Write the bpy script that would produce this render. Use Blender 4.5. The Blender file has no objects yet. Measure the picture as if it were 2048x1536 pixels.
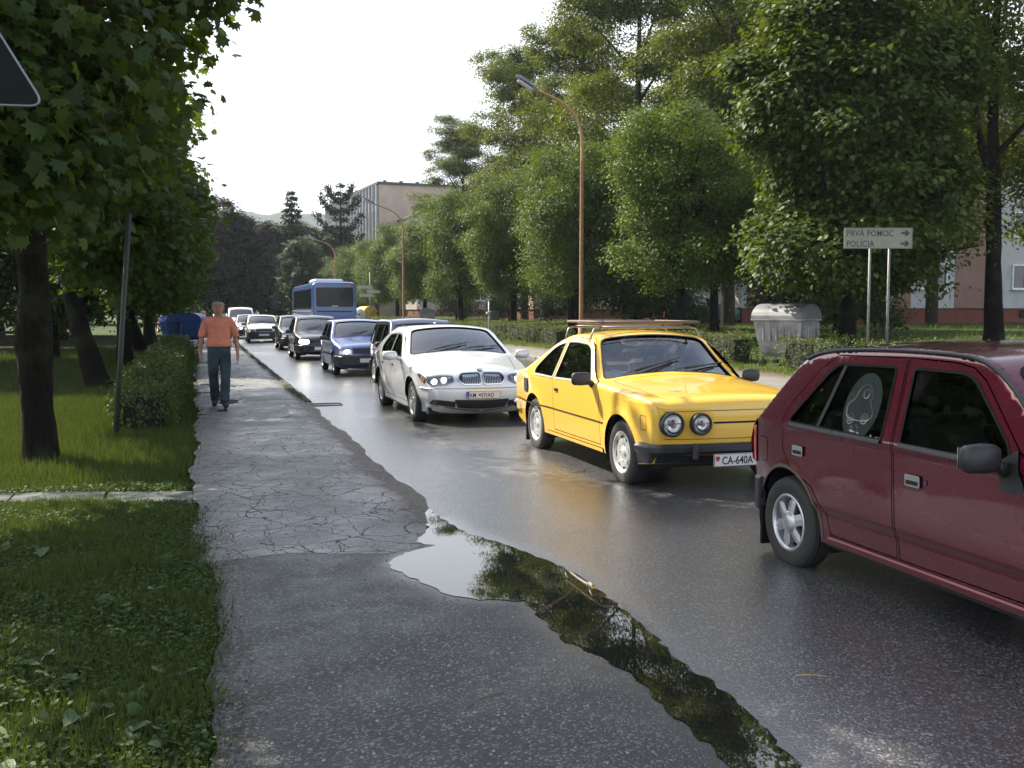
import bpy, math, random
import numpy as np
from mathutils import Vector, Matrix
from mathutils.geometry import delaunay_2d_cdt

random.seed(7)
NR = np.random.default_rng(7)
PI = math.pi
SC = bpy.context.scene
COL = SC.collection

# ------------------------------------------------------------------ camera, sky, sun, exposure
cam_d = bpy.data.cameras.new('camera')
cam_d.sensor_width = 36.0
cam_d.lens = 36.0 * 2000 / 2048
cam_d.clip_start = 0.05
cam_d.clip_end = 6000
cam = bpy.data.objects.new('camera', cam_d)
COL.objects.link(cam)
cam.location = (0, 0, 1.65)
cam.rotation_euler = (math.radians(90 - 4.204), 0, -math.radians(17.232))
SC.camera = cam

SUN_EL, SUN_AZ = math.radians(44), math.radians(-38)      # azimuth from +Y, negative to the left
sun_vec = Vector((math.sin(SUN_AZ) * math.cos(SUN_EL), math.cos(SUN_AZ) * math.cos(SUN_EL), math.sin(SUN_EL)))
world = bpy.data.worlds.new('World')
SC.world = world
world.use_nodes = True
wt = world.node_tree
for n in list(wt.nodes): wt.nodes.remove(n)
wo = wt.nodes.new('ShaderNodeOutputWorld')
bg = wt.nodes.new('ShaderNodeBackground')
sky = wt.nodes.new('ShaderNodeTexSky')
sky.sky_type = 'NISHITA'
sky.sun_disc = False
sky.sun_elevation = SUN_EL
sky.sun_rotation = SUN_AZ
sky.air_density = 1.3
sky.dust_density = 4.0
sky.altitude = 500
# thin bright cloud veil over the sky, thickest low down
tc = wt.nodes.new('ShaderNodeTexCoord')
sep = wt.nodes.new('ShaderNodeSeparateXYZ'); wt.links.new(tc.outputs['Generated'], sep.inputs[0])
nz = wt.nodes.new('ShaderNodeTexNoise'); nz.inputs['Scale'].default_value = 1.6; nz.inputs['Detail'].default_value = 6
mp = wt.nodes.new('ShaderNodeMapping'); mp.inputs['Scale'].default_value = (1, 1, 2.5)
wt.links.new(tc.outputs['Generated'], mp.inputs[0]); wt.links.new(mp.outputs[0], nz.inputs['Vector'])
el = wt.nodes.new('ShaderNodeMapRange')
el.inputs[1].default_value = 0.20; el.inputs[2].default_value = 0.75; el.inputs[3].default_value = 0.97; el.inputs[4].default_value = 0.12
wt.links.new(sep.outputs[2], el.inputs[0])
ad = wt.nodes.new('ShaderNodeMath'); ad.operation = 'ADD'; ad.use_clamp = True
nm = wt.nodes.new('ShaderNodeMapRange'); nm.inputs[1].default_value = .35; nm.inputs[2].default_value = .7; nm.inputs[3].default_value = -.12; nm.inputs[4].default_value = .12
wt.links.new(nz.outputs[0], nm.inputs[0]); wt.links.new(nm.outputs[0], ad.inputs[0]); wt.links.new(el.outputs[0], ad.inputs[1])
mx = wt.nodes.new('ShaderNodeMix'); mx.data_type = 'RGBA'
wt.links.new(ad.outputs[0], mx.inputs[0]); wt.links.new(sky.outputs[0], mx.inputs[6])
mx.inputs[7].default_value = (8.0, 8.4, 9.0, 1)
wt.links.new(mx.outputs[2], bg.inputs[0]); wt.links.new(bg.outputs[0], wo.inputs[0])
bg.inputs[1].default_value = 0.09

sd = bpy.data.lights.new('sun', 'SUN')
sd.energy = 5.0
sd.angle = math.radians(0.5)
sd.color = (1, 0.91, 0.77)
sun = bpy.data.objects.new('sun', sd)
COL.objects.link(sun)
sun.rotation_euler = (-sun_vec).to_track_quat('-Z', 'Y').to_euler()

SC.view_settings.view_transform = 'Standard'
SC.view_settings.look = 'None'
SC.view_settings.gamma = 1
SC.view_settings.use_curve_mapping = False
SC.view_settings.exposure = 1.2
try:
    SC.cycles.max_bounces = 8
    SC.cycles.transparent_max_bounces = 16
    SC.cycles.volume_bounces = 0
    SC.cycles.caustics_reflective = False
    SC.cycles.caustics_refractive = False
    SC.cycles.use_denoising = True
    SC.cycles.sample_clamp_indirect = 6
except Exception:
    pass

# ------------------------------------------------------------------ object helpers
def tag(o, label=None, cat=None, group=None, kind=None):
    if label: o['label'] = label
    if cat: o['category'] = cat
    if group: o['group'] = group
    if kind: o['kind'] = kind
    return o

def thing(name, loc=(0, 0, 0), rz=0, label=None, cat=None, group=None, scale=1):
    o = bpy.data.objects.new(name, None)
    o.empty_display_size = .2
    COL.objects.link(o)
    o.location = loc; o.rotation_euler = (0, 0, rz); o.scale = (scale,) * 3
    return tag(o, label, cat, group)

def link(name, me, parent=None):
    o = bpy.data.objects.new(name, me)
    COL.objects.link(o)
    if parent is not None: o.parent = parent
    return o

def mesh_np(name, V, F, mat, smooth=False, normals=None, rnd=None):
    """V Nx3, F MxK int array (all faces K-gons)"""
    V = np.asarray(V, dtype=np.float32); F = np.asarray(F, dtype=np.int32)
    me = bpy.data.meshes.new(name)
    m, k = F.shape
    me.vertices.add(len(V)); me.vertices.foreach_set('co', V.ravel())
    me.loops.add(m * k); me.loops.foreach_set('vertex_index', F.ravel())
    me.polygons.add(m)
    me.polygons.foreach_set('loop_start', np.arange(0, m * k, k, dtype=np.int32))
    me.polygons.foreach_set('loop_total', np.full(m, k, dtype=np.int32))
    if smooth: me.polygons.foreach_set('use_smooth', np.ones(m, dtype=bool))
    me.update(calc_edges=True)
    if rnd is not None:
        a = me.attributes.new('rnd', 'FLOAT', 'FACE'); a.data.foreach_set('value', np.asarray(rnd, dtype=np.float32))
    if mat: me.materials.append(mat)
    if normals is not None:
        me.normals_split_custom_set_from_vertices([tuple(n) for n in normals])
    return me

class MB:
    """collects simple shapes into one mesh"""
    def __init__(s): s.v = []; s.f = []; s.sm = []
    def add(s, vs, fs, smooth=False):
        b = len(s.v); s.v.extend([tuple(v) for v in vs]); s.f.extend([tuple(i + b for i in f) for f in fs]); s.sm.extend([smooth] * len(fs)); return s
    def box(s, c, d, rz=0, M=None, bev=0):
        x, y, z = d[0] / 2, d[1] / 2, d[2] / 2
        if bev > 0:
            b = min(bev, x * .9, y * .9, z * .9)
            vs = []
            for sx in (-1, 1):
                for sy in (-1, 1):
                    for sz in (-1, 1):
                        vs += [(sx * x, sy * (y - b), sz * (z - b)), (sx * (x - b), sy * y, sz * (z - b)), (sx * (x - b), sy * (y - b), sz * z)]
            import bmesh
            bm = bmesh.new()
            for v in vs: bm.verts.new(v)
            r = bmesh.ops.convex_hull(bm, input=bm.verts)
            bm.verts.index_update()
            bmesh.ops.dissolve_limit(bm, angle_limit=.01, verts=bm.verts, edges=bm.edges)
            bm.verts.index_update(); bm.verts.ensure_lookup_table()
            vs = [v.co.copy() for v in bm.verts]; fs = [[v.index for v in f.verts] for f in bm.faces]
            bm.free()
        else:
            vs = [(-x, -y, -z), (x, -y, -z), (x, y, -z), (-x, y, -z), (-x, -y, z), (x, -y, z), (x, y, z), (-x, y, z)]
            fs = [(3, 2, 1, 0), (4, 5, 6, 7), (0, 1, 5, 4), (1, 2, 6, 5), (2, 3, 7, 6), (3, 0, 4, 7)]
        R = M if M is not None else Matrix.Rotation(rz, 3, 'Z')
        vs = [R @ Vector(v) + Vector(c) for v in vs]
        return s.add(vs, fs)
    def tube(s, pts, r, n=8, cap=True, smooth=True, jit=0, rng=None):
        pts = [Vector(p) for p in pts]
        rs = r if hasattr(r, '__len__') else [r] * len(pts)
        vs = []; fs = []
        up = Vector((0, 0, 1))
        t0 = (pts[1] - pts[0]).normalized()
        a = t0.cross(up) if abs(t0.z) < .95 else t0.cross(Vector((1, 0, 0)))
        a.normalize()
        for i, p in enumerate(pts):
            t = (pts[min(i + 1, len(pts) - 1)] - pts[max(i - 1, 0)]).normalized()
            a = (a - t * a.dot(t)).normalized(); b = t.cross(a)
            for k in range(n):
                an = 2 * PI * k / n
                rr = rs[i] * (1 + (rng.uniform(-jit, jit) if jit else 0))
                vs.append(p + a * (math.cos(an) * rr) + b * (math.sin(an) * rr))
        for i in range(len(pts) - 1):
            for k in range(n):
                k2 = (k + 1) % n
                fs.append((i * n + k, i * n + k2, (i + 1) * n + k2, (i + 1) * n + k))
        s.add(vs, fs, smooth)
        if cap:
            b = len(s.v) - len(vs)
            s.f.append(tuple(b + k for k in reversed(range(n)))); s.sm.append(False)
            s.f.append(tuple(b + (len(pts) - 1) * n + k for k in range(n))); s.sm.append(False)
        return s
    def lathe(s, prof, n=24, axis='Z', c=(0, 0, 0), smooth=True, closed=False):
        """prof list of (radius, height)"""
        vs = []; fs = []
        for (r, h) in prof:
            for k in range(n):
                a = 2 * PI * k / n
                p = (r * math.cos(a), r * math.sin(a), h)
                if axis == 'Y': p = (p[0], p[2], -p[1])
                if axis == 'X': p = (p[2], p[0], p[1])
                vs.append((p[0] + c[0], p[1] + c[1], p[2] + c[2]))
        m = len(prof)
        for i in range(m - (0 if closed else 1)):
            j = (i + 1) % m
            for k in range(n):
                k2 = (k + 1) % n
                fs.append((i * n + k, i * n + k2, j * n + k2, j * n + k))
        return s.add(vs, fs, smooth)
    def prism(s, poly, z0, z1, M=None, c=(0, 0, 0)):
        n = len(poly)
        vs = [Vector((p[0], p[1], z0)) for p in poly] + [Vector((p[0], p[1], z1)) for p in poly]
        if M is not None: vs = [M @ v for v in vs]
        vs = [v + Vector(c) for v in vs]
        fs = [tuple(reversed(range(n))), tuple(range(n, 2 * n))] + [(i, (i + 1) % n, n + (i + 1) % n, n + i) for i in range(n)]
        return s.add(vs, fs)
    def mesh(s, name, mat):
        me = bpy.data.meshes.new(name)
        me.from_pydata(s.v, [], s.f); me.update()
        me.polygons.foreach_set('use_smooth', s.sm)
        if mat: me.materials.append(mat)
        return me
    def obj(s, name, mat, parent=None, loc=None, rz=0):
        o = link(name, s.mesh(name, mat), parent)
        if loc is not None: o.location = loc
        if rz: o.rotation_euler = (0, 0, rz)
        return o

def copy_tree(o, parent=None):
    c = o.copy(); COL.objects.link(c)
    if parent is not None: c.parent = parent
    for ch in o.children: copy_tree(ch, c)
    return c

# ------------------------------------------------------------------ materials
class N:
    def __init__(s, name):
        s.m = bpy.data.materials.new(name); s.m.use_nodes = True
        s.t = s.m.node_tree; s.b = s.t.nodes['Principled BSDF']; s.out = s.t.nodes['Material Output']
    def n(s, typ, **kw):
        x = s.t.nodes.new(typ)
        for k, v in kw.items(): setattr(x, k, v)
        return x
    def l(s, a, b): s.t.links.new(a, b)
    def coord(s, obj=True, scale=None, rot=None, geo=False):
        if geo: o = s.n('ShaderNodeNewGeometry').outputs['Position']
        else: o = s.n('ShaderNodeTexCoord').outputs['Object']
        if scale or rot:
            mp = s.n('ShaderNodeMapping')
            if scale: mp.inputs['Scale'].default_value = scale
            if rot: mp.inputs['Rotation'].default_value = rot
            s.l(o, mp.inputs[0]); o = mp.outputs[0]
        return o
    def noise(s, vec, sc, det=4, rough=.55, dist=0):
        x = s.n('ShaderNodeTexNoise'); x.inputs['Scale'].default_value = sc; x.inputs['Detail'].default_value = det
        x.inputs['Roughness'].default_value = rough; x.inputs['Distortion'].default_value = dist
        s.l(vec, x.inputs['Vector']); return x.outputs[0]
    def ramp(s, fac, a, b, c0=0.0, c1=1.0):
        x = s.n('ShaderNodeMapRange'); x.clamp = True
        for i_, v_ in ((1, a), (2, b), (3, c0), (4, c1)):
            if isinstance(v_, (int, float)): x.inputs[i_].default_value = v_
            else: s.l(v_, x.inputs[i_])
        s.l(fac, x.inputs[0]); return x.outputs[0]
    def mix(s, fac, a, b):
        x = s.n('ShaderNodeMix'); x.data_type = 'RGBA'
        for sock, v in ((x.inputs[0], fac), (x.inputs[6], a), (x.inputs[7], b)):
            if isinstance(v, (tuple, list)): sock.default_value = (v[0], v[1], v[2], 1)
            elif isinstance(v, (int, float)): sock.default_value = v
            else: s.l(v, sock)
        return x.outputs[2]
    def math(s, op, a, b=None):
        x = s.n('ShaderNodeMath'); x.operation = op
        for i, v in enumerate((a, b)):
            if v is None: continue
            if isinstance(v, (int, float)): x.inputs[i].default_value = v
            else: s.l(v, x.inputs[i])
        return x.outputs[0]
    def bump(s, h, strength=.3, dist=.01, prev=None):
        x = s.n('ShaderNodeBump'); x.inputs['Strength'].default_value = strength if isinstance(strength, (int, float)) else 1
        if not isinstance(strength, (int, float)): s.l(strength, x.inputs['Strength'])
        x.inputs['Distance'].default_value = dist
        s.l(h, x.inputs['Height'])
        if prev is not None: s.l(prev, x.inputs['Normal'])
        return x.outputs[0]
    def set(s, **kw):
        nm = dict(color='Base Color', rough='Roughness', metal='Metallic', normal='Normal', spec='Specular IOR Level', coat='Coat Weight', coatr='Coat Roughness', ior='IOR', emis='Emission Color', emstr='Emission Strength', trans='Transmission Weight', alpha='Alpha', sheen='Sheen Weight')
        for k, v in kw.items():
            i = s.b.inputs[nm[k]]
            if isinstance(v, (tuple, list)): i.default_value = (v[0], v[1], v[2], 1)
            elif isinstance(v, (int, float)): i.default_value = v
            else: s.l(v, i)
        return s

_mc = {}
def M(name, color=(.5, .5, .5), rough=.5, metal=0, var=.12, vs=3.0, bump=0, bs=40, coat=0, spec=.5, emis=None, emstr=0):
    """plain procedural material: base colour with a little noise variation"""
    if name in _mc: return _mc[name]
    a = N(name); v = a.coord()
    f = a.noise(v, vs, 5, .6)
    c0 = tuple(c * (1 - var) for c in color); c1 = tuple(min(1, c * (1 + var)) for c in color)
    a.set(color=a.mix(a.ramp(f, .3, .7), c0, c1), rough=a.ramp(f, .25, .75, max(0, rough * .85), min(1, rough * 1.15)), metal=metal, coat=coat, coatr=.05, spec=spec)
    if bump: a.set(normal=a.bump(a.noise(v, bs, 4), bump, .01))
    if emis: a.set(emis=emis, emstr=emstr)
    _mc[name] = a.m
    return a.m

def paint(name, color, metal=0.0, rough=.35, dirt=.25, dcol=(.09, .07, .05)):
    """car paint with clear coat, road dirt low down"""
    if name in _mc: return _mc[name]
    a = N(name); v = a.coord()
    sx = a.n('ShaderNodeSeparateXYZ'); a.l(v, sx.inputs[0])
    n1 = a.noise(v, 3.5, 6, .65); n2 = a.noise(a.coord(scale=(4, 4, 14)), 3, 5, .7); sp = a.noise(v, 90, 2, .5)
    low = a.ramp(sx.outputs[2], .25, .62, 1, 0)
    f = a.math('MULTIPLY', low, a.ramp(n2, .35, .7))
    f = a.math('ADD', a.math('MULTIPLY', f, dirt * 2.2), a.math('MULTIPLY', a.ramp(n1, .4, .75), dirt * .25))
    f = a.math('ADD', f, a.math('MULTIPLY', a.ramp(sp, .68, .75), dirt * .5))
    f = a.math('MINIMUM', f, .85)
    a.set(color=a.mix(f, color, dcol), metal=metal, rough=a.math('ADD', a.math('MULTIPLY', f, .5), rough), coat=a.ramp(f, 0, .6, 1, .1), coatr=a.ramp(f, 0, .5, .05, .35))
    _mc[name] = a.m
    return a.m

def glass(name, tint=(.5, .55, .52), rough=0.0, ior=1.5):
    if name in _mc: return _mc[name]
    a = N(name); a.t.nodes.remove(a.b)
    fr = a.n('ShaderNodeFresnel'); fr.inputs[0].default_value = ior
    tr = a.n('ShaderNodeBsdfTransparent'); tr.inputs[0].default_value = (*tint, 1)
    gl = a.n('ShaderNodeBsdfGlossy'); gl.inputs['Roughness'].default_value = rough
    mxs = a.n('ShaderNodeMixShader')
    f2 = a.math('ADD', a.math('MULTIPLY', fr.outputs[0], 2.4), .10)
    f2 = a.math('MINIMUM', f2, 1.0)
    a.l(f2, mxs.inputs[0]); a.l(tr.outputs[0], mxs.inputs[1]); a.l(gl.outputs[0], mxs.inputs[2]); a.l(mxs.outputs[0], a.out.inputs[0])
    _mc[name] = a.m
    return a.m

def leaf_mat(name, c0, c1, trans=.35, rough=.42, tcol=None):
    if name in _mc: return _mc[name]
    a = N(name)
    at = a.n('ShaderNodeAttribute'); at.attribute_name = 'rnd'
    oi = a.n('ShaderNodeObjectInfo')
    f = a.math('ADD', at.outputs['Fac'], a.math('MULTIPLY', a.math('SUBTRACT', oi.outputs['Random'], .5), .3))
    col = a.mix(f, c0, c1)
    a.set(color=col, rough=min(1, rough + .12), spec=.28)
    tl = a.n('ShaderNodeBsdfTranslucent')
    tcol = tcol or (c1[0] * 1.9, c1[1] * 1.7, c1[2] * .7)
    tt = a.mix(f, tuple(x * .75 for x in tcol), tcol)
    a.l(tt, tl.inputs[0])
    mxs = a.n('ShaderNodeMixShader'); mxs.inputs[0].default_value = trans
    a.l(a.b.outputs[0], mxs.inputs[1]); a.l(tl.outputs[0], mxs.inputs[2]); a.l(mxs.outputs[0], a.out.inputs[0])
    _mc[name] = a.m
    return a.m

def bark_mat(name, c=(.05, .042, .035)):
    if name in _mc: return _mc[name]
    a = N(name); v = a.coord(scale=(6, 6, 1.2))
    n1 = a.noise(v, 6, 6, .7); n2 = a.noise(a.coord(), 2, 4)
    col = a.mix(a.ramp(n1, .3, .7), tuple(x * .45 for x in c), tuple(x * 1.5 for x in c))
    col = a.mix(a.math('MULTIPLY', a.ramp(n2, .5, .7), .5), col, (.05, .06, .03))
    a.set(color=col, rough=.95, spec=.1, normal=a.bump(n1, .9, .03))
    _mc[name] = a.m
    return a.m

# text as a thin mesh
_font_curves = []
def text_mesh(body, size, mat, name='lettering', depth=.001, space=1.0, bold=0.0, sx=1.0):
    cu = bpy.data.curves.new(name, 'FONT'); cu.body = body; cu.size = size; cu.align_x = 'LEFT'; cu.align_y = 'BOTTOM_BASELINE'
    cu.extrude = depth; cu.space_character = space; cu.offset = bold; cu.resolution_u = 3
    o = bpy.data.objects.new(name, cu); COL.objects.link(o)
    dg = bpy.context.evaluated_depsgraph_get(); dg.update()
    me = bpy.data.meshes.new_from_object(o.evaluated_get(dg))
    bpy.data.objects.remove(o)
    for v in me.vertices: v.co.x *= sx
    me.materials.clear(); me.materials.append(mat)
    return me

BLACK_PLASTIC = M('black_plastic', (.022, .023, .025), .45, bump=.05, bs=200)
RUBBER = M('rubber', (.012, .012, .012), .75, bump=.1, bs=120, spec=.2)
DARK = M('dark_cavity', (.012, .012, .012), .95)
CHROME = M('chrome', (.75, .76, .78), .12, 1.0, var=.03)
ALLOY = M('alloy', (.55, .56, .58), .32, .85, var=.08, vs=14)
# ------------------------------------------------------------------ 2-D helpers for the car panels
def chaikin(P, it=2):
    P = np.array(P, dtype=float)
    for _ in range(it):
        Q = [P[0]]
        for i in range(len(P) - 1):
            Q.append(P[i] * .75 + P[i + 1] * .25); Q.append(P[i] * .25 + P[i + 1] * .75)
        Q.append(P[-1]); P = np.array(Q)
    return P

def resample(P, ds, closed=False):
    P = np.array(P, dtype=float)
    if closed: P = np.vstack([P, P[:1]])
    out = [P[0]]
    for i in range(len(P) - 1):
        L = np.linalg.norm(P[i + 1][:2] - P[i][:2]); n = max(1, int(math.ceil(L / ds)))
        for k in range(1, n + 1): out.append(P[i] + (P[i + 1] - P[i]) * k / n)
    if closed: out = out[:-1]
    return np.array(out)

def rpoly(P, r, n=4):
    """closed polygon with rounded corners; r number or list"""
    P = [np.array(p, dtype=float) for p in P]; m = len(P); out = []
    rs = r if hasattr(r, '__len__') else [r] * m
    for i in range(m):
        a, b, c = P[i - 1], P[i], P[(i + 1) % m]
        la, lc = np.linalg.norm(a - b), np.linalg.norm(c - b)
        d = min(rs[i], la * .45, lc * .45)
        if d < 1e-4: out.append(b); continue
        p0 = b + (a - b) / la * d; p1 = b + (c - b) / lc * d
        for k in range(n + 1):
            t = k / n; out.append((1 - t) ** 2 * p0 + 2 * t * (1 - t) * b + t * t * p1)
    return np.array(out)

def area2(P):
    x, y = P[:, 0], P[:, 1]
    return .5 * np.sum(x * np.roll(y, -1) - np.roll(x, -1) * y)

def offset_poly(P, d):
    """d>0 grows"""
    P = np.array(P); s = 1 if area2(P) > 0 else -1
    T = np.roll(P, -1, 0) - P; L = np.linalg.norm(T, axis=1)[:, None]; T = T / np.maximum(L, 1e-9)
    Nn = np.stack([T[:, 1], -T[:, 0]], 1) * s
    A = Nn + np.roll(Nn, 1, 0); l2 = np.sum(A * A, 1)[:, None]
    return P + A * (2 * d / np.maximum(l2, .8)) / 1.0

def pip(Q, P):
    x, y = Q[:, 0][:, None], Q[:, 1][:, None]
    x0, y0 = P[:, 0][None], P[:, 1][None]; x1, y1 = np.roll(P[:, 0], -1)[None], np.roll(P[:, 1], -1)[None]
    c = ((y0 > y) != (y1 > y)) & (x < (x1 - x0) * (y - y0) / (y1 - y0 + 1e-30) + x0)
    return (c.sum(1) % 2) == 1

def dist_poly(Q, P, closed=True):
    A = P; B = np.roll(P, -1, 0)
    if not closed: A = P[:-1]; B = P[1:]
    out = np.full(len(Q), 1e9); idx = np.zeros(len(Q), dtype=int)
    AB = B - A; L2 = np.maximum(np.sum(AB * AB, 1), 1e-12)
    t = np.clip(((Q[:, None, :] - A[None]) * AB[None]).sum(2) / L2[None], 0, 1)
    D = np.linalg.norm(Q[:, None, :] - (A[None] + t[..., None] * AB[None]), axis=2)
    idx = D.argmin(1); out = D[np.arange(len(Q)), idx]
    return out, idx

def triangulate(outer, holes, g, extra=None, ext_clear=.004):
    lo, hi = outer.min(0), outer.max(0)
    xs = np.arange(lo[0] + g * .5, hi[0], g); ys = np.arange(lo[1] + g * .5, hi[1], g)
    G = np.array([(x, y) for x in xs for y in ys]) if len(xs) and len(ys) else np.zeros((0, 2))
    loops = [outer] + list(holes)
    if len(G):
        ok = pip(G, outer)
        for h in holes: ok &= ~pip(G, h)
        G = G[ok]
        for Lp in loops:
            if len(G): G = G[dist_poly(G, Lp)[0] > g * .38]
    if extra is not None and len(extra):
        Ex = extra; ok = pip(Ex, outer)
        for h in holes: ok &= ~pip(Ex, h)
        Ex = Ex[ok]
        for Lp in loops:
            if len(Ex): Ex = Ex[dist_poly(Ex, Lp)[0] > ext_clear]
        if len(Ex):
            if len(G): G = G[np.min(np.linalg.norm(G[:, None] - Ex[None], axis=2), axis=1) > g * .3]
            G = np.vstack([G, Ex]) if len(G) else Ex
    vs = []; es = []
    for Lp in loops:
        b = len(vs); n = len(Lp)
        vs.extend(Vector((p[0], p[1])) for p in Lp); es.extend((b + i, b + (i + 1) % n) for i in range(n))
    vs.extend(Vector((p[0], p[1])) for p in G)
    r = delaunay_2d_cdt(vs, es, [], 0, 1e-6)
    V = np.array([(v.x, v.y) for v in r[0]]); F = np.array([f for f in r[2] if len(f) == 3])
    c = V[F].mean(1); ok = pip(c, outer)
    for h in holes: ok &= ~pip(c, h)
    return V, F[ok]

# ------------------------------------------------------------------ car shell
class Shell:
    def __init__(s, outline, W, belt, tumble, taper=(.10, 1.0, .08, 1.0), low=.05, xw=(1.2, -1.2), R=.29, Ra=.34, flare=.012, creases=(), sill=.24, ds=.035, it=2, roofcurve=.0):
        O = chaikin(outline, it); O = resample(O, ds); s.O = O
        d = np.linalg.norm(np.diff(O[:, :2], axis=0), axis=1); s.u = np.concatenate([[0], np.cumsum(d)])
        s.W, s.belt, s.tumble, s.taper, s.low, s.xw, s.R, s.Ra, s.flare, s.creases, s.sill = W, belt, tumble, taper, low, xw, R, Ra, flare, creases, sill
        s.roofcurve = roofcurve
        s.xmax, s.xmin = O[:, 0].max(), O[:, 0].min()
        T = np.gradient(O[:, :2], axis=0); T /= np.linalg.norm(T, axis=1)[:, None]
        s.Nn = np.stack([T[:, 1], -T[:, 0]], 1)
        s.w = s.Y(O[:, 0], O[:, 1], edge=O[:, 2])
        # rings of extra sample points along the rounded edge
        rings = []
        for k in (.04, .15, .35, .65, 1.0):
            rings.append(O[::2, :2] - s.Nn[::2] * (O[::2, 2:3] * k))
        s.rings = np.vstack(rings)
    def Y0(s, x, z):
        x = np.asarray(x, float); z = np.asarray(z, float)
        fa, fl, ra, rl = s.taper
        tf = np.clip((x - (s.xmax - fl)) / fl, 0, 1.2); tr = np.clip(((s.xmin + rl) - x) / rl, 0, 1.2)
        y = s.W / 2 - fa * tf ** 2 - ra * tr ** 2
        up = np.clip(z - s.belt, 0, 2); dn = np.clip(s.belt - z, 0, 2) / s.belt
        y = y - up * s.tumble - s.roofcurve * up ** 2 - s.low * dn ** 2
        for xx in s.xw:
            rr = np.hypot(x - xx, z - s.R)
            y = y + s.flare * np.exp(-np.clip(rr - s.Ra, 0, 1) / .07)
        for (z0, dep, wd) in s.creases:
            y = y + dep * (1 / (1 + np.exp(-(z - z0) / wd)) - .5)
        return y
    def Y(s, x, z, edge=None):
        y = s.Y0(x, z)
        if edge is not None: return y - edge
        Q = np.stack([np.atleast_1d(x).astype(float), np.atleast_1d(z).astype(float)], 1)
        d, i = dist_poly(Q, s.O[:, :2], closed=False)
        r = s.O[np.minimum(i, len(s.O) - 1), 2]
        dd = np.clip(d, 0, None); k = dd < r
        y = np.atleast_1d(y).copy()
        y[k] -= (r[k] - np.sqrt(np.maximum(2 * r[k] * dd[k] - dd[k] ** 2, 0)))
        return y
    def side3(s, P, side, off=0):
        y = s.Y(P[:, 0], P[:, 1]) + off
        return np.stack([P[:, 0], side * y, P[:, 1]], 1)
    def side_n(s, P, side):
        e = .004
        yx = (s.Y0(P[:, 0] + e, P[:, 1]) - s.Y0(P[:, 0] - e, P[:, 1])) / (2 * e)
        yz = (s.Y0(P[:, 0], P[:, 1] + e) - s.Y0(P[:, 0], P[:, 1] - e)) / (2 * e)
        n = np.stack([-yx, np.ones(len(P)), -yz], 1); n /= np.linalg.norm(n, axis=1)[:, None]
        d, i = dist_poly(P, s.O[:, :2], closed=False)
        q = np.clip(1 - d / s.O[i, 2], 0, 1)[:, None]
        No = np.stack([s.Nn[i, 0], np.zeros(len(P)), s.Nn[i, 1]], 1)
        n = n * np.sqrt(1 - q * q) + No * q; n /= np.linalg.norm(n, axis=1)[:, None]
        n[:, 1] *= side
        return n
    def sp3(s, P, off=0):
        u, v = P[:, 0], P[:, 1]
        f = lambda a: np.interp(u, s.u, a)
        x, z, cr, w, nx, nz = f(s.O[:, 0]), f(s.O[:, 1]), f(s.O[:, 3]), f(s.w), f(s.Nn[:, 0]), f(s.Nn[:, 1])
        l = np.maximum(np.hypot(nx, nz), 1e-6); nx, nz = nx / l, nz / l
        q = np.clip(v / np.maximum(w, .05), -1.02, 1.02); h = cr * (1 - q * q) + off
        return np.stack([x + nx * h, v, z + nz * h], 1)
    def sp_n(s, P):
        e = .006
        a = s.sp3(P + [e, 0]) - s.sp3(P - [e, 0]); b = s.sp3(P + [0, e]) - s.sp3(P - [0, e])
        n = np.cross(a, b); n /= np.maximum(np.linalg.norm(n, axis=1), 1e-9)[:, None]
        nx = np.interp(P[:, 0], s.u, s.Nn[:, 0]); nz = np.interp(P[:, 0], s.u, s.Nn[:, 1])
        sg = np.sign(n[:, 0] * nx + n[:, 2] * nz); sg[sg == 0] = 1
        return n * sg[:, None]
    def ux(s, x):
        """arc length on the upper outline at lengthwise position x"""
        i0 = int(np.argmax(s.O[:, 0])); xs = s.O[i0:, 0]; us = s.u[i0:]
        i1 = int(np.argmin(xs)); return float(np.interp(-x, -xs[:i1 + 1], us[:i1 + 1]))
    def uz_front(s, z):
        i0 = int(np.argmax(s.O[:, 0] * 0 + (s.O[:, 1] > z)))
        return float(np.interp(z, s.O[:i0 + 1, 1], s.u[:i0 + 1]))
    def uz_rear(s, z):
        O = s.O[::-1]; u = s.u[::-1]; i0 = int(np.argmax(O[:, 1] > z))
        return float(np.interp(z, O[:i0 + 1, 1], u[:i0 + 1]))
    def wu(s, u): return float(np.interp(u, s.u, s.w))
    def _mk(s, name, V2, F, loops, f3, fn, mat, wall, flip, parent, off):
        P3 = f3(V2, off); Nn = fn(V2)
        tri = P3[F]; nn = np.cross(tri[:, 1] - tri[:, 0], tri[:, 2] - tri[:, 0])
        sg = (nn * Nn[F].mean(1)).sum(1) < 0
        F = F.copy(); F[sg] = F[sg][:, ::-1]
        V = P3; NN = Nn; FF = [F]
        if wall:
            for Lp in loops:
                a = f3(Lp, off); n = fn(Lp); b = a - n * wall; k = len(Lp); base = len(V)
                c = a.mean(0)
                t = np.roll(a, -1, 0) - a; wn = np.cross(t, n); wn /= np.maximum(np.linalg.norm(wn, axis=1), 1e-9)[:, None]
                V = np.vstack([V, a, b]); NN = np.vstack([NN, wn, wn])
                i = np.arange(k); j = (i + 1) % k
                FF.append(np.stack([base + i, base + j, base + k + j], 1)); FF.append(np.stack([base + i, base + k + j, base + k + i], 1))
        F = np.vstack(FF)
        me = mesh_np(name, V, F, mat, True, NN)
        return link(name, me, parent)
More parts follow.
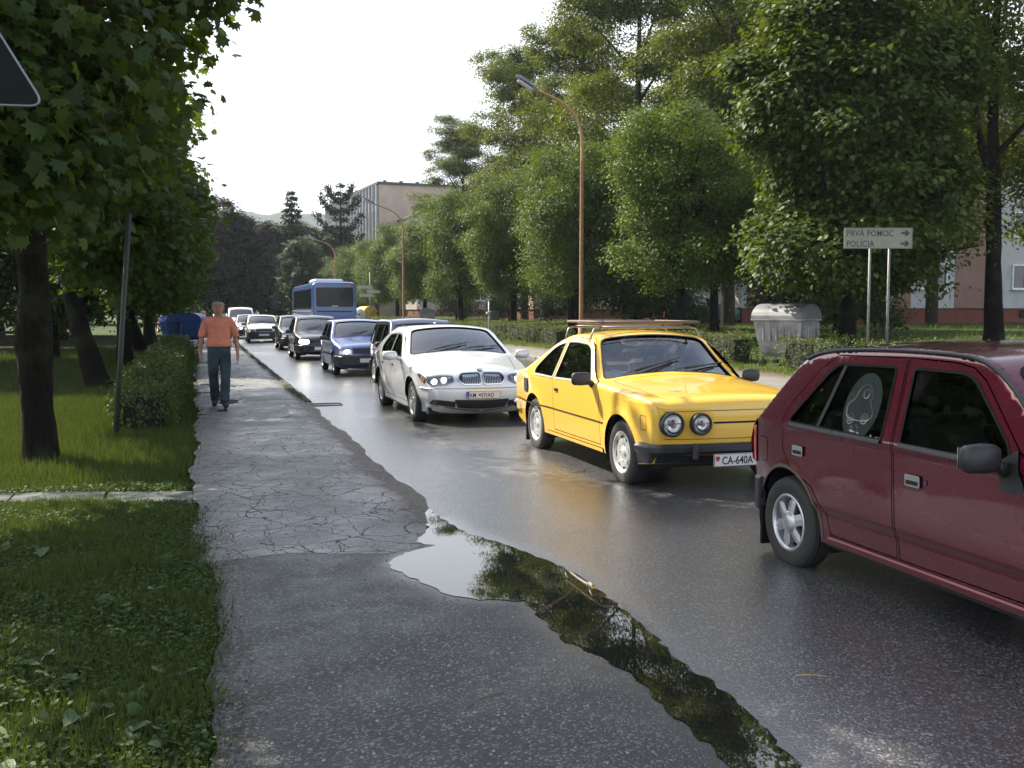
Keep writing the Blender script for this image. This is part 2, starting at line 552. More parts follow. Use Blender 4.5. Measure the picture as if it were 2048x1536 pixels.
    def side_panel(s, name, poly, mat, side, holes=(), off=0, g=.06, wall=.018, parent=None, dens=.035):
        poly = resample(poly, dens, True); holes = [resample(h, dens, True) for h in holes]
        V2, F = triangulate(poly, holes, g, s.rings)
        return s._mk(name, V2, F, [poly] + holes, lambda P, o: s.side3(P, side, o), lambda P: s.side_n(P, side), mat, wall, side < 0, parent, off)
    def sp_panel(s, name, poly, mat, holes=(), off=0, g=.08, wall=.018, parent=None, dens=.04):
        poly = resample(poly, dens, True); holes = [resample(h, dens, True) for h in holes]
        V2, F = triangulate(poly, holes, g)
        return s._mk(name, V2, F, [poly] + holes, lambda P, o: s.sp3(P, o), s.sp_n, mat, wall, False, parent, off)
    def full_side(s):
        O = s.O[:, :2]; sill = s.sill; P = [tuple(p) for p in O]
        for xx in sorted(s.xw):                       # from the rear forwards along the bottom
            a0 = math.asin(max(-1, min(1, (sill - s.R) / s.Ra)))
            P.append((xx - s.Ra * math.cos(a0), sill))
            for k in range(1, 20):
                a = (PI - a0) + (a0 - (PI - a0)) * k / 20
                P.append((xx + s.Ra * math.cos(a), s.R + s.Ra * math.sin(a)))
            P.append((xx + s.Ra * math.cos(a0), sill))
        return np.array(P)
    def band(s, name, z0, z1, mat, parent, x_from, front=True, prot=.03, n=14, bev=.012, wrap=True):
        zm = (z0 + z1) / 2
        O = s.O
        i0 = int(np.argmax(O[:, 1] > zm)); 
        if front: u = s.uz_front(zm)
        else: u = s.uz_rear(zm)
        xe = float(np.interp(u, s.u, O[:, 0])); w = s.wu(u)
        pts = []
        t = np.linspace(0, 1, n)
        xs = x_from + (xe - x_from) * (1 - (1 - t) ** 2.2)
        side = s.side3(np.stack([xs, np.full(n, zm)], 1), 1); sn = s.side_n(np.stack([np.clip(xs, s.xmin + .012, s.xmax - .012), np.full(n, zm)], 1), 1)
        sn[:, 2] = 0
        vv = np.linspace(w, -w, 17)[1:-1]
        mid = s.sp3(np.stack([np.full(15, u), vv], 1)); mn = s.sp_n(np.stack([np.full(15, u), vv], 1)); mn[:, 2] = 0
        other = side[::-1] * [1, -1, 1]; on = sn[::-1] * [1, -1, 1]
        A = np.vstack([side, mid, other]); Nn = np.vstack([sn, mn, on]); Nn /= np.linalg.norm(Nn, axis=1)[:, None]
        # smooth the normals at the corner
        for _ in range(2):
            Nn[1:-1] = Nn[:-2] + Nn[1:-1] * 2 + Nn[2:]; Nn /= np.linalg.norm(Nn, axis=1)[:, None]
        prof = [(-.03, z0), (prot - bev, z0), (prot, z0 + bev), (prot, z1 - bev), (prot - bev, z1), (-.03, z1)]
        k = len(prof); V = []; F = []
        for a, nn in zip(A, Nn):
            for (p, z) in prof: V.append((a[0] + nn[0] * p, a[1] + nn[1] * p, z))
        for i in range(len(A) - 1):
            for j in range(k - 1): F.append((i * k + j, (i + 1) * k + j, (i + 1) * k + j + 1, i * k + j + 1))
        F.append(tuple(range(k))); F.append(tuple((len(A) - 1) * k + j for j in reversed(range(k))))
        if not front: F = [tuple(reversed(f)) for f in F]
        me = bpy.data.meshes.new(name); me.from_pydata(V, [], F); me.materials.append(mat); me.update()
        return link(name, me, parent)

def make_wheel(R, w, rimR, style, parent, x, y, side, rim_mat=None, steer=0):
    rim_mat = rim_mat or ALLOY
    key = ('wheel', R, w, rimR, style, rim_mat.name)
    if key not in _mc:
        t = MB(); m = (R + rimR) / 2
        t.lathe([(rimR - .01, .40 * w), (rimR + .006, .46 * w), (m, .5 * w), (R - .03, .485 * w), (R - .008, .42 * w), (R, .33 * w), (R, -.33 * w), (R - .008, -.42 * w), (m, -.5 * w), (rimR, -.46 * w)], 40, 'Y')
        # tread blocks: shallow grooves as raised ribs
        for yy in (-.2, 0, .2): t.lathe([(R + .001, (yy - .06) * w), (R + .004, (yy - .05) * w), (R + .004, (yy + .05) * w), (R + .001, (yy + .06) * w)], 40, 'Y')
        r = MB()
        r.lathe([(rimR + .004, .44 * w), (rimR - .004, .475 * w), (rimR - .016, .46 * w), (rimR - .022, .36 * w), (rimR - .03, -.2 * w), (.02, -.2 * w)], 40, 'Y')
        d = MB()
        if style == 'star':
            nsp = 6
            for k in range(nsp):
                a = 2 * PI * k / nsp + .3
                poly = [(.035, -.030), (.09, -.034), (rimR * .72, -.036), (rimR - .018, -.014), (rimR - .018, .014), (rimR * .72, .036), (.09, .034), (.035, .030)]
                vs = []; top = []
                for (px_, py_) in poly:
                    yy = .36 * w + .012 * (1 - px_ / rimR)
                    vs.append((px_, yy, py_))
                ridge = [(.04, .44 * w, 0), (rimR - .02, .40 * w, 0)]
                back = [(p[0], p[1] - .03, p[2]) for p in vs]
                n = len(vs); allv = vs + ridge + back
                fs = [(0, 1, n), (1, 2, n + 1, n), (2, 3, n + 1), (3, 4, n + 1), (4, 5, n + 1), (5, 6, n, n + 1), (6, 7, n), (7, 0, n)] + [(i, n + 2 + i, n + 2 + (i + 1) % n, (i + 1) % n) for i in range(n)]
                Rm = Matrix.Rotation(a, 3, 'Y'); r.add([Rm @ Vector(v) for v in allv], fs)
            r.lathe([(.075, .36 * w), (.07, .43 * w), (.045, .46 * w), (.042, .47 * w), (.0, .47 * w)], 24, 'Y')
            d.lathe([(rimR - .03, .1 * w), (.0, .1 * w)], 32, 'Y')
        elif style == 'spoke':
            for k in range(10):
                a = 2 * PI * k / 10 + (.13 if k % 2 else -.13)
                Rm = Matrix.Rotation(a, 3, 'Y')
                r.box(Rm @ Vector(((rimR + .02) / 2, .38 * w, 0)), (rimR - .03, .02, .020), M=Rm)
            r.lathe([(.06, .34 * w), (.055, .42 * w), (0, .43 * w)], 24, 'Y')
            d.lathe([(rimR - .03, .05 * w), (.0, .05 * w)], 32, 'Y')
        else:                                         # pressed steel wheel with slots
            r.lathe([(rimR - .02, .40 * w), (rimR - .028, .30 * w), (rimR - .045, .28 * w), (rimR * .66, .36 * w), (rimR * .5, .37 * w), (.07, .30 * w), (.055, .30 * w), (.05, .36 * w), (.03, .40 * w), (0, .40 * w)], 40, 'Y')
            for k in range(8):
                a = 2 * PI * k / 8 + .2
                Rm = Matrix.Rotation(a, 3, 'Y')
                pl = [(math.cos(q) * .014 + rimR * .74, math.sin(q) * .030) for q in np.linspace(0, 2 * PI, 12, endpoint=False)]
                vs = [Rm @ Vector((p[0], .335 * w + .006, p[1])) for p in pl]; d.add(vs, [tuple(range(12))])  # dark ovals laid on the wheel face stand in for shaded slots
            for k in range(4):
                a = 2 * PI * k / 4; Rm = Matrix.Rotation(a, 3, 'Y')
                r.box(Rm @ Vector((.08, .32 * w, 0)), (.016, .02, .016), M=Rm)
        _mc[key] = (t.mesh('wheel', M('tyre', (.032, .031, .029), .75, bump=.15, bs=80)), r.mesh('rim', rim_mat), d.mesh('disc_and_slot_dark', M('disc_slot_dark', (.03, .028, .026), .6)))
    a, b, c = _mc[key]
    o = link('wheel', a, parent)
    o.location = (x, y, R); o.rotation_euler = (0, 0, steer + (PI if side < 0 else 0))
    link('rim', b, o); link('disc_and_slot_dark', c, o)
    return o

def seat(mb, x, y, z, back=.58, w=.46, head=True, rec=-.25):
    mb.box((x, y, z), (.5, w, .14), bev=.05)
    Rm = Matrix.Rotation(rec, 3, 'Y')
    mb.box(Vector((x - .26, y, z + back / 2)) + Vector((-.03, 0, 0)), (.13, w, back), M=Rm, bev=.05)
    if head: mb.box(Vector((x - .36, y, z + back + .09)), (.09, .26, .17), M=Rm, bev=.04)

def plate(C, text_parts, parent, pos, nrm_x=1, size=(.52, .11), tilt=0, blue=True, crest=True):
    """number plate on the front (+x); text_parts [(text, y position)]"""
    wmat = M('plate_white', (.72, .72, .70), .4, var=.04); tm = M('plate_black', (.01, .01, .012), .5)
    pl = MB(); pl.box((0, 0, 0), (.008, size[0], size[1]), bev=.003); o = pl.obj('licence_plate', wmat, parent); o.location = pos; o.rotation_euler = (0, tilt, 0 if nrm_x > 0 else PI)
    rim = MB()
    for s_ in (-1, 1):
        rim.box((.003, 0, s_ * (size[1] / 2 - .004)), (.006, size[0] - .006, .004)); rim.box((.003, s_ * (size[0] / 2 - .004), 0), (.006, .004, size[1] - .012))
    rim.obj('plate_rim', tm, o)
    if blue:
        b = MB(); b.box((.0045, size[0] / -2 + .027, 0), (.003, .040, size[1] - .016)); b.obj('plate_band', M('plate_blue', (.02, .07, .35), .4), o)
        me = text_mesh('SK', .028, wmat, bold=.0006); t = link('lettering', me, o); t.rotation_euler = (PI / 2, 0, PI / 2); t.location = (.0075, size[0] / -2 + .010, -.038)
    for (tx, y, hgt, sx) in text_parts:
        me = text_mesh(tx, hgt, tm, bold=.0010, sx=sx); t = link('lettering', me, o); t.rotation_euler = (PI / 2, 0, PI / 2); t.location = (.006, y, -hgt * .36)
    return o

def base_car(name, S, loc, heading, label, group=None, scale=1.0, interior=True, detail=1.0, ground=True):
    """builds body, doors, glass, wheels; returns (thing, shell)"""
    sh = Shell(S['outline'], S['W'], S['belt'], S['tumble'], S.get('taper', (.10, 1.0, .08, 1.0)), S.get('low', .05), S['xw'], S['R'], S.get('Ra', S['R'] + .06), S.get('flare', .012), S.get('creases', ()), S.get('sill', .24), roofcurve=S.get('roofcurve', 0))
    car = thing(name, loc, heading, label, S.get('cat', 'car'), group, scale)
    P = S['paint']; g = .06 / detail
    full = sh.full_side()
    gl = S.get('glass') or glass('car_glass')
    for side in (-1, 1):
        doors = []; wins = []
        for dpoly in S.get('doors', []): doors.append(np.array(dpoly))
        win = S['windows']                      # list of (poly, door index or None)
        bodyholes = [offset_poly(d, .004) for d in doors] + [w for (w, k) in win if k is None]
        sh.side_panel('side_panel', full, P, side, bodyholes, parent=car, g=g)
        for di, d in enumerate(doors):
            dh = [w for (w, k) in win if k == di]
            dob = sh.side_panel('door', offset_poly(d, -.003), P, side, dh, parent=car, g=g)
            if 'handles' in S:
                hx, hz, hw, hh, hm = S['handles'][di]
                hp = rpoly([(hx - hw / 2, hz - hh / 2), (hx + hw / 2, hz - hh / 2), (hx + hw / 2, hz + hh / 2), (hx - hw / 2, hz + hh / 2)], .012)
                hobj = sh.side_panel('door_handle', hp, hm, side, off=.012, wall=.02, parent=dob, g=.04)
                gp = rpoly([(hx - hw / 2 + .012, hz - hh * .32), (hx + hw / 2 - .012, hz - hh * .32), (hx + hw / 2 - .012, hz + hh * .02), (hx - hw / 2 + .012, hz + hh * .02)], .006)
                sh.side_panel('handle_recess', gp, DARK, side, off=.0145, wall=.001, parent=dob, g=.04)
        for (w, k) in win:
            wo_ = sh.side_panel('side_window', offset_poly(w, .006), gl, side, off=-.014, wall=0, parent=car, g=.12)
            sh.side_panel('window_seal', offset_poly(w, S.get('sealw', .006)), S.get('seal', RUBBER), side, [offset_poly(w, -.009)], off=.003, wall=.016, parent=wo_, g=.2)
    # top, front and rear skin
    u0, u1 = 0.0, sh.u[-1]
    us = sh.u
    border = [(u, sh.wu(u)) for u in us] + [(u, -sh.wu(u)) for u in us[::-1]]
    holes = []
    def trap(xa, xb, ma, mb, r=.06):
        ua, ub = sh.ux(xa), sh.ux(xb)
        wa, wb = sh.wu(ua) - ma, sh.wu(ub) - mb
        return rpoly([(ua, -wa), (ub, -wb), (ub, wb), (ua, wa)], r)
    ws = trap(*S['windscreen']); rw = trap(*S['rearscreen']) if 'rearscreen' in S else None
    holes.append(ws)
    if rw is not None: holes.append(rw)
    hood = trap(*S['hood'])
    holes.append(offset_poly(hood, .004))
    sh.sp_panel('body_shell', np.array(border), P, holes, parent=car, g=.09 / detail)
    sh.sp_panel('bonnet', offset_poly(hood, -.003), P, parent=car, g=.09 / detail)
    for nm, w in (('windscreen', ws), ('rear_window', rw)):
        if w is None: continue
        wo_ = sh.sp_panel(nm, offset_poly(w, .006), gl, off=-.012, wall=0, parent=car, g=.15)
        sh.sp_panel('window_seal', offset_poly(w, .007), S.get('seal2', RUBBER), [offset_poly(w, -.011)], off=.004, wall=.016, parent=wo_, g=.3)
    # wheel housings and underbody
    ra = sh.Ra + .015
    for xx in sh.xw:
        for side in (-1, 1):
            wh = MB()
            yo = S['W'] / 2 - .035; yi = S['W'] / 2 - .34
            vs = []; n = 14
            for k in range(n + 1):
                a = -.35 + (PI + .7) * k / n
                for yy in (yo, yi): vs.append((xx + ra * math.cos(a), side * yy, sh.R + ra * math.sin(a)))
            fs = [(2 * i, 2 * i + 1, 2 * i + 3, 2 * i + 2) for i in range(n)]
            wh.add(vs, fs, True)
            wh.add([(xx + ra * math.cos(-.35 + (PI + .7) * k / n), side * yi, sh.R + ra * math.sin(-.35 + (PI + .7) * k / n)) for k in range(n + 1)], [tuple(range(n + 1))])
            wh.obj('wheel_housing', DARK, car)
    ub = MB()
    xf, xr = max(sh.xw), min(sh.xw)
    hw = S['W'] / 2 - .06
    ub.box(((xf + xr) / 2, 0, sh.sill + .02), (xf - xr - 2 * sh.Ra - .02, 2 * hw, .08))
    fx = sh.xmax - .12
    ub.box(((fx + xf + sh.Ra) / 2, 0, sh.sill + .03), (fx - xf - sh.Ra, 2 * hw - .15, .10))
    rx = sh.xmin + .12
    ub.box(((rx + xr - sh.Ra) / 2, 0, sh.sill + .03), (-rx + xr - sh.Ra, 2 * hw - .15, .10))
    ub.box(((xf + xr) / 2, 0, sh.sill + .06), (xf - xr + .5, 2 * hw - .62, .10))
    ub.tube([(xf, -hw, sh.R), (xf, hw, sh.R)], .03, 8); ub.tube([(xr, -hw, sh.R), (xr, hw, sh.R)], .04, 8)
    ub.obj('underbody', DARK, car)
    if interior:
        im = S.get('interior') or M('interior_grey', (.06, .06, .065), .9, bump=.1, bs=60)
        it = MB()
        xb = S['windscreen'][0]
        it.box(((xb + xr) / 2, 0, sh.sill + .17), (xb - xr + .9, 2 * hw - .1, .12))
        it.box((xb - .12, 0, S['belt'] - .12), (.42, 2 * hw - .12, .22), bev=.06)      # dashboard
        it.box((xr - .12 if 'shelf' not in S else S['shelf'], 0, S['belt'] - .06), (.55, 2 * hw - .2, .04))
        for sd in (-1, 1):
            it.box(((xb + xr) / 2, sd * (hw - .03), (sh.sill + S['belt']) / 2 - .03), (xb - xr - .35, .03, S['belt'] - sh.sill - .1))
        it.obj('cabin_trim', im, car)
        sm = S.get('seatmat') or M('seat_grey', (.10, .10, .11), .95, bump=.1, bs=90)
        for sy in (-.36, .36):
            st = MB(); seat(st, xb - .95, sy, .46 + (sh.sill - .24)); st.obj('front_seat', sm, car)
        st = MB(); seat(st, xr + .38, 0, .48, .5, 1.25, False); 
        for sy in (-.36, .36): st.box((xr + .08, sy, 1.06), (.08, .26, .13), bev=.04)
        st.obj('rear_seat', sm, car)
        sw = MB(); prof = [(.18 + .014 * math.cos(a), .014 * math.sin(a)) for a in np.linspace(0, 2 * PI, 8, endpoint=False)]
        sw.lathe(prof, 24, 'X', closed=True); sw.box((0.03, 0, 0), (.05, .34, .035)); sw.tube([(0, 0, 0), (.25, 0, -.02)], .03)
        o = sw.obj('steering_wheel', BLACK_PLASTIC, car); o.location = (xb - .42, .36, S['belt'] + .04); o.rotation_euler = (0, .42, 0)
    # wheels
    for xx in sh.xw:
        for side in (-1, 1):
            make_wheel(sh.R, S.get('tw', .17), S.get('rimR', .175), S.get('rim', 'steel'), car, xx, side * (S['W'] / 2 - S.get('tw', .17) / 2 - .015), side, S.get('rim_mat'))
    return car, sh

def mirror(sh, car, x, z, mat, side, size=(.11, .20, .13), arm=.07):
    y = float(sh.Y(np.array([x]), np.array([z]))[0])
    mb = MB()
    n = 12
    # rounded housing
    vs = []; rings = [(-.5, .55), (-.3, .9), (0, 1.0), (.3, .92), (.5, .6)]
    for (t, q) in rings:
        for k in range(n):
            a = 2 * PI * k / n; ca, sa = math.cos(a), math.sin(a)
            ex = .55
            vs.append((t * size[0], side * (arm + size[1] / 2) + size[1] / 2 * q * abs(ca) ** ex * (1 if ca > 0 else -1), size[2] / 2 * q * abs(sa) ** ex * (1 if sa > 0 else -1) + .05))
    fs = [(i * n + k, i * n + (k + 1) % n, (i + 1) * n + (k + 1) % n, (i + 1) * n + k) for i in range(4) for k in range(n)]
    fs += [tuple(range(n)), tuple(4 * n + k for k in range(n))]
    mb.add(vs, fs, True)
    mb.tube([(0, 0, -.01), (0, side * (arm + .03), .03)], [.035, .022], 8)
    o = mb.obj('mirror', mat, car); o.location = (x, side * y, z)
    g = MB(); g.box((-.5 * size[0] - .001, side * (arm + size[1] / 2), .05), (.004, size[1] * .75, size[2] * .7)); g.obj('mirror_glass', CHROME, o)
    return o

def wipers(sh, car, x0, ys, length, lift=.012):
    ub = sh.ux(x0)
    for (y0, y1) in ys:
        mb = MB()
        pts = [tuple(sh.sp3(np.array([[ub - .01 + length * .55 * t, y0 + (y1 - y0) * t]]), lift + .02 * math.sin(PI * t))[0]) for t in np.linspace(0, 1, 7)]
        mb.tube(pts, .006, 6)
        pts = [tuple(sh.sp3(np.array([[ub + .03 + length * .62 * t, y0 + (y1 - y0) * (.25 + .95 * t)]]), lift)[0]) for t in np.linspace(0, 1, 7)]
        mb.tube(pts, .008, 6)
        mb.obj('wiper', BLACK_PLASTIC, car)

def round_lamp(car, pos, r, lens, ring, name='headlight', depth=.05, nx=1):
    mb = MB(); mb.lathe([(r + .018, -depth), (r + .018, .008), (r + .010, .014), (r, .010), (r - .004, .0)], 28, 'X')
    o = mb.obj(name, ring, car); o.location = pos
    b = MB(); b.lathe([(r, .006), (r * .9, -.012), (r * .5, -.026), (.0, -.028)], 28, 'X'); b.obj('reflector', M('reflector', (.8, .8, .8), .12, 1, var=.02), o)
    l = MB(); l.lathe([(r, .004), (r * .8, .014), (r * .45, .021), (.0, .024)], 28, 'X'); l.obj('lens', lens, o)
    bl = MB(); bl.lathe([(.001, -.004), (.014, -.010), (.016, -.026)], 12, 'X'); bl.obj('bulb', M('bulb', (.7, .7, .65), .2), o)
    return o
# ------------------------------------------------------------------ the cars
HEAD = -PI / 2                       # local +x (car front) towards -Y, i.e. towards the viewer
GL = glass('car_glass', (.50, .56, .53))
GLD = glass('car_glass_dark', (.30, .34, .33))
LENS = glass('lamp_lens', (.85, .85, .85), .02)
LIT = M('lit_lamp', (.9, .9, .85), .3, emis=(1, .93, .78), emstr=9)
LITW = M('weakly_lit_lamp', (.8, .8, .78), .25, emis=(1, .92, .8), emstr=2.5)
AMBER = M('amber_lens', (.50, .17, .05), .2, coat=1)
REDL = M('red_lens', (.55, .012, .012), .18, coat=1, vs=30)
REDLIT = M('red_tail_lamp_lit', (.7, .02, .02), .3, emis=(1, .04, .03), emstr=2.2)
GREYP = M('grey_plastic', (.06, .063, .066), .42, bump=.04, bs=200)

def rect(sh, z0, z1, y0, y1, r=.01, front=True, cut=0):
    f = sh.uz_front if front else sh.uz_rear
    return rpoly([(f(z0), y0), (f(z1), y0), (f(z1 + cut), y1), (f(z0), y1)], r)

# ---- yellow fastback coupe
yel = paint('yellow_paint', (.86, .52, .055), rough=.38, dirt=.13, dcol=(.35, .20, .05))
S = dict(outline=[(1.71, .26, .05, .03), (1.78, .36, .07, .05), (1.80, .50, .07, .055), (1.80, .60, .07, .055), (1.795, .70, .06, .055), (1.785, .780, .03, .05), (1.73, .800, .035, .045), (1.5, .826, .055, .03), (1.2, .85, .065, .035), (.8, .875, .055, .04), (.60, .885, .04, .08), (.52, .905, .03, .09), (.30, 1.09, .03, .09), (.14, 1.255, .035, .06), (.05, 1.295, .05, .05), (-.25, 1.318, .06, .04), (-.6, 1.305, .065, .04), (-.95, 1.21, .07, .045), (-1.35, 1.025, .07, .045), (-1.7, .90, .07, .04), (-2.0, .85, .06, .04), (-2.14, .82, .05, .04), (-2.19, .70, .07, .05), (-2.19, .50, .07, .05), (-2.10, .30, .05, .04)],
    W=1.60, belt=.84, tumble=.42, taper=(.045, .8, .09, 1.0), low=.07, xw=(1.19, -1.21), R=.292, Ra=.345, flare=.022, sill=.235, paint=yel, rim='steel', rimR=.19, tw=.165, rim_mat=M('silver_steel_wheel', (.62, .62, .60), .38, .55, vs=20),
    doors=[[(.70, .30), (.70, .80), (.62, .868), (.52, .93), (.28, 1.145), (.13, 1.240), (-.02, 1.272), (-.30, 1.284), (-.537, 1.276), (-.575, .86), (-.595, .30)]],
    windows=[(rpoly([(.49, .872), (.17, 1.185), (.04, 1.228), (-.28, 1.240), (-.50, 1.232), (-.535, .852)], [.03, .05, .05, .02, .02, .02]), 0),
             (rpoly([(-.612, .852), (-.578, 1.226), (-.82, 1.185), (-1.07, 1.045), (-1.23, .925), (-1.22, .858)], [.02, .02, .15, .12, .06, .03]), None)],
    handles=[(-.47, .73, .09, .03, CHROME)], windscreen=(.585, .115, .05, .035, .08), rearscreen=(-1.45, -.72, .06, .07, .10), hood=(1.735, .68, .10, .09, .07), sealw=.012, seal=M('chrome_trim', (.75, .74, .70), .30, .5, vs=20), seal2=BLACK_PLASTIC,
    seatmat=M('seat_beige', (.16, .14, .12), .95, bump=.1), interior=M('cabin_brown', (.06, .055, .05), .9), glass=glass('car_glass_clear', (.78, .82, .80)))
ycar, sh = base_car('yellow_coupe', S, (4.60, 9.94, 0), HEAD, 'old yellow two-door coupe with roof rack and round headlights in traffic', 'cars queueing in the oncoming lane', 1.06, detail=1.2)
for sd in (-1, 1):
    zc = .605
    round_lamp(ycar, (1.80 + .052, sd * .600, zc), .087, LENS, BLACK_PLASTIC)
    round_lamp(ycar, (1.80 + .080, sd * .345, zc), .076, LENS, BLACK_PLASTIC)
    sh.side_panel('side_moulding', rpoly([(.80, .505), (.80, .519), (-2.05, .535), (-2.05, .521)], .003), M('moulding_dark', (.05, .035, .02), .4), sd, off=.004, wall=.006, parent=ycar, g=.2)
    sh.side_panel('sill_trim', rpoly([(.78, .235), (.78, .268), (-.80, .268), (-.80, .235)], .004), yel, sd, off=.014, wall=.02, parent=ycar, g=.2)
    v = rpoly([(-1.40, .63), (-1.42, .785), (-1.60, .785), (-1.58, .63)], .03)
    vo = sh.side_panel('air_intake', v, BLACK_PLASTIC, sd, off=.008, wall=.012, parent=ycar)
    for k in range(4):
        z = .655 + k * .030
        sh.side_panel('louvre', rpoly([(-1.425, z), (-1.425, z + .010), (-1.570, z + .010), (-1.570, z)], .002), GREYP, sd, off=.016, wall=.01, parent=vo, g=.2)
    mirror(sh, ycar, .53, .86, BLACK_PLASTIC, sd, (.06, .20, .13), .02)
    fl = rpoly([(1.585, .545), (1.585, .665), (1.675, .665), (1.675, .545)], .012)
    sh.side_panel('flap_outline', offset_poly(fl, .004), M('yellow_gap', (.20, .11, .02), .6), sd, [offset_poly(fl, -.002)], off=.0015, wall=.001, parent=ycar)
    mf = MB(); mf.box((-1.53, sd * -.70, .19), (.018, .17, .24), bev=.01); mf.obj('mud_flap', RUBBER, ycar)
sh.band('front_bumper', .345, .435, BLACK_PLASTIC, ycar, 1.57, True, .065, bev=.025)
sh.band('rear_bumper', .40, .49, CHROME, ycar, -1.85, False, .05, bev=.02)
for y in (-.42, .42):
    m = MB(); m.box((1.915, y, .375), (.05, .05, .15), bev=.02); m.obj('overrider', BLACK_PLASTIC, ycar)
sh.sp_panel('grille_slot', rect(sh, .600, .616, -.22, .22, .004), DARK, off=.003, wall=.002, parent=ycar)
for z in (.705, .475):
    sh.sp_panel('fascia_groove', rect(sh, z, z + .006, -.66, .66, .002), M('yellow_gap', (.20, .11, .02), .6), off=.002, wall=.001, parent=ycar)
sh.sp_panel('lower_valance', rect(sh, .265, .345, -.70, .70, .01), BLACK_PLASTIC, off=.004, wall=.003, parent=ycar)
for sd in (-1, 1): sh.side_panel('lower_valance', rpoly([(1.53, .245), (1.70, .262), (1.765, .345), (1.52, .345)], .01), BLACK_PLASTIC, sd, off=.003, wall=.003, parent=ycar)
plate(ycar, [('CA-640A', -.185, .095, .80)], ycar, (1.935, .0, .30), size=(.52, .11), blue=False)
cr = MB(); cr.prism([(-.018, .02), (.018, .02), (.018, -.005), (0, -.025), (-.018, -.005)], 0, .002, M=Matrix(((0, 0, 1), (1, 0, 0), (0, 1, 0))), c=(1.941, -.225, .315)); cr.obj('crest', M('crest_red', (.5, .04, .05), .5), ycar)
wipers(sh, ycar, .56, [(-.50, .05), (.02, .55)], .30)
m = MB(); m.box((.24, 0, 1.16), (.03, .22, .055), bev=.015); m.obj('rear_view_mirror', BLACK_PLASTIC, ycar)
m = MB(); m.box((.30, -.45, .925), (.02, .36, .07), bev=.01); m.obj('paper_on_dashboard', M('paper', (.6, .62, .62), .8), ycar)
stk = MB(); stk.box((0, 0, 0), (.004, .07, .09)); o = stk.obj('windscreen_sticker', M('sticker', (.35, .5, .7), .5), ycar); o.location = (.475, -.52, .955); o.rotation_euler = (0, -.9, 0)
# roof rack
RK = M('rack_wood', (.13, .095, .07), .55, vs=20, bump=.1); RM = M('rack_metal', (.22, .21, .20), .4, .7)
zt = 1.405
rack_root = None
for x in (.02, -.70):
    o = MB()
    for sd in (-1, 1):
        y0 = sd * .585; o.tube([(x, y0 * 1.06, 1.24 if x > -.3 else 1.20), (x - .01, y0 * 1.02, 1.31), (x - .02, y0 * .97, 1.37), (x - .02, y0 * .84, 1.385)], .010, 6)
        o.box((x, y0 * 1.06, 1.23 if x > -.3 else 1.19), (.05, .02, .05))
    o.tube([(x - .02, -.50, 1.385), (x - .02, .50, 1.385)], .014, 8)
    rack_o = o.obj('rack_support', RM, ycar)
for x in (-.16, -.40, -.64):
    b = MB(); b.tube([(x, -.50, zt + .012), (x, .50, zt + .012)], .010, 8); b.obj('rack_bar', RK, rack_o)
for sd in (-1, 1):
    b = MB(); b.tube([(.14, sd * .52, zt + .035), (-.88, sd * .52, zt + .035)], .013, 8); b.obj('rack_rail', RK, rack_o)
b = MB(); b.tube([(.14, -.52, zt + .035), (.14, .52, zt + .035)], .013, 8); b.obj('rack_rail', RK, rack_o)
b = MB(); b.tube([(-.88, -.52, zt + .035), (-.88, .52, zt + .035)], .013, 8); b.obj('rack_rail', RK, rack_o)

# ---- dark red hatchback in front
red = paint('dark_red_paint', (.115, .006, .018), metal=.2, rough=.26, dirt=.24, dcol=(.060, .035, .030))
S = dict(outline=[(1.90, .24, .05, .05), (1.98, .34, .12, .10), (2.0, .50, .12, .10), (1.98, .64, .08, .10), (1.90, .74, .06, .08), (1.6, .80, .07, .05), (1.1, .87, .07, .05), (.86, .91, .04, .06), (.78, .94, .03, .08), (.50, 1.15, .03, .08), (.24, 1.335, .04, .05), (.10, 1.385, .05, .04), (-.30, 1.405, .055, .035), (-.85, 1.395, .055, .035), (-1.18, 1.365, .055, .035), (-1.32, 1.335, .045, .035), (-1.42, 1.27, .03, .03), (-1.66, 1.02, .03, .03), (-1.83, .86, .04, .04), (-1.875, .76, .05, .06), (-1.88, .55, .07, .07), (-1.82, .34, .07, .06), (-1.76, .26, .05, .05)],
    W=1.635, belt=.90, tumble=.33, taper=(.10, .8, .07, .75), low=.06, xw=(1.09, -1.36), R=.283, Ra=.345, flare=.016, creases=((.875, .012, .006), (.435, .022, .007)), sill=.235, paint=red, rim='star', rimR=.178, tw=.165,
    doors=[[(.62, .30), (.70, .62), (.66, .87), (.50, .98), (.18, 1.27), (.08, 1.325), (-.05, 1.345), (-.395, 1.352), (-.335, .92), (-.325, .295)],
           [(-.345, .295), (-.352, .92), (-.412, 1.352), (-1.02, 1.34), (-1.16, 1.245), (-1.40, .98), (-1.41, .75), (-1.33, .66), (-1.08, .56), (-.965, .42), (-.93, .295)]],
    windows=[(rpoly([(.47, .915), (.43, 1.00), (.11, 1.275), (.02, 1.300), (-.335, 1.302), (-.285, .915)], [.03, .05, .05, .02, .03, .02]), 0),
             (rpoly([(-.43, .915), (-.475, 1.302), (-.98, 1.292), (-1.05, 1.245), (-1.325, .945), (-1.31, .92)], [.02, .03, .03, .06, .03, .02]), 1)],
    handles=[(-.175, .74, .115, .062, M('handle_grey', (.30, .31, .31), .45)), (-1.215, .755, .115, .062, M('handle_grey', (.30, .31, .31), .45))], windscreen=(.80, .235, .05, .045, .10), rearscreen=(-1.78, -1.42, .10, .08, .08), hood=(1.90, .88, .08, .06, .07), seatmat=M('seat_dark', (.05, .05, .055), .95), interior=M('cabin_darker', (.02, .02, .022), .9), glass=glass('car_glass_smoked', (.62, .66, .65)))
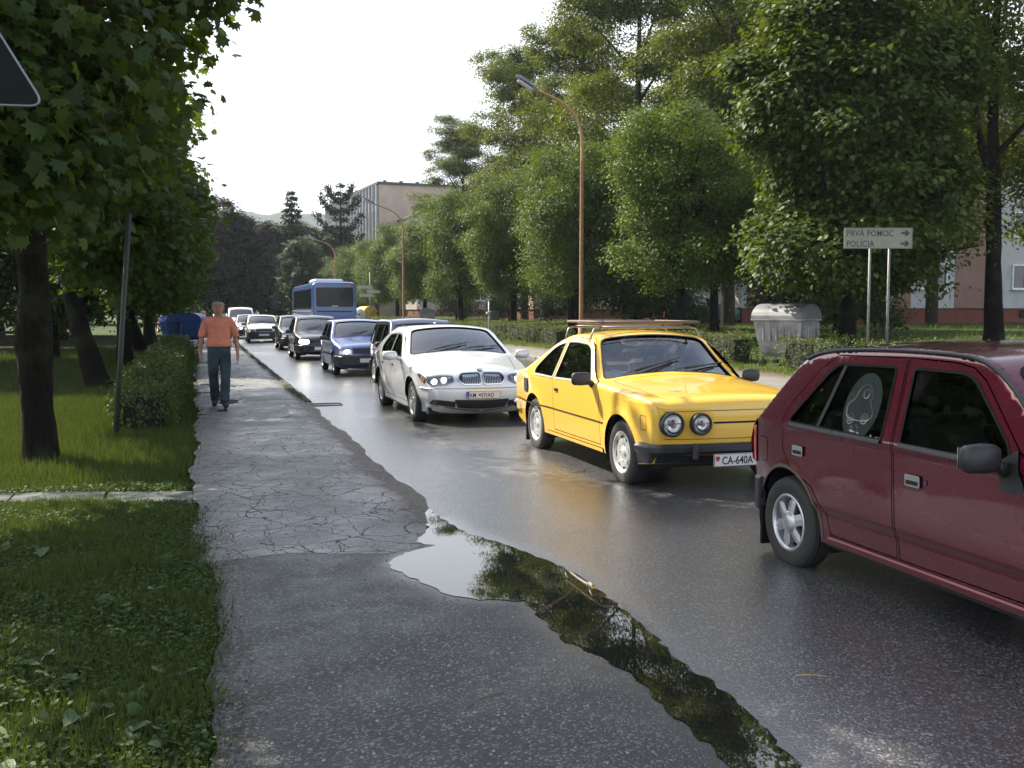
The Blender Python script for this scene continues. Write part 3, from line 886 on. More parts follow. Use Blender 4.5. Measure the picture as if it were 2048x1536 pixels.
rcar, sh = base_car('red_hatchback', S, (4.38, 4.13, 0), HEAD - .01, 'dirty dark red five-door hatchback nearest the camera, sunshade in its rear window', 'cars queueing in the oncoming lane', 1.03, detail=1.6)
for sd in (-1, 1):
    mo = mirror(sh, rcar, .45, .90, BLACK_PLASTIC, sd, (.10, .20, .135), .045)
    tri = rpoly([(.50, .91), (.44, 1.0), (.40, .91)], .006)
    sh.side_panel('mirror_mount', rpoly([(.56, .80), (.50, .99), (.40, .92), (.42, .79)], .015), BLACK_PLASTIC, sd, off=.012, wall=.012, parent=rcar)
    # divider of the rear side window and belt strips
    sh.side_panel('window_divider', rpoly([(-1.035, .922), (-.935, 1.29), (-.905, 1.29), (-1.005, .922)], .003), BLACK_PLASTIC, sd, off=.001, wall=.014, parent=rcar)
    for (a, b) in ((.45, -.285), (-.435, -1.31)):
        sh.side_panel('belt_strip', rpoly([(a, .895), (a, .917), (b, .922), (b, .900)], .004), GREYP, sd, off=.010, wall=.012, parent=rcar)
    # drip rail along the roof
    gt = MB(); pts = [(x, z) for x, z in ((.60, 1.045), (.42, 1.20), (.26, 1.305), (.12, 1.362), (-.05, 1.382), (-.5, 1.388), (-1.0, 1.374), (-1.22, 1.345), (-1.33, 1.305))]
    P2 = resample(chaikin(pts, 2), .04); p3 = sh.side3(P2, sd, .004); gt.tube([tuple(p) for p in p3], .012, 6); gt.obj('drip_rail', BLACK_PLASTIC, rcar)
    # sill stripe and dirt-worn sill
    sh.side_panel('sill_stripe', rpoly([(.75, .268), (.75, .282), (-.95, .282), (-.95, .268)], .003), M('pink_stripe', (.42, .16, .17), .5), sd, off=.006, wall=.006, parent=rcar, g=.2)
    sh.side_panel('tail_lamp', rpoly([(-1.79, .60), (-1.79, .80), (-1.775, .90), (-1.86, .84), (-1.90, .74), (-1.90, .60)], .02), REDL, sd, off=.008, wall=.012, parent=rcar)
    fl = rpoly([(-1.62, .63), (-1.62, .78), (-1.75, .78), (-1.75, .63)], .03)
    if sd < 0:
        f_ = sh.side_panel('fuel_flap', fl, red, sd, off=.002, wall=.004, parent=rcar)
        sh.side_panel('flap_gap', offset_poly(fl, .005), DARK, sd, [offset_poly(fl, -.001)], off=.001, wall=.001, parent=f_)
    ks = rpoly([(-.085 + .012 * math.cos(a), .742 + .016 * math.sin(a)) for a in np.linspace(0, 2 * PI, 10, endpoint=False)], 0)
    sh.side_panel('door_lock', ks, GREYP, sd, off=.004, wall=.006, parent=rcar)
    mf = MB(); mf.box((-1.70, sd * .70, .20), (.02, .17, .26), bev=.01); mf.obj('mud_flap', RUBBER, rcar)
    # wheel arch edge
    arc = [( -1.36 + .350 * math.cos(a), .283 + .350 * math.sin(a)) for a in np.linspace(-.05, PI + .05, 24)]
    arc2 = [( -1.36 + .368 * math.cos(a), .283 + .368 * math.sin(a)) for a in np.linspace(PI + .05, -.05, 24)]
    sh.side_panel('arch_lip', np.array(arc + arc2), M('arch_dirt', (.10, .085, .065), .7, vs=12), sd, off=.003, wall=.01, parent=rcar)
sh.band('rear_bumper', .28, .53, BLACK_PLASTIC, rcar, -1.70, False, .045, bev=.03)
sh.band('front_bumper', .28, .52, BLACK_PLASTIC, rcar, 1.45, True, .045, bev=.03)
sh.sp_panel('tailgate_lamp', rect(sh, .62, .80, .52, .74, .02, front=False), REDL, off=.006, wall=.006, parent=rcar)
sh.sp_panel('tailgate_lamp', rect(sh, .62, .80, -.74, -.52, .02, front=False), REDL, off=.006, wall=.006, parent=rcar)
for sd in (-1, 1):
    sh.sp_panel('headlight', rect(sh, .56, .69, sd * .45, sd * .72, .02), LENS, off=.01, wall=.008, parent=rcar)
wipers(sh, rcar, .78, [(-.5, .05), (0, .55)], .3)
# round mesh sunshade with a little line-drawn car, behind the rear side window
def disc_on(sh, cx, cz, rx, rz, off, name, mat, side, parent):
    P = np.array([(cx + rx * math.cos(a), cz + rz * math.sin(a)) for a in np.linspace(0, 2 * PI, 28, endpoint=False)])
    return sh.side_panel(name, P, mat, side, off=off, wall=0, parent=parent, g=.1)
shade_m = N('sunshade_mesh'); shade_m.t.nodes.remove(shade_m.b)
_t = shade_m.n('ShaderNodeBsdfTransparent'); _d = shade_m.n('ShaderNodeBsdfDiffuse'); _d.inputs[0].default_value = (.55, .6, .58, 1); _x = shade_m.n('ShaderNodeMixShader'); _x.inputs[0].default_value = .62
shade_m.l(_t.outputs[0], _x.inputs[1]); shade_m.l(_d.outputs[0], _x.inputs[2]); shade_m.l(_x.outputs[0], shade_m.out.inputs[0])
so = disc_on(sh, -.70, 1.07, .155, .185, -.022, 'sunshade', shade_m.m, -1, rcar)
def shade_line(pts, closed=False):
    mb = MB(); P = np.array(pts)
    P = chaikin(P, 2); P3 = sh.side3(P, -1, -.018)
    mb.tube([tuple(p) for p in P3], .0050, 4); return mb.obj('drawn_line', M('white_line', (.8, .8, .76), .8, emis=None), so)
cx, cz = -.70, 1.05
shade_line([(cx - .11, cz - .02), (cx - .12, cz + .03), (cx - .07, cz + .05), (cx - .05, cz + .12), (cx + .02, cz + .15), (cx + .07, cz + .10), (cx + .08, cz + .03), (cx + .12, cz), (cx + .11, cz - .05), (cx, cz - .06), (cx - .09, cz - .05), (cx - .11, cz - .02)])
for (qx, qz, qr) in ((cx - .06, cz - .055, .03), (cx + .06, cz - .045, .03), (cx - .06, cz - .055, .014), (cx + .06, cz - .045, .014), (cx + .02, cz + .09, .028)):
    shade_line([(qx + qr * math.cos(a), qz + qr * math.sin(a)) for a in np.linspace(0, 2 * PI, 10)])

# ---- silver saloon
silv = paint('silver_paint', (.64, .66, .68), metal=.35, rough=.32, dirt=.06, dcol=(.25, .23, .20))
S = dict(outline=[(1.98, .20, .05, .06), (2.08, .30, .12, .11), (2.12, .44, .12, .11), (2.10, .60, .10, .11), (2.03, .695, .06, .11), (1.86, .77, .06, .09), (1.5, .84, .09, .07), (1.05, .925, .09, .06), (.88, .955, .05, .08), (.78, .985, .03, .10), (.45, 1.18, .03, .10), (.10, 1.365, .05, .07), (-.05, 1.405, .07, .05), (-.45, 1.425, .09, .045), (-.85, 1.40, .09, .045), (-1.15, 1.33, .07, .05), (-1.5, 1.17, .05, .06), (-1.82, 1.035, .05, .06), (-2.0, 1.02, .06, .05), (-2.28, .995, .07, .05), (-2.37, .90, .07, .08), (-2.36, .5, .12, .10), (-2.22, .24, .06, .06)],
    W=1.82, belt=.93, tumble=.36, roofcurve=.15, taper=(.15, .95, .12, .9), low=.06, xw=(1.38, -1.38), R=.325, Ra=.375, flare=.028, creases=((.80, .012, .02), (.36, .03, .02)), sill=.19, paint=silv, rim='spoke', rimR=.22, tw=.21,
    doors=[[(.92, .27), (.99, .55), (.96, .87), (.80, .955), (.42, 1.20), (.15, 1.32), (.0, 1.345), (-.27, 1.355), (-.26, .27)],
           [(-.275, .27), (-.285, 1.355), (-.9, 1.325), (-1.18, 1.19), (-1.30, 1.06), (-1.22, .80), (-1.05, .62), (-.985, .45), (-.95, .27)]],
    windows=[(rpoly([(.68, .965), (.36, 1.17), (.12, 1.28), (-.02, 1.305), (-.235, 1.312), (-.225, .965)], [.02, .1, .06, .03, .02, .02]), 0),
             (rpoly([(-.31, .965), (-.32, 1.312), (-.86, 1.285), (-1.10, 1.16), (-1.19, 1.05), (-1.10, .985)], [.02, .02, .08, .06, .05, .03]), 1)],
    handles=[(-.10, .80, .18, .03, silv), (-1.02, .80, .16, .03, silv)], windscreen=(.82, .11, .075, .06, .10), rearscreen=(-1.72, -1.14, .10, .09, .10), hood=(1.93, .93, .17, .08, .10), seal=BLACK_PLASTIC, glass=glass('car_glass_green', (.55, .63, .60)))
bcar, sh = base_car('silver_saloon', S, (3.84, 15.95, 0), HEAD, 'silver saloon with twin kidney grille and headlights on behind the yellow coupe', 'cars queueing in the oncoming lane', .975, detail=1.1)
fz = sh.uz_front
MESHB = M('grille_black', (.015, .015, .016), .5)
for sd in (-1, 1):
    kp = rpoly([(fz(.578), sd * .025), (fz(.686), sd * .025), (fz(.690), sd * .30), (fz(.64), sd * .36), (fz(.582), sd * .29)], .03)
    ko = sh.sp_panel('kidney_grille', kp, MESHB, off=.004, wall=.004, parent=bcar)
    sh.sp_panel('grille_frame', offset_poly(kp, .010), CHROME, [offset_poly(kp, -.004)], off=.014, wall=.014, parent=ko)
    for k in range(10):
        y = sd * (.05 + k * .026)
        sh.sp_panel('grille_bar', rect(sh, .588, .680, y - .003, y + .003, .001), CHROME, off=.010, wall=.006, parent=ko)
    hp = rpoly([(fz(.625), sd * .42), (fz(.675), sd * .43), (fz(.712), sd * .62), (fz(.720), sd * .79), (fz(.64), sd * .81), (fz(.592), sd * .74), (fz(.588), sd * .54)], .02)
    ho = sh.sp_panel('headlight', hp, MESHB, off=.003, wall=.004, parent=bcar)
    for (yy, rr, mm) in ((.70, .046, LIT), (.565, .046, LITW)):
        c_ = np.array([(fz(.650) + rr * math.cos(a), sd * yy + rr * math.sin(a)) for a in np.linspace(0, 2 * PI, 18, endpoint=False)])
        sh.sp_panel('lamp_ring', offset_poly(c_, .010), CHROME, off=.006, wall=.002, parent=ho)
        sh.sp_panel('lamp', offset_poly(c_, -.008), mm, off=.009, wall=.002, parent=ho)
    sh.sp_panel('lens', offset_poly(hp, .006), LENS, off=.018, wall=.014, parent=ho)
    so_ = sh.side_panel('headlight_wing', rpoly([(1.94, .615), (2.02, .70), (1.84, .765), (1.68, .755), (1.84, .65)], .02), MESHB, sd, off=.003, wall=.004, parent=bcar)
    sh.side_panel('indicator', rpoly([(1.90, .63), (1.95, .68), (1.83, .72), (1.82, .68)], .01), AMBER, sd, off=.006, wall=.004, parent=so_)
    sh.sp_panel('lower_intake', rpoly([(fz(.30), sd * .40), (fz(.375), sd * .40), (fz(.385), sd * .74), (fz(.34), sd * .78), (fz(.31), sd * .72)], .02), MESHB, off=.004, wall=.003, parent=bcar)
    sh.sp_panel('chrome_strip', rpoly([(fz(.275), sd * .02), (fz(.285), sd * .02), (fz(.300), sd * .80), (fz(.290), sd * .80)], .002), CHROME, off=.010, wall=.008, parent=bcar)
    c_ = np.array([(fz(.342) + .032 * math.cos(a), sd * .70 + .032 * math.sin(a)) for a in np.linspace(0, 2 * PI, 14, endpoint=False)])
    sh.sp_panel('fog_lamp', c_, LENS, off=.010, wall=.006, parent=bcar)
    mirror(sh, bcar, .66, .93, silv, sd, (.14, .24, .15), .05)
sh.sp_panel('centre_intake', rpoly([(fz(.30), -.36), (fz(.40), -.42), (fz(.40), .42), (fz(.30), .36)], .02), MESHB, off=.004, wall=.003, parent=bcar)
sh.band('bumper_edge', .545, .562, silv, bcar, 1.80, True, .018, bev=.008)
plate(bcar, [('KM', -.205, .085, .78), ('571AO', -.035, .085, .78)], bcar, (2.12 + .12, 0, .455))
cr = MB(); cr.prism([(-.016, .02), (.016, .02), (.016, -.005), (0, -.022), (-.016, -.005)], 0, .002, M=Matrix(((0, 0, 1), (1, 0, 0), (0, 1, 0))), c=(2.247, -.055, .455)); cr.obj('crest', M('crest_red', (.5, .04, .05), .5), bcar)
# round badge on the bonnet edge
ub_ = sh.ux(1.97)
for (rr, mt, of) in ((.040, CHROME, .006), (.034, BLACK_PLASTIC, .008), (.022, M('badge_white', (.8, .8, .8), .3), .010)):
    c_ = np.array([(ub_ + rr * math.cos(a), rr * math.sin(a)) for a in np.linspace(0, 2 * PI, 20, endpoint=False)]); sh.sp_panel('badge', c_, mt, off=of, wall=.003, parent=bcar)
for (a0) in (0, PI):
    c_ = np.array([(ub_, 0)] + [(ub_ + .022 * math.cos(a0 + a), .022 * math.sin(a0 + a)) for a in np.linspace(0, PI / 2, 7)]); sh.sp_panel('badge_quarter', c_, M('badge_blue', (.02, .15, .5), .3), off=.012, wall=.002, parent=bcar)
wipers(sh, bcar, .80, [(-.55, .05), (.0, .6)], .3)
m = MB(); m.box((.20, 0, 1.27), (.03, .24, .06), bev=.02); m.obj('rear_view_mirror', BLACK_PLASTIC, bcar)
an = MB(); an.box((-.95, 0, 1.46), (.14, .03, .05), bev=.012); an.obj('aerial', silv, bcar)
sr = sh.sp_panel('sunroof', rpoly([(sh.ux(-.18), -.42), (sh.ux(-.75), -.42), (sh.ux(-.75), .42), (sh.ux(-.18), .42)], .05), glass('sunroof_glass', (.05, .05, .05)), off=.004, wall=.003, parent=bcar)

# ---- boxy hatchbacks and estates further back
def boxy(name, loc, col, label, rear='hatch', H=1.40, W=1.63, metal=.2, lit=None, front='rect', scale=1.0, heading=HEAD, detail=.8, group='cars queueing in the oncoming lane', bumper=None, grille=True, platetext=None, rnd=0.0, gls=None, bump_h=(.28, .52)):
    p = paint('paint_' + name + '_%02d' % int(col[2] * 100), col, metal=metal, rough=.34, dirt=.12)
    rr = rnd
    fr = [(1.86, .22, .05, .05), (1.95, .32, .09 + rr, .07 + rr), (1.97, .50, .09 + rr, .08 + rr), (1.95, .66, .06 + rr, .08 + rr), (1.86, .75 + rr * .3, .05, .06), (1.55, .80 + rr * .4, .06, .05), (1.1, .86 + rr * .4, .06, .05), (.84, .90 + rr * .3, .04, .06), (.76, .93 + rr * .2, .03, .08), (.48, 1.14, .03, .08), (.20, 1.33, .04, .05), (.06, H - .025, .05, .04), (-.35, H, .055, .035)]
    if rear == 'hatch': rest = [(-.9, H - .01, .055, .035), (-1.22, H - .04, .05, .035), (-1.40, H - .12, .04, .03), (-1.70, .98, .04, .03), (-1.85, .84, .05, .05), (-1.88, .55, .07, .06), (-1.78, .26, .05, .05)]
    elif rear == 'saloon': rest = [(-.8, H - .01, .055, .035), (-1.05, H - .05, .05, .035), (-1.40, 1.08, .04, .04), (-1.55, .96, .05, .04), (-2.0, .93, .05, .04), (-2.10, .84, .05, .05), (-2.10, .55, .07, .06), (-2.0, .26, .05, .05)]
    else: rest = [(-1.2, H - .005, .055, .035), (-1.75, H - .02, .05, .035), (-1.90, H - .09, .04, .03), (-2.08, .95, .04, .03), (-2.14, .80, .05, .05), (-2.14, .50, .07, .06), (-2.05, .26, .05, .05)]
    xq = -1.33 if rear == 'hatch' else (-1.22 if rear == 'saloon' else -1.15)
    wins = [(rpoly([(.45, .925), (.12, 1.27), (-.02, H - .10), (-.33, H - .10), (-.30, .925)], [.03, .06, .03, .02, .02]), 0),
            (rpoly([(-.43, .925), (-.46, H - .10), (-.98, H - .11), (-1.05, H - .15), (xq + .02, .95), (xq + .04, .93)], .02), 1)]
    if rear == 'estate': wins[1] = (rpoly([(-.43, .925), (-.46, H - .10), (-1.12, H - .105), (-1.12, .93)], .02), 1); wins.append((rpoly([(-1.19, .93), (-1.19, H - .11), (-1.72, H - .125), (-1.90, .95)], .03), None))
    if rear == 'saloon': wins[1] = (rpoly([(-.43, .925), (-.46, H - .10), (-.90, H - .12), (-1.20, .95)], .03), 1)
    doors = [[(.60, .30), (.66, .62), (.62, .87), (.50, .97), (.16, 1.29), (.04, H - .06), (-.385, H - .055), (-.355, .30)],
             [(-.375, .30), (-.405, H - .055), (-.98 if rear != 'estate' else -1.14, H - .065), (-1.12 if rear != 'estate' else -1.16, H - .16 if rear != 'estate' else 1.0), (-1.39 if rear != 'saloon' else -1.27, .97) if rear != 'estate' else (-1.16, .85), (-1.40 if rear == 'hatch' else -1.16, .75), (-1.10, .56), (-.96, .42), (-.93, .30)]]
    S = dict(outline=fr + rest, W=W, belt=.90, tumble=.32, taper=(.09 + rr, .8, .07, .7), low=.06, xw=(1.13, -1.32), R=.283, Ra=.34, flare=.014, creases=((.86, .010, .006),), sill=.235, paint=p, rim='steel', rimR=.175, tw=.165, doors=doors, windows=wins, windscreen=(.78, .195, .05, .045, .08), rearscreen=((-1.66, -1.42, .10, .08, .06) if rear == 'hatch' else ((-1.36, -1.07, .09, .08, .06) if rear == 'saloon' else (-2.04, -1.91, .10, .08, .04))), hood=(1.84, .88, .07, .06, .05), glass=gls or GL, shelf=-1.35)
    car, sh = base_car(name, S, loc, heading, label, group, scale, detail=detail)
    bm = bumper or BLACK_PLASTIC
    sh.band('front_bumper', bump_h[0], bump_h[1], bm, car, 1.49, True, .05, n=9, bev=.02)
    sh.band('rear_bumper', .28, .52, bm, car, -1.68, False, .045, n=9, bev=.02)
    fz = sh.uz_front
    for sd in (-1, 1):
        if front == 'rect': hp = rect(sh, .555, .685, sd * .44, sd * .74, .02)
        else: hp = rpoly([(fz(.56), sd * .42), (fz(.66), sd * .42), (fz(.70), sd * .60), (fz(.69), sd * .72), (fz(.60), sd * .76), (fz(.55), sd * .62)], .04)
        RF = M('headlight_reflector', (.7, .7, .68), .15, .8)
        ho = sh.sp_panel('headlight', hp, RF if lit is LITW else (lit or RF), off=.005, wall=.005, parent=car)
        if lit is LITW: sh.sp_panel('lit_bulb', np.array([(fz(.62) + .045 * math.cos(a), sd * .56 + .075 * math.sin(a)) for a in np.linspace(0, 2 * PI, 12, endpoint=False)]), LIT, off=.008, wall=.002, parent=ho)
        sh.sp_panel('lens', offset_poly(hp, .004), LENS, off=.016, wall=.012, parent=ho)
        sh.side_panel('indicator', rpoly([(1.80, .56), (1.80, .68), (1.92, .67), (1.94, .57)], .01), AMBER, sd, off=.004, wall=.004, parent=car)
        mirror(sh, car, .44, .89, BLACK_PLASTIC, sd, (.10, .19, .12), .04)
        sh.side_panel('side_moulding', rpoly([(.75, .50), (.75, .545), (-.96, .545), (-.96, .50)], .005), BLACK_PLASTIC, sd, off=.008, wall=.008, parent=car, g=.2)
        sh.sp_panel('tail_lamp', rect(sh, .62, .80, sd * .50, sd * .74, .02, front=False), REDL, off=.006, wall=.006, parent=car)
    if grille:
        go = sh.sp_panel('grille', rect(sh, .57, .675, -.40, .40, .01), MESHB, off=.004, wall=.004, parent=car)
        for k in range(3): sh.sp_panel('grille_bar', rect(sh, .59 + k * .028, .597 + k * .028, -.38, .38, .001), GREYP, off=.010, wall=.006, parent=go)
    plate(car, platetext or [], car, (2.10 + rr, 0, .41), blue=False)
    wipers(sh, car, .76, [(-.5, .05), (.0, .55)], .3)
    return car, sh

c1, _ = boxy('dark_estate', (4.50, 21.2, 0), (.018, .028, .075), 'dark blue estate car half hidden behind the silver saloon', 'estate', H=1.46)
c2, sh2 = boxy('blue_hatchback', (4.00, 26.9, 0), (.055, .10, .27), 'mid blue boxy hatchback with black bumper and shining headlight', 'hatch', lit=LITW, metal=.1)
hs = MB(); hs.box((.98, .18, .905), (.05, .62, .022), bev=.006); hs.obj('bonnet_vent', BLACK_PLASTIC, c2)
tx = MB(); tx.tube([(-.2, 0, 1.39), (-.32, 0, 1.52)], .006, 6); tx.obj('aerial', BLACK_PLASTIC, c2)
c3, _ = boxy('dark_hatchback', (3.78, 35.3, 0), (.018, .026, .040), 'near-black rounded hatchback with bright headlight behind the blue one', 'hatch', lit=LIT, front='round', rnd=.05, H=1.45, bumper=paint('paint_dark_bumper', (.012, .015, .022), dirt=.1))
c4, _ = boxy('dark_hatchback', (3.90, 44.0, 0), (.03, .038, .045), 'dark grey hatchback, last dark car before the white saloon', 'hatch', H=1.43, rnd=.03, detail=.6)
c5, _ = boxy('white_hatchback', (3.05, 54.6, 0), (.78, .78, .76), 'white boxy hatchback with wide black bumper far down the queue', 'hatch', metal=0, detail=.6, bump_h=(.24, .56))
c6, _ = boxy('pale_car', (2.75, 62.0, 0), (.30, .31, .32), 'pale grey car peeking out behind the white hatchback, one headlight lit', 'saloon', lit=LITW, detail=.5)
# far cars
c8, _ = boxy('silver_car', (1.9, 106, 0), (.55, .57, .60), 'distant silver car with both headlights shining beside the lamp post', 'hatch', lit=LIT, detail=.4, metal=.4)
c9, _ = boxy('grey_car', (2.9, 96, 0), (.20, .22, .25), 'distant grey car seen over the man\'s shoulder', 'saloon', detail=.4, lit=LITW)
c10, _ = boxy('silver_car', (-2.6, 92, 0), (.5, .5, .52), 'silver hatchback parked beyond the blue recycling bins', 'estate', heading=PI / 2, detail=.4, group='parked cars beyond the trees')
c11, _ = boxy('red_car', (-2.2, 80, 0), (.40, .03, .03), 'red car roof showing just above the blue recycling bins', 'hatch', heading=PI / 2 + .2, detail=.4, group='parked cars beyond the trees', H=1.36)
c12, _ = boxy('teal_car', (24.5, 46.0, .93), (.03, .16, .17), 'teal car parked by the apartment block behind a tree trunk', 'hatch', heading=-.3, detail=.5, group='parked cars beyond the trees', metal=.3)
# white van
S = dict(outline=[(2.0, .25, .05, .05), (2.12, .40, .1, .08), (2.14, .75, .1, .08), (2.0, .98, .06, .08), (1.6, 1.12, .05, .07), (1.35, 1.22, .04, .08), (.75, 1.78, .05, .07), (.5, 1.88, .07, .05), (0, 1.92, .08, .05), (-2.0, 1.90, .08, .05), (-2.25, 1.84, .08, .05), (-2.34, 1.6, .07, .05), (-2.38, .5, .07, .05), (-2.3, .3, .05, .05)], W=1.85, belt=1.12, tumble=.17, taper=(.12, .8, .05, .5), low=.05, xw=(1.35, -1.35), R=.32, Ra=.38, flare=.01, sill=.28, paint=paint('van_white', (.72, .73, .72), dirt=.1), rim='steel', rimR=.2, tw=.19,
    doors=[[(1.15, .35), (1.2, 1.1), (.85, 1.5), (.62, 1.76), (.05, 1.78), (.05, .35)]], windows=[(rpoly([(1.1, 1.15), (.62, 1.62), (.12, 1.66), (.12, 1.15)], .05), 0), (rpoly([(-.1, 1.15), (-.1, 1.66), (-1.0, 1.66), (-1.0, 1.15)], .05), None)], windscreen=(1.42, .76, .08, .08, .1), hood=(2.0, 1.5, .1, .1, .08), cat='van')
van, sh = base_car('white_van', S, (2.55, 70.5, 0), HEAD, 'white van standing taller than the cars behind the white hatchback', 'cars queueing in the oncoming lane', .96, detail=.5)
sh.band('front_bumper', .34, .60, GREYP, van, 1.76, True, .05, n=8)
for sd in (-1, 1):
    sh.sp_panel('headlight', rect(sh, .72, .88, sd * .5, sd * .80, .02), LITW, off=.006, wall=.006, parent=van)
    mirror(sh, van, 1.05, 1.15, BLACK_PLASTIC, sd, (.12, .2, .24), .07)
sh.sp_panel('grille', rect(sh, .70, .86, -.42, .42, .02), MESHB, off=.004, wall=.004, parent=van)

# ---- blue coach seen from behind
def coach(loc, rz):
    t = thing('blue_coach', loc, rz, 'tall blue coach driving away with its dark rear window towards us', 'bus')
    bp = paint('coach_blue', (.045, .12, .33), metal=.15, rough=.3, dirt=.10)
    L, W2, H = 11.5, 2.5, 3.25
    def ring(y, ins, h0, h1):
        w = W2 / 2 - ins
        return [(-w, y, h0), (-w, y, h1 - .35), (-w + .04, y, h1 - .16), (-w + .16, y, h1 - .04), (-w + .4, y, h1), (w - .4, y, h1), (w - .16, y, h1 - .04), (w - .04, y, h1 - .16), (w, y, h1 - .35), (w, y, h0)]
    mb = MB(); secs = [ring(0, .10, .45, H - .10), ring(.05, .03, .42, H - .03), ring(.2, 0, .40, H), ring(L - .6, 0, .40, H), ring(L - .1, .12, .42, H - .12), ring(L, .25, .45, H - .3)]
    vs = [p for s_ in secs for p in s_]; n = 10
    fs = [(i * n + k, i * n + (k + 1) % n, (i + 1) * n + (k + 1) % n, (i + 1) * n + k) for i in range(5) for k in range(n)] + [tuple(range(n)), tuple(5 * n + k for k in reversed(range(n)))]
    mb.add(vs, fs, False); mb.obj('body', bp, t)
    gm = M('coach_window_glass', (.006, .010, .010), .10, spec=.3, var=.05)
    m = MB(); m.prism([tuple(p) for p in rpoly([(-1.03, 1.86), (1.03, 1.86), (1.03, 2.93), (-1.03, 2.93)], .12)], 0, .03, M=Matrix(((1, 0, 0), (0, 0, -1), (0, 1, 0))), c=(0, -.01, 0)); m.obj('rear_window', gm, t)
    m = MB(); m.box((0, -.045, 1.90), (.36, .01, .05)); m.obj('maker_badge', M('badge_silver', (.45, .45, .42), .4, .5), t)
    m = MB(); m.box((0, -.02, 1.60), (2.0, .05, .06), bev=.02); m.obj('engine_lid_groove', M('coach_dark', (.01, .02, .06), .5), t)
    m = MB(); m.box((0, -.012, 1.10), (1.9, .03, .85), bev=.02); m.obj('engine_lid', bp, t)
    m = MB(); m.box((0, -.03, .48), (2.36, .14, .30), bev=.05); m.obj('rear_bumper', bp, t)
    for sd in (-1, 1):
        m = MB(); m.box((sd * 1.12, -.02, .80), (.13, .06, .30), bev=.02); m.obj('tail_lamp', REDL, t)
        m = MB(); m.box((sd * 1.12, -.055, .72), (.09, .02, .09)); m.obj('lit_tail_lamp', REDLIT, t)
        m = MB(); m.box((sd * .78, -.03, 3.0), (.18, .03, .05)); m.obj('marker_lamp', AMBER, t)
        m = MB(); m.box((sd * .93, -.03, 3.0), (.08, .03, .05)); m.obj('marker_lamp', REDL, t)
        for k in range(6):
            m = MB(); m.box((sd * 1.252, 1.1 + k * 1.62, 2.30), (.02, 1.54, 1.12), bev=.008); m.obj('side_window', gm, t)
        m = MB(); m.box((sd * 1.245, L / 2, 1.62), (.03, L - 1.2, .06)); m.obj('side_trim', M('coach_trim', (.5, .52, .55), .3, .6), t)
        for y in (2.6, 9.0):
            make_wheel(.48, .28, .29, 'steel', t, sd * 1.08, y, 1).rotation_euler = (0, 0, PI / 2 * (1 if sd < 0 else -1))
            m = MB(); m.lathe([(.56, -.13), (.56, .13)], 24, 'X', c=(sd * 1.13, y, .48)); m.obj('wheel_housing', DARK, t)
    m = MB(); m.box((0, 3.6, H + .10), (1.7, 2.6, .26), bev=.1); m.obj('roof_cooling_unit', M('coach_white', (.6, .63, .68), .4), t)
    m = MB(); m.box((0, L / 2, .42), (2.3, L - 1, .2)); m.obj('underbody', DARK, t)
    return t
coach((7.15, 56.5, 0), .012)
# ------------------------------------------------------------------ ground, road, pavement
def gz(x, y):
    """terrain height right of the far kerb and left of the path"""
    if x < 10.6: return -.035
    return float(np.interp(x, [10.6, 10.75, 13.7, 14.6, 17, 20, 26, 45, 200], [-.035, .10, .12, .20, .48, .80, .93, 1.0, 1.0]))

def grid_sheet(name, xs, ys, zf, mat, kind='structure', smooth=True):
    X, Y = np.meshgrid(xs, ys); nx, ny = len(xs), len(ys)
    Z = np.array([[zf(x, y) for x in xs] for y in ys])
    V = np.stack([X.ravel(), Y.ravel(), Z.ravel()], 1)
    i, j = np.meshgrid(np.arange(nx - 1), np.arange(ny - 1)); a = (j * nx + i).ravel()
    F = np.stack([a, a + 1, a + nx + 1, a + nx], 1)
    o = link(name, mesh_np(name, V, F, mat, smooth)); o['kind'] = kind
    return o

# grass / earth
a = N('lawn_earth'); v = a.coord(geo=True)
n1 = a.noise(v, .35, 5, .6); n2 = a.noise(v, 5, 6, .7); n3 = a.noise(v, 45, 3, .6)
c = a.mix(a.ramp(n2, .3, .7), (.022, .045, .010), (.055, .095, .018))
c = a.mix(a.math('MULTIPLY', a.ramp(n1, .52, .66), .7), c, (.085, .066, .042))
c = a.mix(a.math('MULTIPLY', a.ramp(n3, .4, .7), .35), c, (.02, .03, .01))
a.set(color=c, rough=.95, spec=.2, normal=a.bump(n3, .8, .04))
LAWN = a.m
xs = np.concatenate([[-400, -150, -60, -30], np.arange(-20, 10.5, 1.5), [10.6, 10.75, 12, 13.7, 14.6, 15.8, 17, 18.5, 20, 23, 26, 32, 45, 80, 200, 500]])
ys = np.concatenate([[-40, -10], np.arange(0, 60, 4.), np.arange(60, 200, 10.), [260, 400, 800, 1700]])
grid_sheet('ground', xs, ys, gz, LAWN)

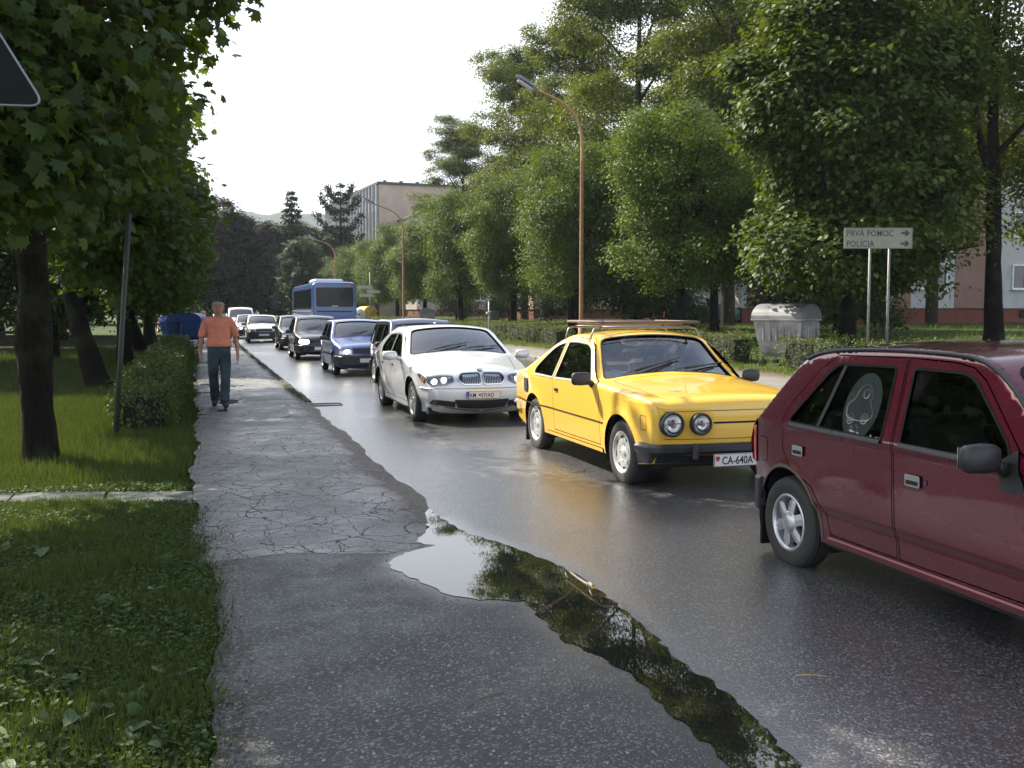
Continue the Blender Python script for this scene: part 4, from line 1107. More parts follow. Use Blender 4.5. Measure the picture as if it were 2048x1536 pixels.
def asphalt(name, base, wet, speck=1.0, cracks=False, puddly=0.0, edge=None, coarse=1.0, film=0, wetmap=False):
    a = N(name); v = a.coord(geo=True)
    big = a.noise(v, .22, 4, .6, .6); mid = a.noise(v, 1.7, 5, .6); fine = a.noise(v, 22, 4, .7)
    vo = a.n('ShaderNodeTexVoronoi'); vo.inputs['Scale'].default_value = 105 * coarse; a.l(v, vo.inputs['Vector'])
    st = a.n('ShaderNodeSeparateColor'); a.l(vo.outputs['Color'], st.inputs[0])
    stone = a.ramp(st.outputs[0], .72, .95, 0, 1); dk_ = a.ramp(st.outputs[1], .0, .25, 1, 0)
    col = a.mix(a.ramp(mid, .3, .7), tuple(b * .82 for b in base), tuple(b * 1.2 for b in base))
    col = a.mix(a.math('MULTIPLY', stone, min(1, .85 * speck)), col, tuple(b * 4.2 + .02 for b in base))
    col = a.mix(a.math('MULTIPLY', dk_, min(1, .6 * speck)), col, tuple(b * .25 for b in base))
    if wetmap:
        wa = a.n('ShaderNodeAttribute'); wa.attribute_name = 'wet'; wf = wa.outputs['Fac']; col = a.mix(a.math('MULTIPLY', wf, .72), col, tuple(b * .3 for b in base))
    col = a.mix(a.ramp(a.noise(v, 60, 2, .5), .6, .72, 0, .7 * speck), col, tuple(b * .35 for b in base))
    h = a.math('ADD', a.math('MULTIPLY', vo.outputs['Distance'], -1.0), a.math('MULTIPLY', fine, .5))
    wetness = a.ramp(a.math('ADD', a.math('MULTIPLY', big, .65), a.math('MULTIPLY', mid, .35)), .5 - wet * .3, .5 + .22 - wet * .3)
    rough = a.ramp(wetness, 0, 1, .62, .20)
    bstr = a.ramp(wetness, 0, 1, .55, .28)
    if wetmap: rough = a.math('MULTIPLY', rough, a.ramp(wf, 0, 1, 1, .35)); bstr = a.math('MULTIPLY', bstr, a.ramp(wf, 0, 1, 1, .3))
    if cracks:
        wv = a.n('ShaderNodeMapping'); a.l(v, wv.inputs[0]); wv.inputs['Scale'].default_value = (1.0, 1.0, 1)
        nn = a.n('ShaderNodeTexNoise'); nn.inputs['Scale'].default_value = 2.6; nn.inputs['Detail'].default_value = 5; a.l(v, nn.inputs['Vector'])
        vm = a.n('ShaderNodeVectorMath'); vm.operation = 'MULTIPLY_ADD'; a.l(nn.outputs['Color'], vm.inputs[0]); vm.inputs[1].default_value = (.34, .34, 0); a.l(wv.outputs[0], vm.inputs[2])
        cr = []
        for scl, wd in ((6.5, .034), (2.6, .022)):
            vc = a.n('ShaderNodeTexVoronoi'); vc.feature = 'DISTANCE_TO_EDGE'; vc.inputs['Scale'].default_value = scl; vc.inputs['Randomness'].default_value = 1; a.l(vm.outputs[0], vc.inputs['Vector'])
            wdt = a.math('MULTIPLY', a.ramp(mid, .3, .75, .25, 1.5), wd)
            q = a.math('DIVIDE', vc.outputs['Distance'], wdt)
            cr.append(a.ramp(q, .25, .9, 1, 0))
        msk = a.ramp(a.noise(v, .9, 3, .5), .40, .50)
        ck = a.math('MAXIMUM', a.math('MULTIPLY', cr[0], msk), cr[1])
        col = a.mix(a.math('MULTIPLY', ck, .88), col, (.010, .013, .008))
        h = a.math('SUBTRACT', a.math('MULTIPLY', h, .55), a.math('MULTIPLY', ck, 2.0))
        rough = a.math('MAXIMUM', rough, a.math('MULTIPLY', ck, .8))
    if puddly:
        pn = a.noise(a.coord(geo=True, scale=(1.2, .7, 1)), 1.1, 3, .5)
        pm = a.ramp(pn, .60 - puddly, .64 - puddly)
        sx = a.n('ShaderNodeSeparateXYZ'); a.l(v, sx.inputs[0])
        pm = a.math('MULTIPLY', pm, a.ramp(sx.outputs[1], 12.5, 16))
        rough = a.math('MULTIPLY', rough, a.ramp(pm, 0, 1, 1, .1))
        bstr = a.math('MULTIPLY', bstr, a.ramp(pm, 0, 1, 1, .05))
        col = a.mix(pm, col, tuple(b * .45 for b in base))
    if edge:
        x0, x1, ec = edge
        sx = a.n('ShaderNodeSeparateXYZ'); a.l(v, sx.inputs[0])
        e = a.math('ADD', sx.outputs[0], a.math('MULTIPLY', a.math('SUBTRACT', a.noise(v, 2.5, 5, .7), .5), .5))
        em = a.ramp(e, x0, x1)
        dirt = a.mix(fine, tuple(q * .6 for q in ec), tuple(q * 1.3 for q in ec))
        col = a.mix(em, col, dirt); rough = a.math('MAXIMUM', rough, a.math('MULTIPLY', em, .6))
    a.set(color=col, rough=rough, spec=.5, normal=a.bump(h, bstr, .006))
    if film:
        a.set(coat=a.ramp(wetness, 0, 1, film * .5, film * .85), coatr=.33); a.l(a.bump(h, a.ramp(wetness, 0, 1, .45, .28), .006), a.b.inputs['Coat Normal'])
    return a.m

ROAD = asphalt('wet_road_asphalt', (.064, .063, .064), .95, .9, coarse=.95, film=.9, wetmap=True)
WALK = asphalt('cracked_path_asphalt', (.140, .142, .138), .22, .35, cracks=True, puddly=.02, edge=(1.42, 1.62, (.085, .068, .048)), coarse=1.3)
DRIVE = asphalt('coarse_drive_asphalt', (.034, .0365, .035), .06, 1.1, coarse=.95, wetmap=True)

rng = np.random.default_rng(11)
def wob(y, a=.05, k=1.0, ph=0):
    return a * (math.sin(y * 1.3 * k + ph) * .5 + math.sin(y * 3.7 * k + 1.3 + ph) * .3 + math.sin(y * 9.1 * k + ph * 2) * .2)

ys = np.concatenate([np.arange(7.6, 20, .4), np.arange(20, 170, 5.)])
# road: slightly cambered, left edge irregular where it meets the path
def road_x(y): return (1.66 + wob(y, .05)) if y > 7.6 else 1.0
cols = [0, .02, .1, .3, .5, .7, .9, 1]
V = []; 
for y in ys:
    x0, x1 = road_x(y), 10.60
    for c_ in cols:
        x = x0 + (x1 - x0) * c_
        V.append((x, y, .03 * math.sin(PI * c_)))
n = len(cols); F = [(j * n + i, j * n + i + 1, (j + 1) * n + i + 1, (j + 1) * n + i) for j in range(len(ys) - 1) for i in range(n - 1)]
o = link('road', mesh_np('road', V, F, ROAD, True)); o['kind'] = 'structure'

# the cracked path on the left
ys2 = np.concatenate([np.arange(6.7, 24, .15), np.arange(24, 60, 1.), [70, 90, 120]])
V = []; cx = [0, .03, .1, .25, .4, .55, .7, .82, .9, .96, 1]
for y in ys2:
    x0 = -.10 - max(0, y - 16) * .008 + wob(y, .07, 1.2, 1); x1 = 1.80 + wob(y, .06, 1.1, 2)
    if y < 8.4: x1 = min(x1, 1.56 + (y - 7) * .17 + wob(y, .05, 2.5))
    for c_ in cx:
        x = x0 + (x1 - x0) * c_
        lift = .055 * float(np.interp(y, [6.7, 7.1, 7.5, 9], [.0, .0, .3, 1])) * float(np.interp(c_, [0, .1, .8, 1], [.7, 1, 1, .08]))
        yy = y
        if y < 7.0: yy = y + .35 * math.sin(x * 3.1) * .25 + wob(x * 3, .08)
        V.append((x, yy, lift + (.0058 if y < 7.05 else .006) + (.006 if y > 7.1 else 0) * math.sin(x * 4 + y * 1.7) * (c_ < .95)))
n = len(cx); F = [(j * n + i, j * n + i + 1, (j + 1) * n + i + 1, (j + 1) * n + i) for j in range(len(ys2) - 1) for i in range(n - 1)]
o = link('footpath', mesh_np('footpath', V, F, WALK, True)); o['kind'] = 'structure'

# outline of the puddle, needed for the wet margin of the ground round it
pud = [(1.79, 8.3), (1.77, 7.82), (1.85, 7.07), (2.01, 6.66), (2.17, 6.05), (2.22, 5.57), (2.19, 5.04), (2.16, 4.52), (2.1, 4.12), (2.13, 3.88), (2.13, 3.67), (2.11, 3.41), (2.03, 3.07), (1.98, 2.67), (1.95, 2.2), (1.75, 2.2), (1.76, 2.74), (1.78, 3.02), (1.8, 3.36), (1.8, 3.66), (1.83, 4.04), (1.77, 4.37), (1.7, 4.58), (1.71, 5.09), (1.72, 5.29), (1.49, 5.41), (1.35, 5.51), (1.27, 5.75), (1.11, 6.35), (1.29, 6.61), (1.53, 6.76), (1.42, 6.92), (1.60, 7.30), (1.66, 7.7)]
def wet_attr(me, V):
    P_ = np.array(V)[:, :2]; d_, _ = dist_poly(P_, np.array(pud)); ins = pip(P_, np.array(pud)); d_ = np.where(ins, 0, d_)
    n_ = np.sin(P_[:, 0] * 9 + np.sin(P_[:, 1] * 5)) * .3 + np.sin(P_[:, 1] * 13 + P_[:, 0] * 4) * .25
    a_ = me.attributes.new('wet', 'FLOAT', 'POINT'); a_.data.foreach_set('value', np.exp(-d_ / (.10 * (1 + n_))).astype(np.float32))
# driveway in the foreground
cd_ = np.linspace(0, 1, 40); ys3 = np.concatenate([np.arange(-6, 2.4, .4), np.arange(2.4, 7.0, .06), [6.99]]); V = []
for y in ys3:
    x0 = .03 + wob(y, .06, 1.5, 3) - max(0, 3.0 - y) * .02; x1 = 2.3
    for c_ in cd_: 
        x = x0 + (x1 - x0) * c_; V.append((x, y if y < 6.98 else 6.92 + .07 + wob(x * 3, .05), .0045))
n = len(cd_); F = [(j * n + i, j * n + i + 1, (j + 1) * n + i + 1, (j + 1) * n + i) for j in range(len(ys3) - 1) for i in range(n - 1)]
me_ = mesh_np('driveway', V, F, DRIVE, True); wet_attr(me_, V); o = link('driveway', me_); o['kind'] = 'structure'
# near lane of the road: its edge dips under the puddle
V = []; ys4 = np.concatenate([np.arange(-6, 2.4, .4), np.arange(2.4, 7.7, .08)])
def pud_r(y): return float(np.interp(y, [-6, 2.6, 3.0, 3.67, 4.52, 5.04, 5.57, 6.05, 6.66, 7.07, 7.82, 8.3], [1.98, 1.98, 2.03, 2.13, 2.16, 2.19, 2.22, 2.17, 2.01, 1.85, 1.77, 1.79])) + wob(y, .012, 5)
cl_ = [0, .006, .012, .018, .026, .036, .05, .07, .1, .15, .22, .35, .55, .8, 1]
for y in ys4:
    pr = pud_r(y); x0 = pr - .09
    for c_ in cl_:
        x = x0 + (10.6 - x0) * c_; z = .0070 + min(max(x - pr, -.09), .12) * .075 + .022 * math.sin(PI * min(1, max(0, (x - 2.3) / 8.3)))
        V.append((x, y, z))
n = len(cl_); F = [(j * n + i, j * n + i + 1, (j + 1) * n + i + 1, (j + 1) * n + i) for j in range(len(ys4) - 1) for i in range(n - 1)]
me_ = mesh_np('road_near_lane', V, F, ROAD, True); wet_attr(me_, V); o = link('road_near_lane', me_); o['kind'] = 'structure'

# the puddle
Pp = resample(np.array(pud), .05, True)
Pp = Pp + np.stack([.012 * np.sin(Pp[:, 1] * 31) + rng.normal(0, .006, len(Pp)), .010 * np.sin(Pp[:, 0] * 37) + rng.normal(0, .008, len(Pp))], 1)
V2, F = triangulate(Pp, [], .15)
a = N('puddle_water'); v = a.coord(geo=True)
a.set(color=(.012, .012, .010), rough=.015, ior=1.7, spec=.65, normal=a.bump(a.noise(v, 3, 2), .02, .002))
V3 = np.column_stack([V2, np.full(len(V2), .0075)])
t3 = V3[F]; fl = np.cross(t3[:, 1] - t3[:, 0], t3[:, 2] - t3[:, 0])[:, 2] < 0; F[fl] = F[fl][:, ::-1]
o = link('puddle', mesh_np('puddle', V3, F, a.m, False)); o['kind'] = 'structure'
# narrow concrete strip crossing the lawn to the path
a = N('wet_concrete'); v = a.coord(geo=True); nn = a.noise(v, 3, 6, .7)
a.set(color=a.mix(a.ramp(nn, .3, .7), (.05, .058, .062), (.11, .12, .12)), rough=a.ramp(nn, .35, .6, .08, .5), normal=a.bump(a.noise(v, 30, 4), .2, .004))
CONC = a.m
cs = thing('paving_strip', (0, 0, 0)); cs['kind'] = 'structure'
px_, py_ = -.06, 9.18
for k in range(7):
    L_ = .78; x1 = px_ - L_; y1 = py_ + L_ * .22 + (.0 if k else .03)
    wv = .27
    mb = MB(); e = .012
    poly = [(px_ - e, py_ - wv - (.1 if k == 0 else 0)), (px_ - e, py_ + wv * .9), (x1 + e, y1 + wv * .8), (x1 + e, y1 - wv * .8)]
    mb.prism([tuple(q) for q in rpoly(poly, .03, 2)][::-1] if area2(np.array(poly)) < 0 else [tuple(q) for q in rpoly(poly, .03, 2)], -.03, .018 + .006 * (k % 2)); mb.obj('paving_slab', CONC, cs)
    px_, py_ = x1, y1

# left kerb: worn stones with moss, right kerb stones
KM = M('kerb_stone', (.20, .195, .185), .8, var=.3, vs=2.2, bump=.3, bs=40)
KD = M('kerb_dirty', (.055, .052, .04), .85, var=.4, vs=3, bump=.4, bs=30)
kb = thing('left_kerb', (0, 0, 0)); kb['kind'] = 'structure'
me_k = [None] * 3
for i in range(3):
    mb = MB(); mb.box((0, 0, 0), (.13, .97, .12), bev=.02 + .006 * i); me_k[i] = mb.mesh('kerb_stone', KD)
y = 18.6; k = 0
while y < 75:
    s_ = link('kerb_stone', me_k[k % 3], kb); s_.location = (1.80 + .012 * math.sin(k * 2.1) - (y - 18) * .004, y, -.018 + .006 * math.sin(k * 1.7)); s_.rotation_euler = (0, .02 * math.sin(k), .012 * math.sin(k * 3.3)); y += 1.0; k += 1
kr = thing('right_kerb', (0, 0, 0)); kr['kind'] = 'structure'
me_r = []
for i in range(3):
    mb = MB(); mb.box((0, 0, 0), (.15, .985, .26), bev=.018 + .008 * i); me_r.append(mb.mesh('kerb_stone', KM))
y = -4; k = 0
while y < 110:
    s_ = link('kerb_stone', me_r[k % 3], kr); s_.location = (10.67, y, .005 + .006 * math.sin(k * 1.7)); s_.rotation_euler = (0, 0, .008 * math.sin(k * 3.3)); y += 1.0; k += 1
# far pavement: dusty asphalt with earth towards the hedge
PAV = asphalt('far_pavement', (.16, .15, .14), .05, .5, edge=(12.2, 13.2, (.12, .095, .06)))
grid_sheet('far_pavement', [10.75, 11.5, 12.3, 13.1, 13.75], list(np.arange(-4, 110, 2.)), lambda x, y: gz(x, y) + .012 + (.0 if x < 13 else -.004), PAV)

# drain grate in the road
dg_ = thing('drain_grate', (2.06, 17.6, .004), -.05, 'rusty cast iron drain grate set in the wet road beside the path', 'drain grate')
m = MB(); fr_ = [(0, -.20, .50, .03), (0, .20, .50, .03)]
for (x, y, w, h) in fr_: m.box((x, y, 0), (w + .03, h, .03))
for sx_ in (-.25, .25): m.box((sx_, 0, 0), (.03, .37, .03))
m.obj('frame', M('rusty_iron', (.14, .075, .04), .75, var=.35, vs=18, bump=.3), dg_)
bm_ = MB(); bm_.box((0, 0, 0), (.020, .37, .012)); bme = bm_.mesh('bar', M('rusty_iron', (.14, .075, .04), .75))
for k in range(9): b_ = link('bar', bme, dg_); b_.location = (-.2 + k * .05, 0, -.002)
m = MB(); m.box((0, 0, -.012), (.46, .36, .004)); m.obj('pit', DARK, dg_)
# straw and pebbles
m = MB(); m.tube([(2.47, 3.74, .045), (2.52, 3.73, .047), (2.60, 3.69, .045)], .0025, 5)
tag(m.obj('straw', M('straw_yellow', (.45, .33, .08), .7)), 'thin yellow straw lying alone on the dark road right of the puddle', 'straw')
m = MB(); m.tube([(1.02, 3.92, .008), (1.10, 3.99, .01), (1.22, 4.03, .008)], .0022, 5)
tag(m.obj('twig', M('twig_brown', (.20, .12, .06), .8)), 'short brown twig lying on the grey driveway in front', 'twig')

# ------------------------------------------------------------------ foliage
LEAF = {
    'oval': (np.array([(0, 0, 0), (-.34, .45, .07), (0, 1, -.10), (.34, .45, .07)], float), np.array([(0, 3, 2), (0, 2, 1)])),
    'maple': (np.array([(0, .0, 0), (-.16, .06, .02), (-.46, -.02, -.02), (-.40, .22, .03), (-.62, .42, -.05), (-.34, .50, .04), (-.30, .78, -.04), (-.12, .66, .03), (0, 1.0, -.10), (.12, .66, .03), (.30, .78, -.04), (.34, .50, .04), (.62, .42, -.05), (.40, .22, .03), (.46, -.02, -.02), (.16, .06, .02), (0, .35, .05)], float),
              np.array([(16, i + 1 if i < 15 else 0, i) for i in range(16)])),
    'heart': (np.array([(0, 0, 0), (-.28, -.06, .02), (-.44, .22, .05), (-.34, .60, 0), (0, 1.05, -.12), (.34, .60, 0), (.44, .22, .05), (.28, -.06, .02)], float), np.array([(0, 7, 6), (0, 6, 5), (0, 5, 4), (0, 4, 3), (0, 3, 2), (0, 2, 1)])),
    'blade': (np.array([(-.035, 0, 0), (.035, 0, 0), (.022, .55, .06), (-.022, .55, .06), (0, 1, .22)], float), np.array([(0, 1, 2), (0, 2, 3), (3, 2, 4)])),
    'clover': (np.array([(-.0, 0, 0), (-.5, .3, .05), (-.35, .8, .1), (0, .9, .05), (.35, .8, .1), (.5, .3, .05)], float), np.array([(0, 5, 4), (0, 4, 3), (0, 3, 2), (0, 2, 1)])),
}
def leaves_mesh(name, P, Nn, T, S, kind, mat, rnd):
    """P positions, Nn normals, T tip directions, S sizes"""
    tv, tf = LEAF[kind]
    Nn = Nn / np.maximum(np.linalg.norm(Nn, axis=1), 1e-9)[:, None]
    T = T - Nn * (T * Nn).sum(1)[:, None]; T = T / np.maximum(np.linalg.norm(T, axis=1), 1e-9)[:, None]
    B = np.cross(T, Nn)
    V = P[:, None] + S[:, None, None] * (tv[None, :, 0, None] * B[:, None] + tv[None, :, 1, None] * T[:, None] + tv[None, :, 2, None] * Nn[:, None])
    k = len(tv); F = (np.arange(len(P)) * k)[:, None, None] + tf[None]
    return mesh_np(name, V.reshape(-1, 3), F.reshape(-1, 3), mat, False, rnd=np.repeat(rnd, len(tf)))

def unit(rng, n):
    v = rng.normal(size=(n, 3)); return v / np.linalg.norm(v, axis=1)[:, None]

def bumpy(d, seed, k=2.2, amp=.16):
    r = np.random.default_rng(seed); out = np.zeros(len(d))
    for i in range(7):
        w = r.normal(size=3) * k * (1 + .45 * i); out += np.sin(d @ w + r.uniform(0, 6)) / (1 + .5 * i)
    return 1 + amp * out / 1.6

def crown(name, blobs, nclump, per, size, kind, mat, seed=1, sig=.22, droop=.4, inner=.45, flat=.6, amp=.16, zmin=None, jit=.3, layered=0, bough=(2.1, .64)):
    rng = np.random.default_rng(seed)
    bl = np.array(blobs, float); A = (bl[:, 3] * bl[:, 4] + bl[:, 4] * bl[:, 5] + bl[:, 3] * bl[:, 5]); A = A / A.sum()
    idx = rng.choice(len(bl), nclump, p=A); d = unit(rng, nclump)
    rad = np.where(rng.random(nclump) < .78, rng.uniform(.82, 1.04, nclump), rng.uniform(inner, .85, nclump))
    rad = rad * bumpy(d * 1.3 + bl[idx, :3] * .3, seed + 5, 2.4, amp)
    C = bl[idx, :3] + d * bl[idx, 3:6] * rad[:, None]
    if bough:
        area_ = float((bl[:, 3] * bl[:, 4] + bl[:, 4] * bl[:, 5] + bl[:, 3] * bl[:, 5]).sum()); nb_ = max(14, int(area_ * bough[0]))
        bi = rng.choice(len(bl), nb_, p=A); bd = unit(rng, nb_); bd[:, 2] = bd[:, 2] * .9 + .05
        bc = bl[bi, :3] + bd * bl[bi, 3:6] * rng.uniform(.66, .98, nb_)[:, None] * bumpy(bd * 1.3, seed + 5, 2.4, amp)[:, None]
        br = bough[1] * rng.uniform(.6, 1.35, nb_)
        m_ = rng.random(nclump) < .74; k_ = rng.integers(0, nb_, nclump)
        dd = unit(rng, nclump) + bd[k_] * .55 + [0, 0, .45]; dd /= np.linalg.norm(dd, axis=1)[:, None]
        Cb = bc[k_] + dd * (br[k_] * rng.uniform(.55, 1.0, nclump))[:, None] * [1.15, 1.15, .72]
        C = np.where(m_[:, None], Cb, bl[idx, :3] + (C - bl[idx, :3]) * .90); d = np.where(m_[:, None], dd, d)
    if layered: C[:, 2] = np.round(C[:, 2] / layered) * layered + rng.normal(0, layered * .16, nclump) - .12 * np.linalg.norm(C[:, :2] - bl[idx, :2], axis=1)
    if zmin is not None:
        k = C[:, 2] > zmin + rng.normal(0, .15, nclump); C = C[k]; d = d[k]
    n = len(C) * per; ci = np.repeat(np.arange(len(C)), per)
    off = rng.normal(size=(n, 3)) * sig * [1, 1, flat]
    P = C[ci] + off
    out = d[ci]
    Nn = out * .6 + np.array([0, 0, .8]) + rng.normal(size=(n, 3)) * jit * 1.25
    T = out * .6 + rng.normal(size=(n, 3)) * .6 + np.array([0, 0, -droop])
    S = size * rng.uniform(.6, 1.2, n)
    tone = np.clip(rng.normal(.45, .16, len(C))[ci] + rng.normal(0, .16, n), 0, 1)
    return leaves_mesh(name, P, Nn, T, S, kind, mat, tone)

LM_lime = leaf_mat('linden_leaf', (.024, .054, .008), (.088, .145, .019), .32)
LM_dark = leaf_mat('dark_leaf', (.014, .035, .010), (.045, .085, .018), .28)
LM_ash = leaf_mat('ash_leaf', (.032, .056, .009), (.105, .140, .020), .32)
LM_near = leaf_mat('maple_leaf', (.015, .041, .010), (.064, .105, .019), .42, rough=.42)
LM_hedge = leaf_mat('hedge_leaf', (.030, .060, .014), (.095, .130, .035), .30)
LM_red = leaf_mat('purple_leaf', (.012, .012, .010), (.034, .033, .020), .15)
LM_spruce = leaf_mat('spruce_needles', (.010, .022, .012), (.028, .048, .022), .12)
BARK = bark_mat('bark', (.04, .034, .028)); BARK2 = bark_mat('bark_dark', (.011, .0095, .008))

def trunk_part(root, pts, radii, mat, name='trunk', n=12, seed=0, jit=.06):
    mb = MB(); P = chaikin([(*p, r) for p, r in zip(pts, radii)], 2); P = resample(P, .35)
    r = random.Random(seed); mb.tube([tuple(p[:3]) for p in P], [p[3] for p in P], n, jit=jit, rng=r)
    return mb.obj(name, mat, root)

def limbs(root, base, tips, r0, mat, seed=0, name='branch', merge=True):
    r = random.Random(seed); mb = MB()
    for t in tips:
        b = Vector(base) + Vector((0, 0, r.uniform(-.3, .6))); t = Vector(t); mid = b.lerp(t, .5) + Vector((r.uniform(-.3, .3), r.uniform(-.3, .3), r.uniform(.1, .5)))
        P = chaikin([(*b, r0), (*mid, r0 * .6), (*t, r0 * .15)], 2)
        mb.tube([tuple(p[:3]) for p in P], [p[3] for p in P], 6)
        for _ in range(3):
            q = b.lerp(t, r.uniform(.4, .85)); e = q + Vector((r.uniform(-1, 1), r.uniform(-1, 1), r.uniform(0, .9)))
            mb.tube([q, q.lerp(e, .5) + Vector((0, 0, .08)), e], [r0 * .35, r0 * .22, r0 * .06], 5)
    return mb.obj(name, mat, root)

# --- trimmed lindens along the far side
def linden_proto(seed, H, rx, z0, n, loc, label, rz=0, per=22, size=.115, lean=.12, group='trimmed lindens behind the far hedge', lm=None, bx=0):
    t = thing('linden_tree', loc, rz, label, 'tree', group)
    cz = (H + z0) / 2
    trunk_part(t, [(lean * .2, 0, -.3), (lean * .1, 0, .8), (0, .03, z0 + .4), (-lean, .05, cz), (-lean, .0, H - 1.5)], [.24, .17, .15, .10, .03], BARK2, seed=seed)
    r = random.Random(seed)
    limbs(t, (0, 0, z0 + .2), [(r.uniform(-1, 1) * rx * .8, r.uniform(-1, 1) * rx * .8, r.uniform(z0 + 1, H - 1)) for _ in range(9)], .07, BARK2, seed)
    bl = [(0, 0, cz + .1, rx * .84, rx * .84, (H - z0) / 2 * .95), (rx * .28, -.3, cz - .9, rx * .75, rx * .8, (H - z0) * .33), (-rx * .25, .3, cz + .8, rx * .68, rx * .7, (H - z0) * .36), (-rx * .1, -.2, z0 + 1.0, rx * .8, rx * .8, 1.0)]
    bl = [(b_[0] + bx, *b_[1:]) for b_ in bl]
    link('crown', crown('crown', bl, n, per, size, 'heart' if size > .13 else 'oval', lm or LM_lime, seed, sig=.24, zmin=z0 - .2, amp=.22), t)
    return t
lA = linden_proto(21, 8.6, 2.65, 2.0, 3100, (16.2, 32.1, .42), 'round linden with leaning dark trunk, first in the row right of the orange lamp post')
lB = linden_proto(22, 9.0, 2.8, 1.9, 3100, (16.2, 42.3, .42), 'linden crown just left of and behind the orange lamp post')
def put(src, loc, rz, sc, label, group=None):
    c = copy_tree(src); c.location = loc; c.rotation_euler = (0, 0, rz); c.scale = sc if isinstance(sc, tuple) else (sc,) * 3; c['label'] = label
    if group: c['group'] = group
    return c
put(lA, (16.2, 51.9, .42), 2.1, (1.05, 1.05, 1.02), 'linden with a double-looking dark trunk left of the lamp post, on the sunny lawn')
put(lB, (16.0, 62.7, .42), 1.2, 1.02, 'linden standing above the litter bin on its thin pole')
put(lA, (16.0, 73.6, .42), 4.0, 1.0, 'linden whose low crown hangs over the far grey rubbish container')
put(lB, (15.9, 84.0, .42), 3.1, .97, 'linden just right of the second lamp post down the street')
put(lA, (15.9, 94.5, .42), 5.2, .95, 'linden above the yellow recycling container')
put(lB, (15.6, 105, .42), .4, .93, 'linden crown directly right of the coach roof')
put(lA, (15.2, 117, .42), 2.6, .88, 'farthest pale linden of the row, rising behind the coach')
put(lB, (12.8, 136, .3), 5.0, .78, 'small round linden crown left of the coach roof')
# second trunk beside the third linden
# --- big dark tree behind the direction sign
lC = linden_proto(31, 10.5, 3.0, 1.7, 5400, (16.3, 22.6, .42), 'big dense dark tree directly behind the PRVA POMOC direction sign', per=26, size=.135, group=None, bx=-.15, lm=leaf_mat('dense_tree_leaf', (.024, .050, .007), (.090, .132, .018), .26))
# --- small second-row tree
put(lA, (20.2, 37.0, .80), 1.0, (1.0, 1.0, .95), 'straight-trunked tree in front of the cream apartment wall, beside the teal car')
put(lB, (21.6, 30.5, .85), 2.2, (1.0, 1.0, .9), 'leafy tree filling the gap behind the grey rubbish container')
put(lB, (17.6, 46.8, .55), .3, (.95, .95, .85), 'low dark tree in deep shade right behind the orange lamp post')

# --- tall ashes behind
def tall(seed, H, R_, n, loc, label, lm=None, per=24, size=.17, group='tall loose trees behind the lindens', z0=.28, fork=True, amp=.3, layered=0):
    t = thing('ash_tree', loc, 0, label, 'tree', group)
    trunk_part(t, [(0, 0, -.4), (.05, 0, H * .2), (-.1, .1, H * .5), (.1, 0, H * .95)], [.36, .27, .18, .03], BARK, seed=seed)
    r = random.Random(seed); tips = []; bl = []
    for k in range(15):
        a = k * 2.4; h = H * (z0 + (.98 - z0) * (k + .5) / 15); rr = R_ * (1 - .55 * ((k + .5) / 15) ** 2) * r.uniform(.45, .85)
        tips.append((rr * math.cos(a), rr * math.sin(a), h)); q = R_ * r.uniform(.32, .5); bl.append((rr * math.cos(a), rr * math.sin(a), h, q, q, q * .8))
    bl.append((0, 0, H * .93, R_ * .35, R_ * .35, H * .09))
    for k, tp in enumerate(tips[:13]):
        pass
    mb = MB()
    for tp in tips:
        b = Vector((0, 0, tp[2] - H * .14)); tpv = Vector(tp); P = chaikin([(*b, .11), (*(b.lerp(tpv, .5) + Vector((0, 0, .2))), .07), (*tpv, .02)], 2)
        mb.tube([tuple(p[:3]) for p in P], [p[3] for p in P], 6)
    mb.obj('branch', BARK, t)
    link('crown', crown('crown', bl, n, per, size, 'oval', lm or LM_ash, seed, sig=.34, amp=amp, inner=.2, flat=.5, layered=layered, bough=(1.1, .75)), t)
    return t
tA = tall(41, 23.5, 5.0, 4600, (24.0, 53.0, .9), 'tallest loose tree, its trunk and sky gaps showing above the lamp arm')
tB = tall(42, 21, 4.8, 4400, (24.6, 76.0, .9), 'tall grey-green tree rising left of the lamp head above the lindens')
put(tB, (24.5, 43.5, .9), 2.0, (1.0, 1.0, .92), 'tall tree with dark sky-dotted crown between lamp and the big dense tree')
put(tA, (24.6, 64.0, .9), 3.0, (.9, .9, .86), 'tall tree behind the lamp head, second of the tall row')
put(tA, (23.8, 92.0, .9), 1.0, (.85, .85, .78), 'lower tall tree at the left end of the tall row')
put(tB, (30.0, 52.0, .9), 4.4, (1.1, 1.1, .93), 'tall background tree seen through gaps behind the big dense tree')
put(tA, (31.0, 37.0, .9), 2.2, (.8, .8, .85), 'tall tree behind the white apartment block corner')
# --- forked tree at the right edge
tD = thing('ash_tree', (20.3, 21.9, .82), 0, 'forked dark-trunked tree at the right edge before the white apartment block', 'tree')
trunk_part(tD, [(.1, 0, -.3), (0, 0, 1.5), (-.05, 0, 3.2), (-.12, 0, 4.6)], [.30, .20, .19, .17], BARK2, seed=3)
trunk_part(tD, [(-.12, 0, 4.4), (-.15, .1, 6.5), (-.1, .1, 9), (.1, 0, 13)], [.16, .13, .09, .03], BARK2, 'limb', seed=4)
trunk_part(tD, [(-.12, 0, 4.3), (-.65, .1, 5.6), (-.8, .2, 7.5), (-.7, .2, 11)], [.13, .10, .07, .02], BARK2, 'limb', seed=5)
trunk_part(tD, [(-.10, 0, 4.9), (.6, -.2, 5.7), (1.4, -.4, 6.6), (2.2, -.6, 7.2)], [.08, .06, .04, .02], BARK2, 'limb', seed=6)
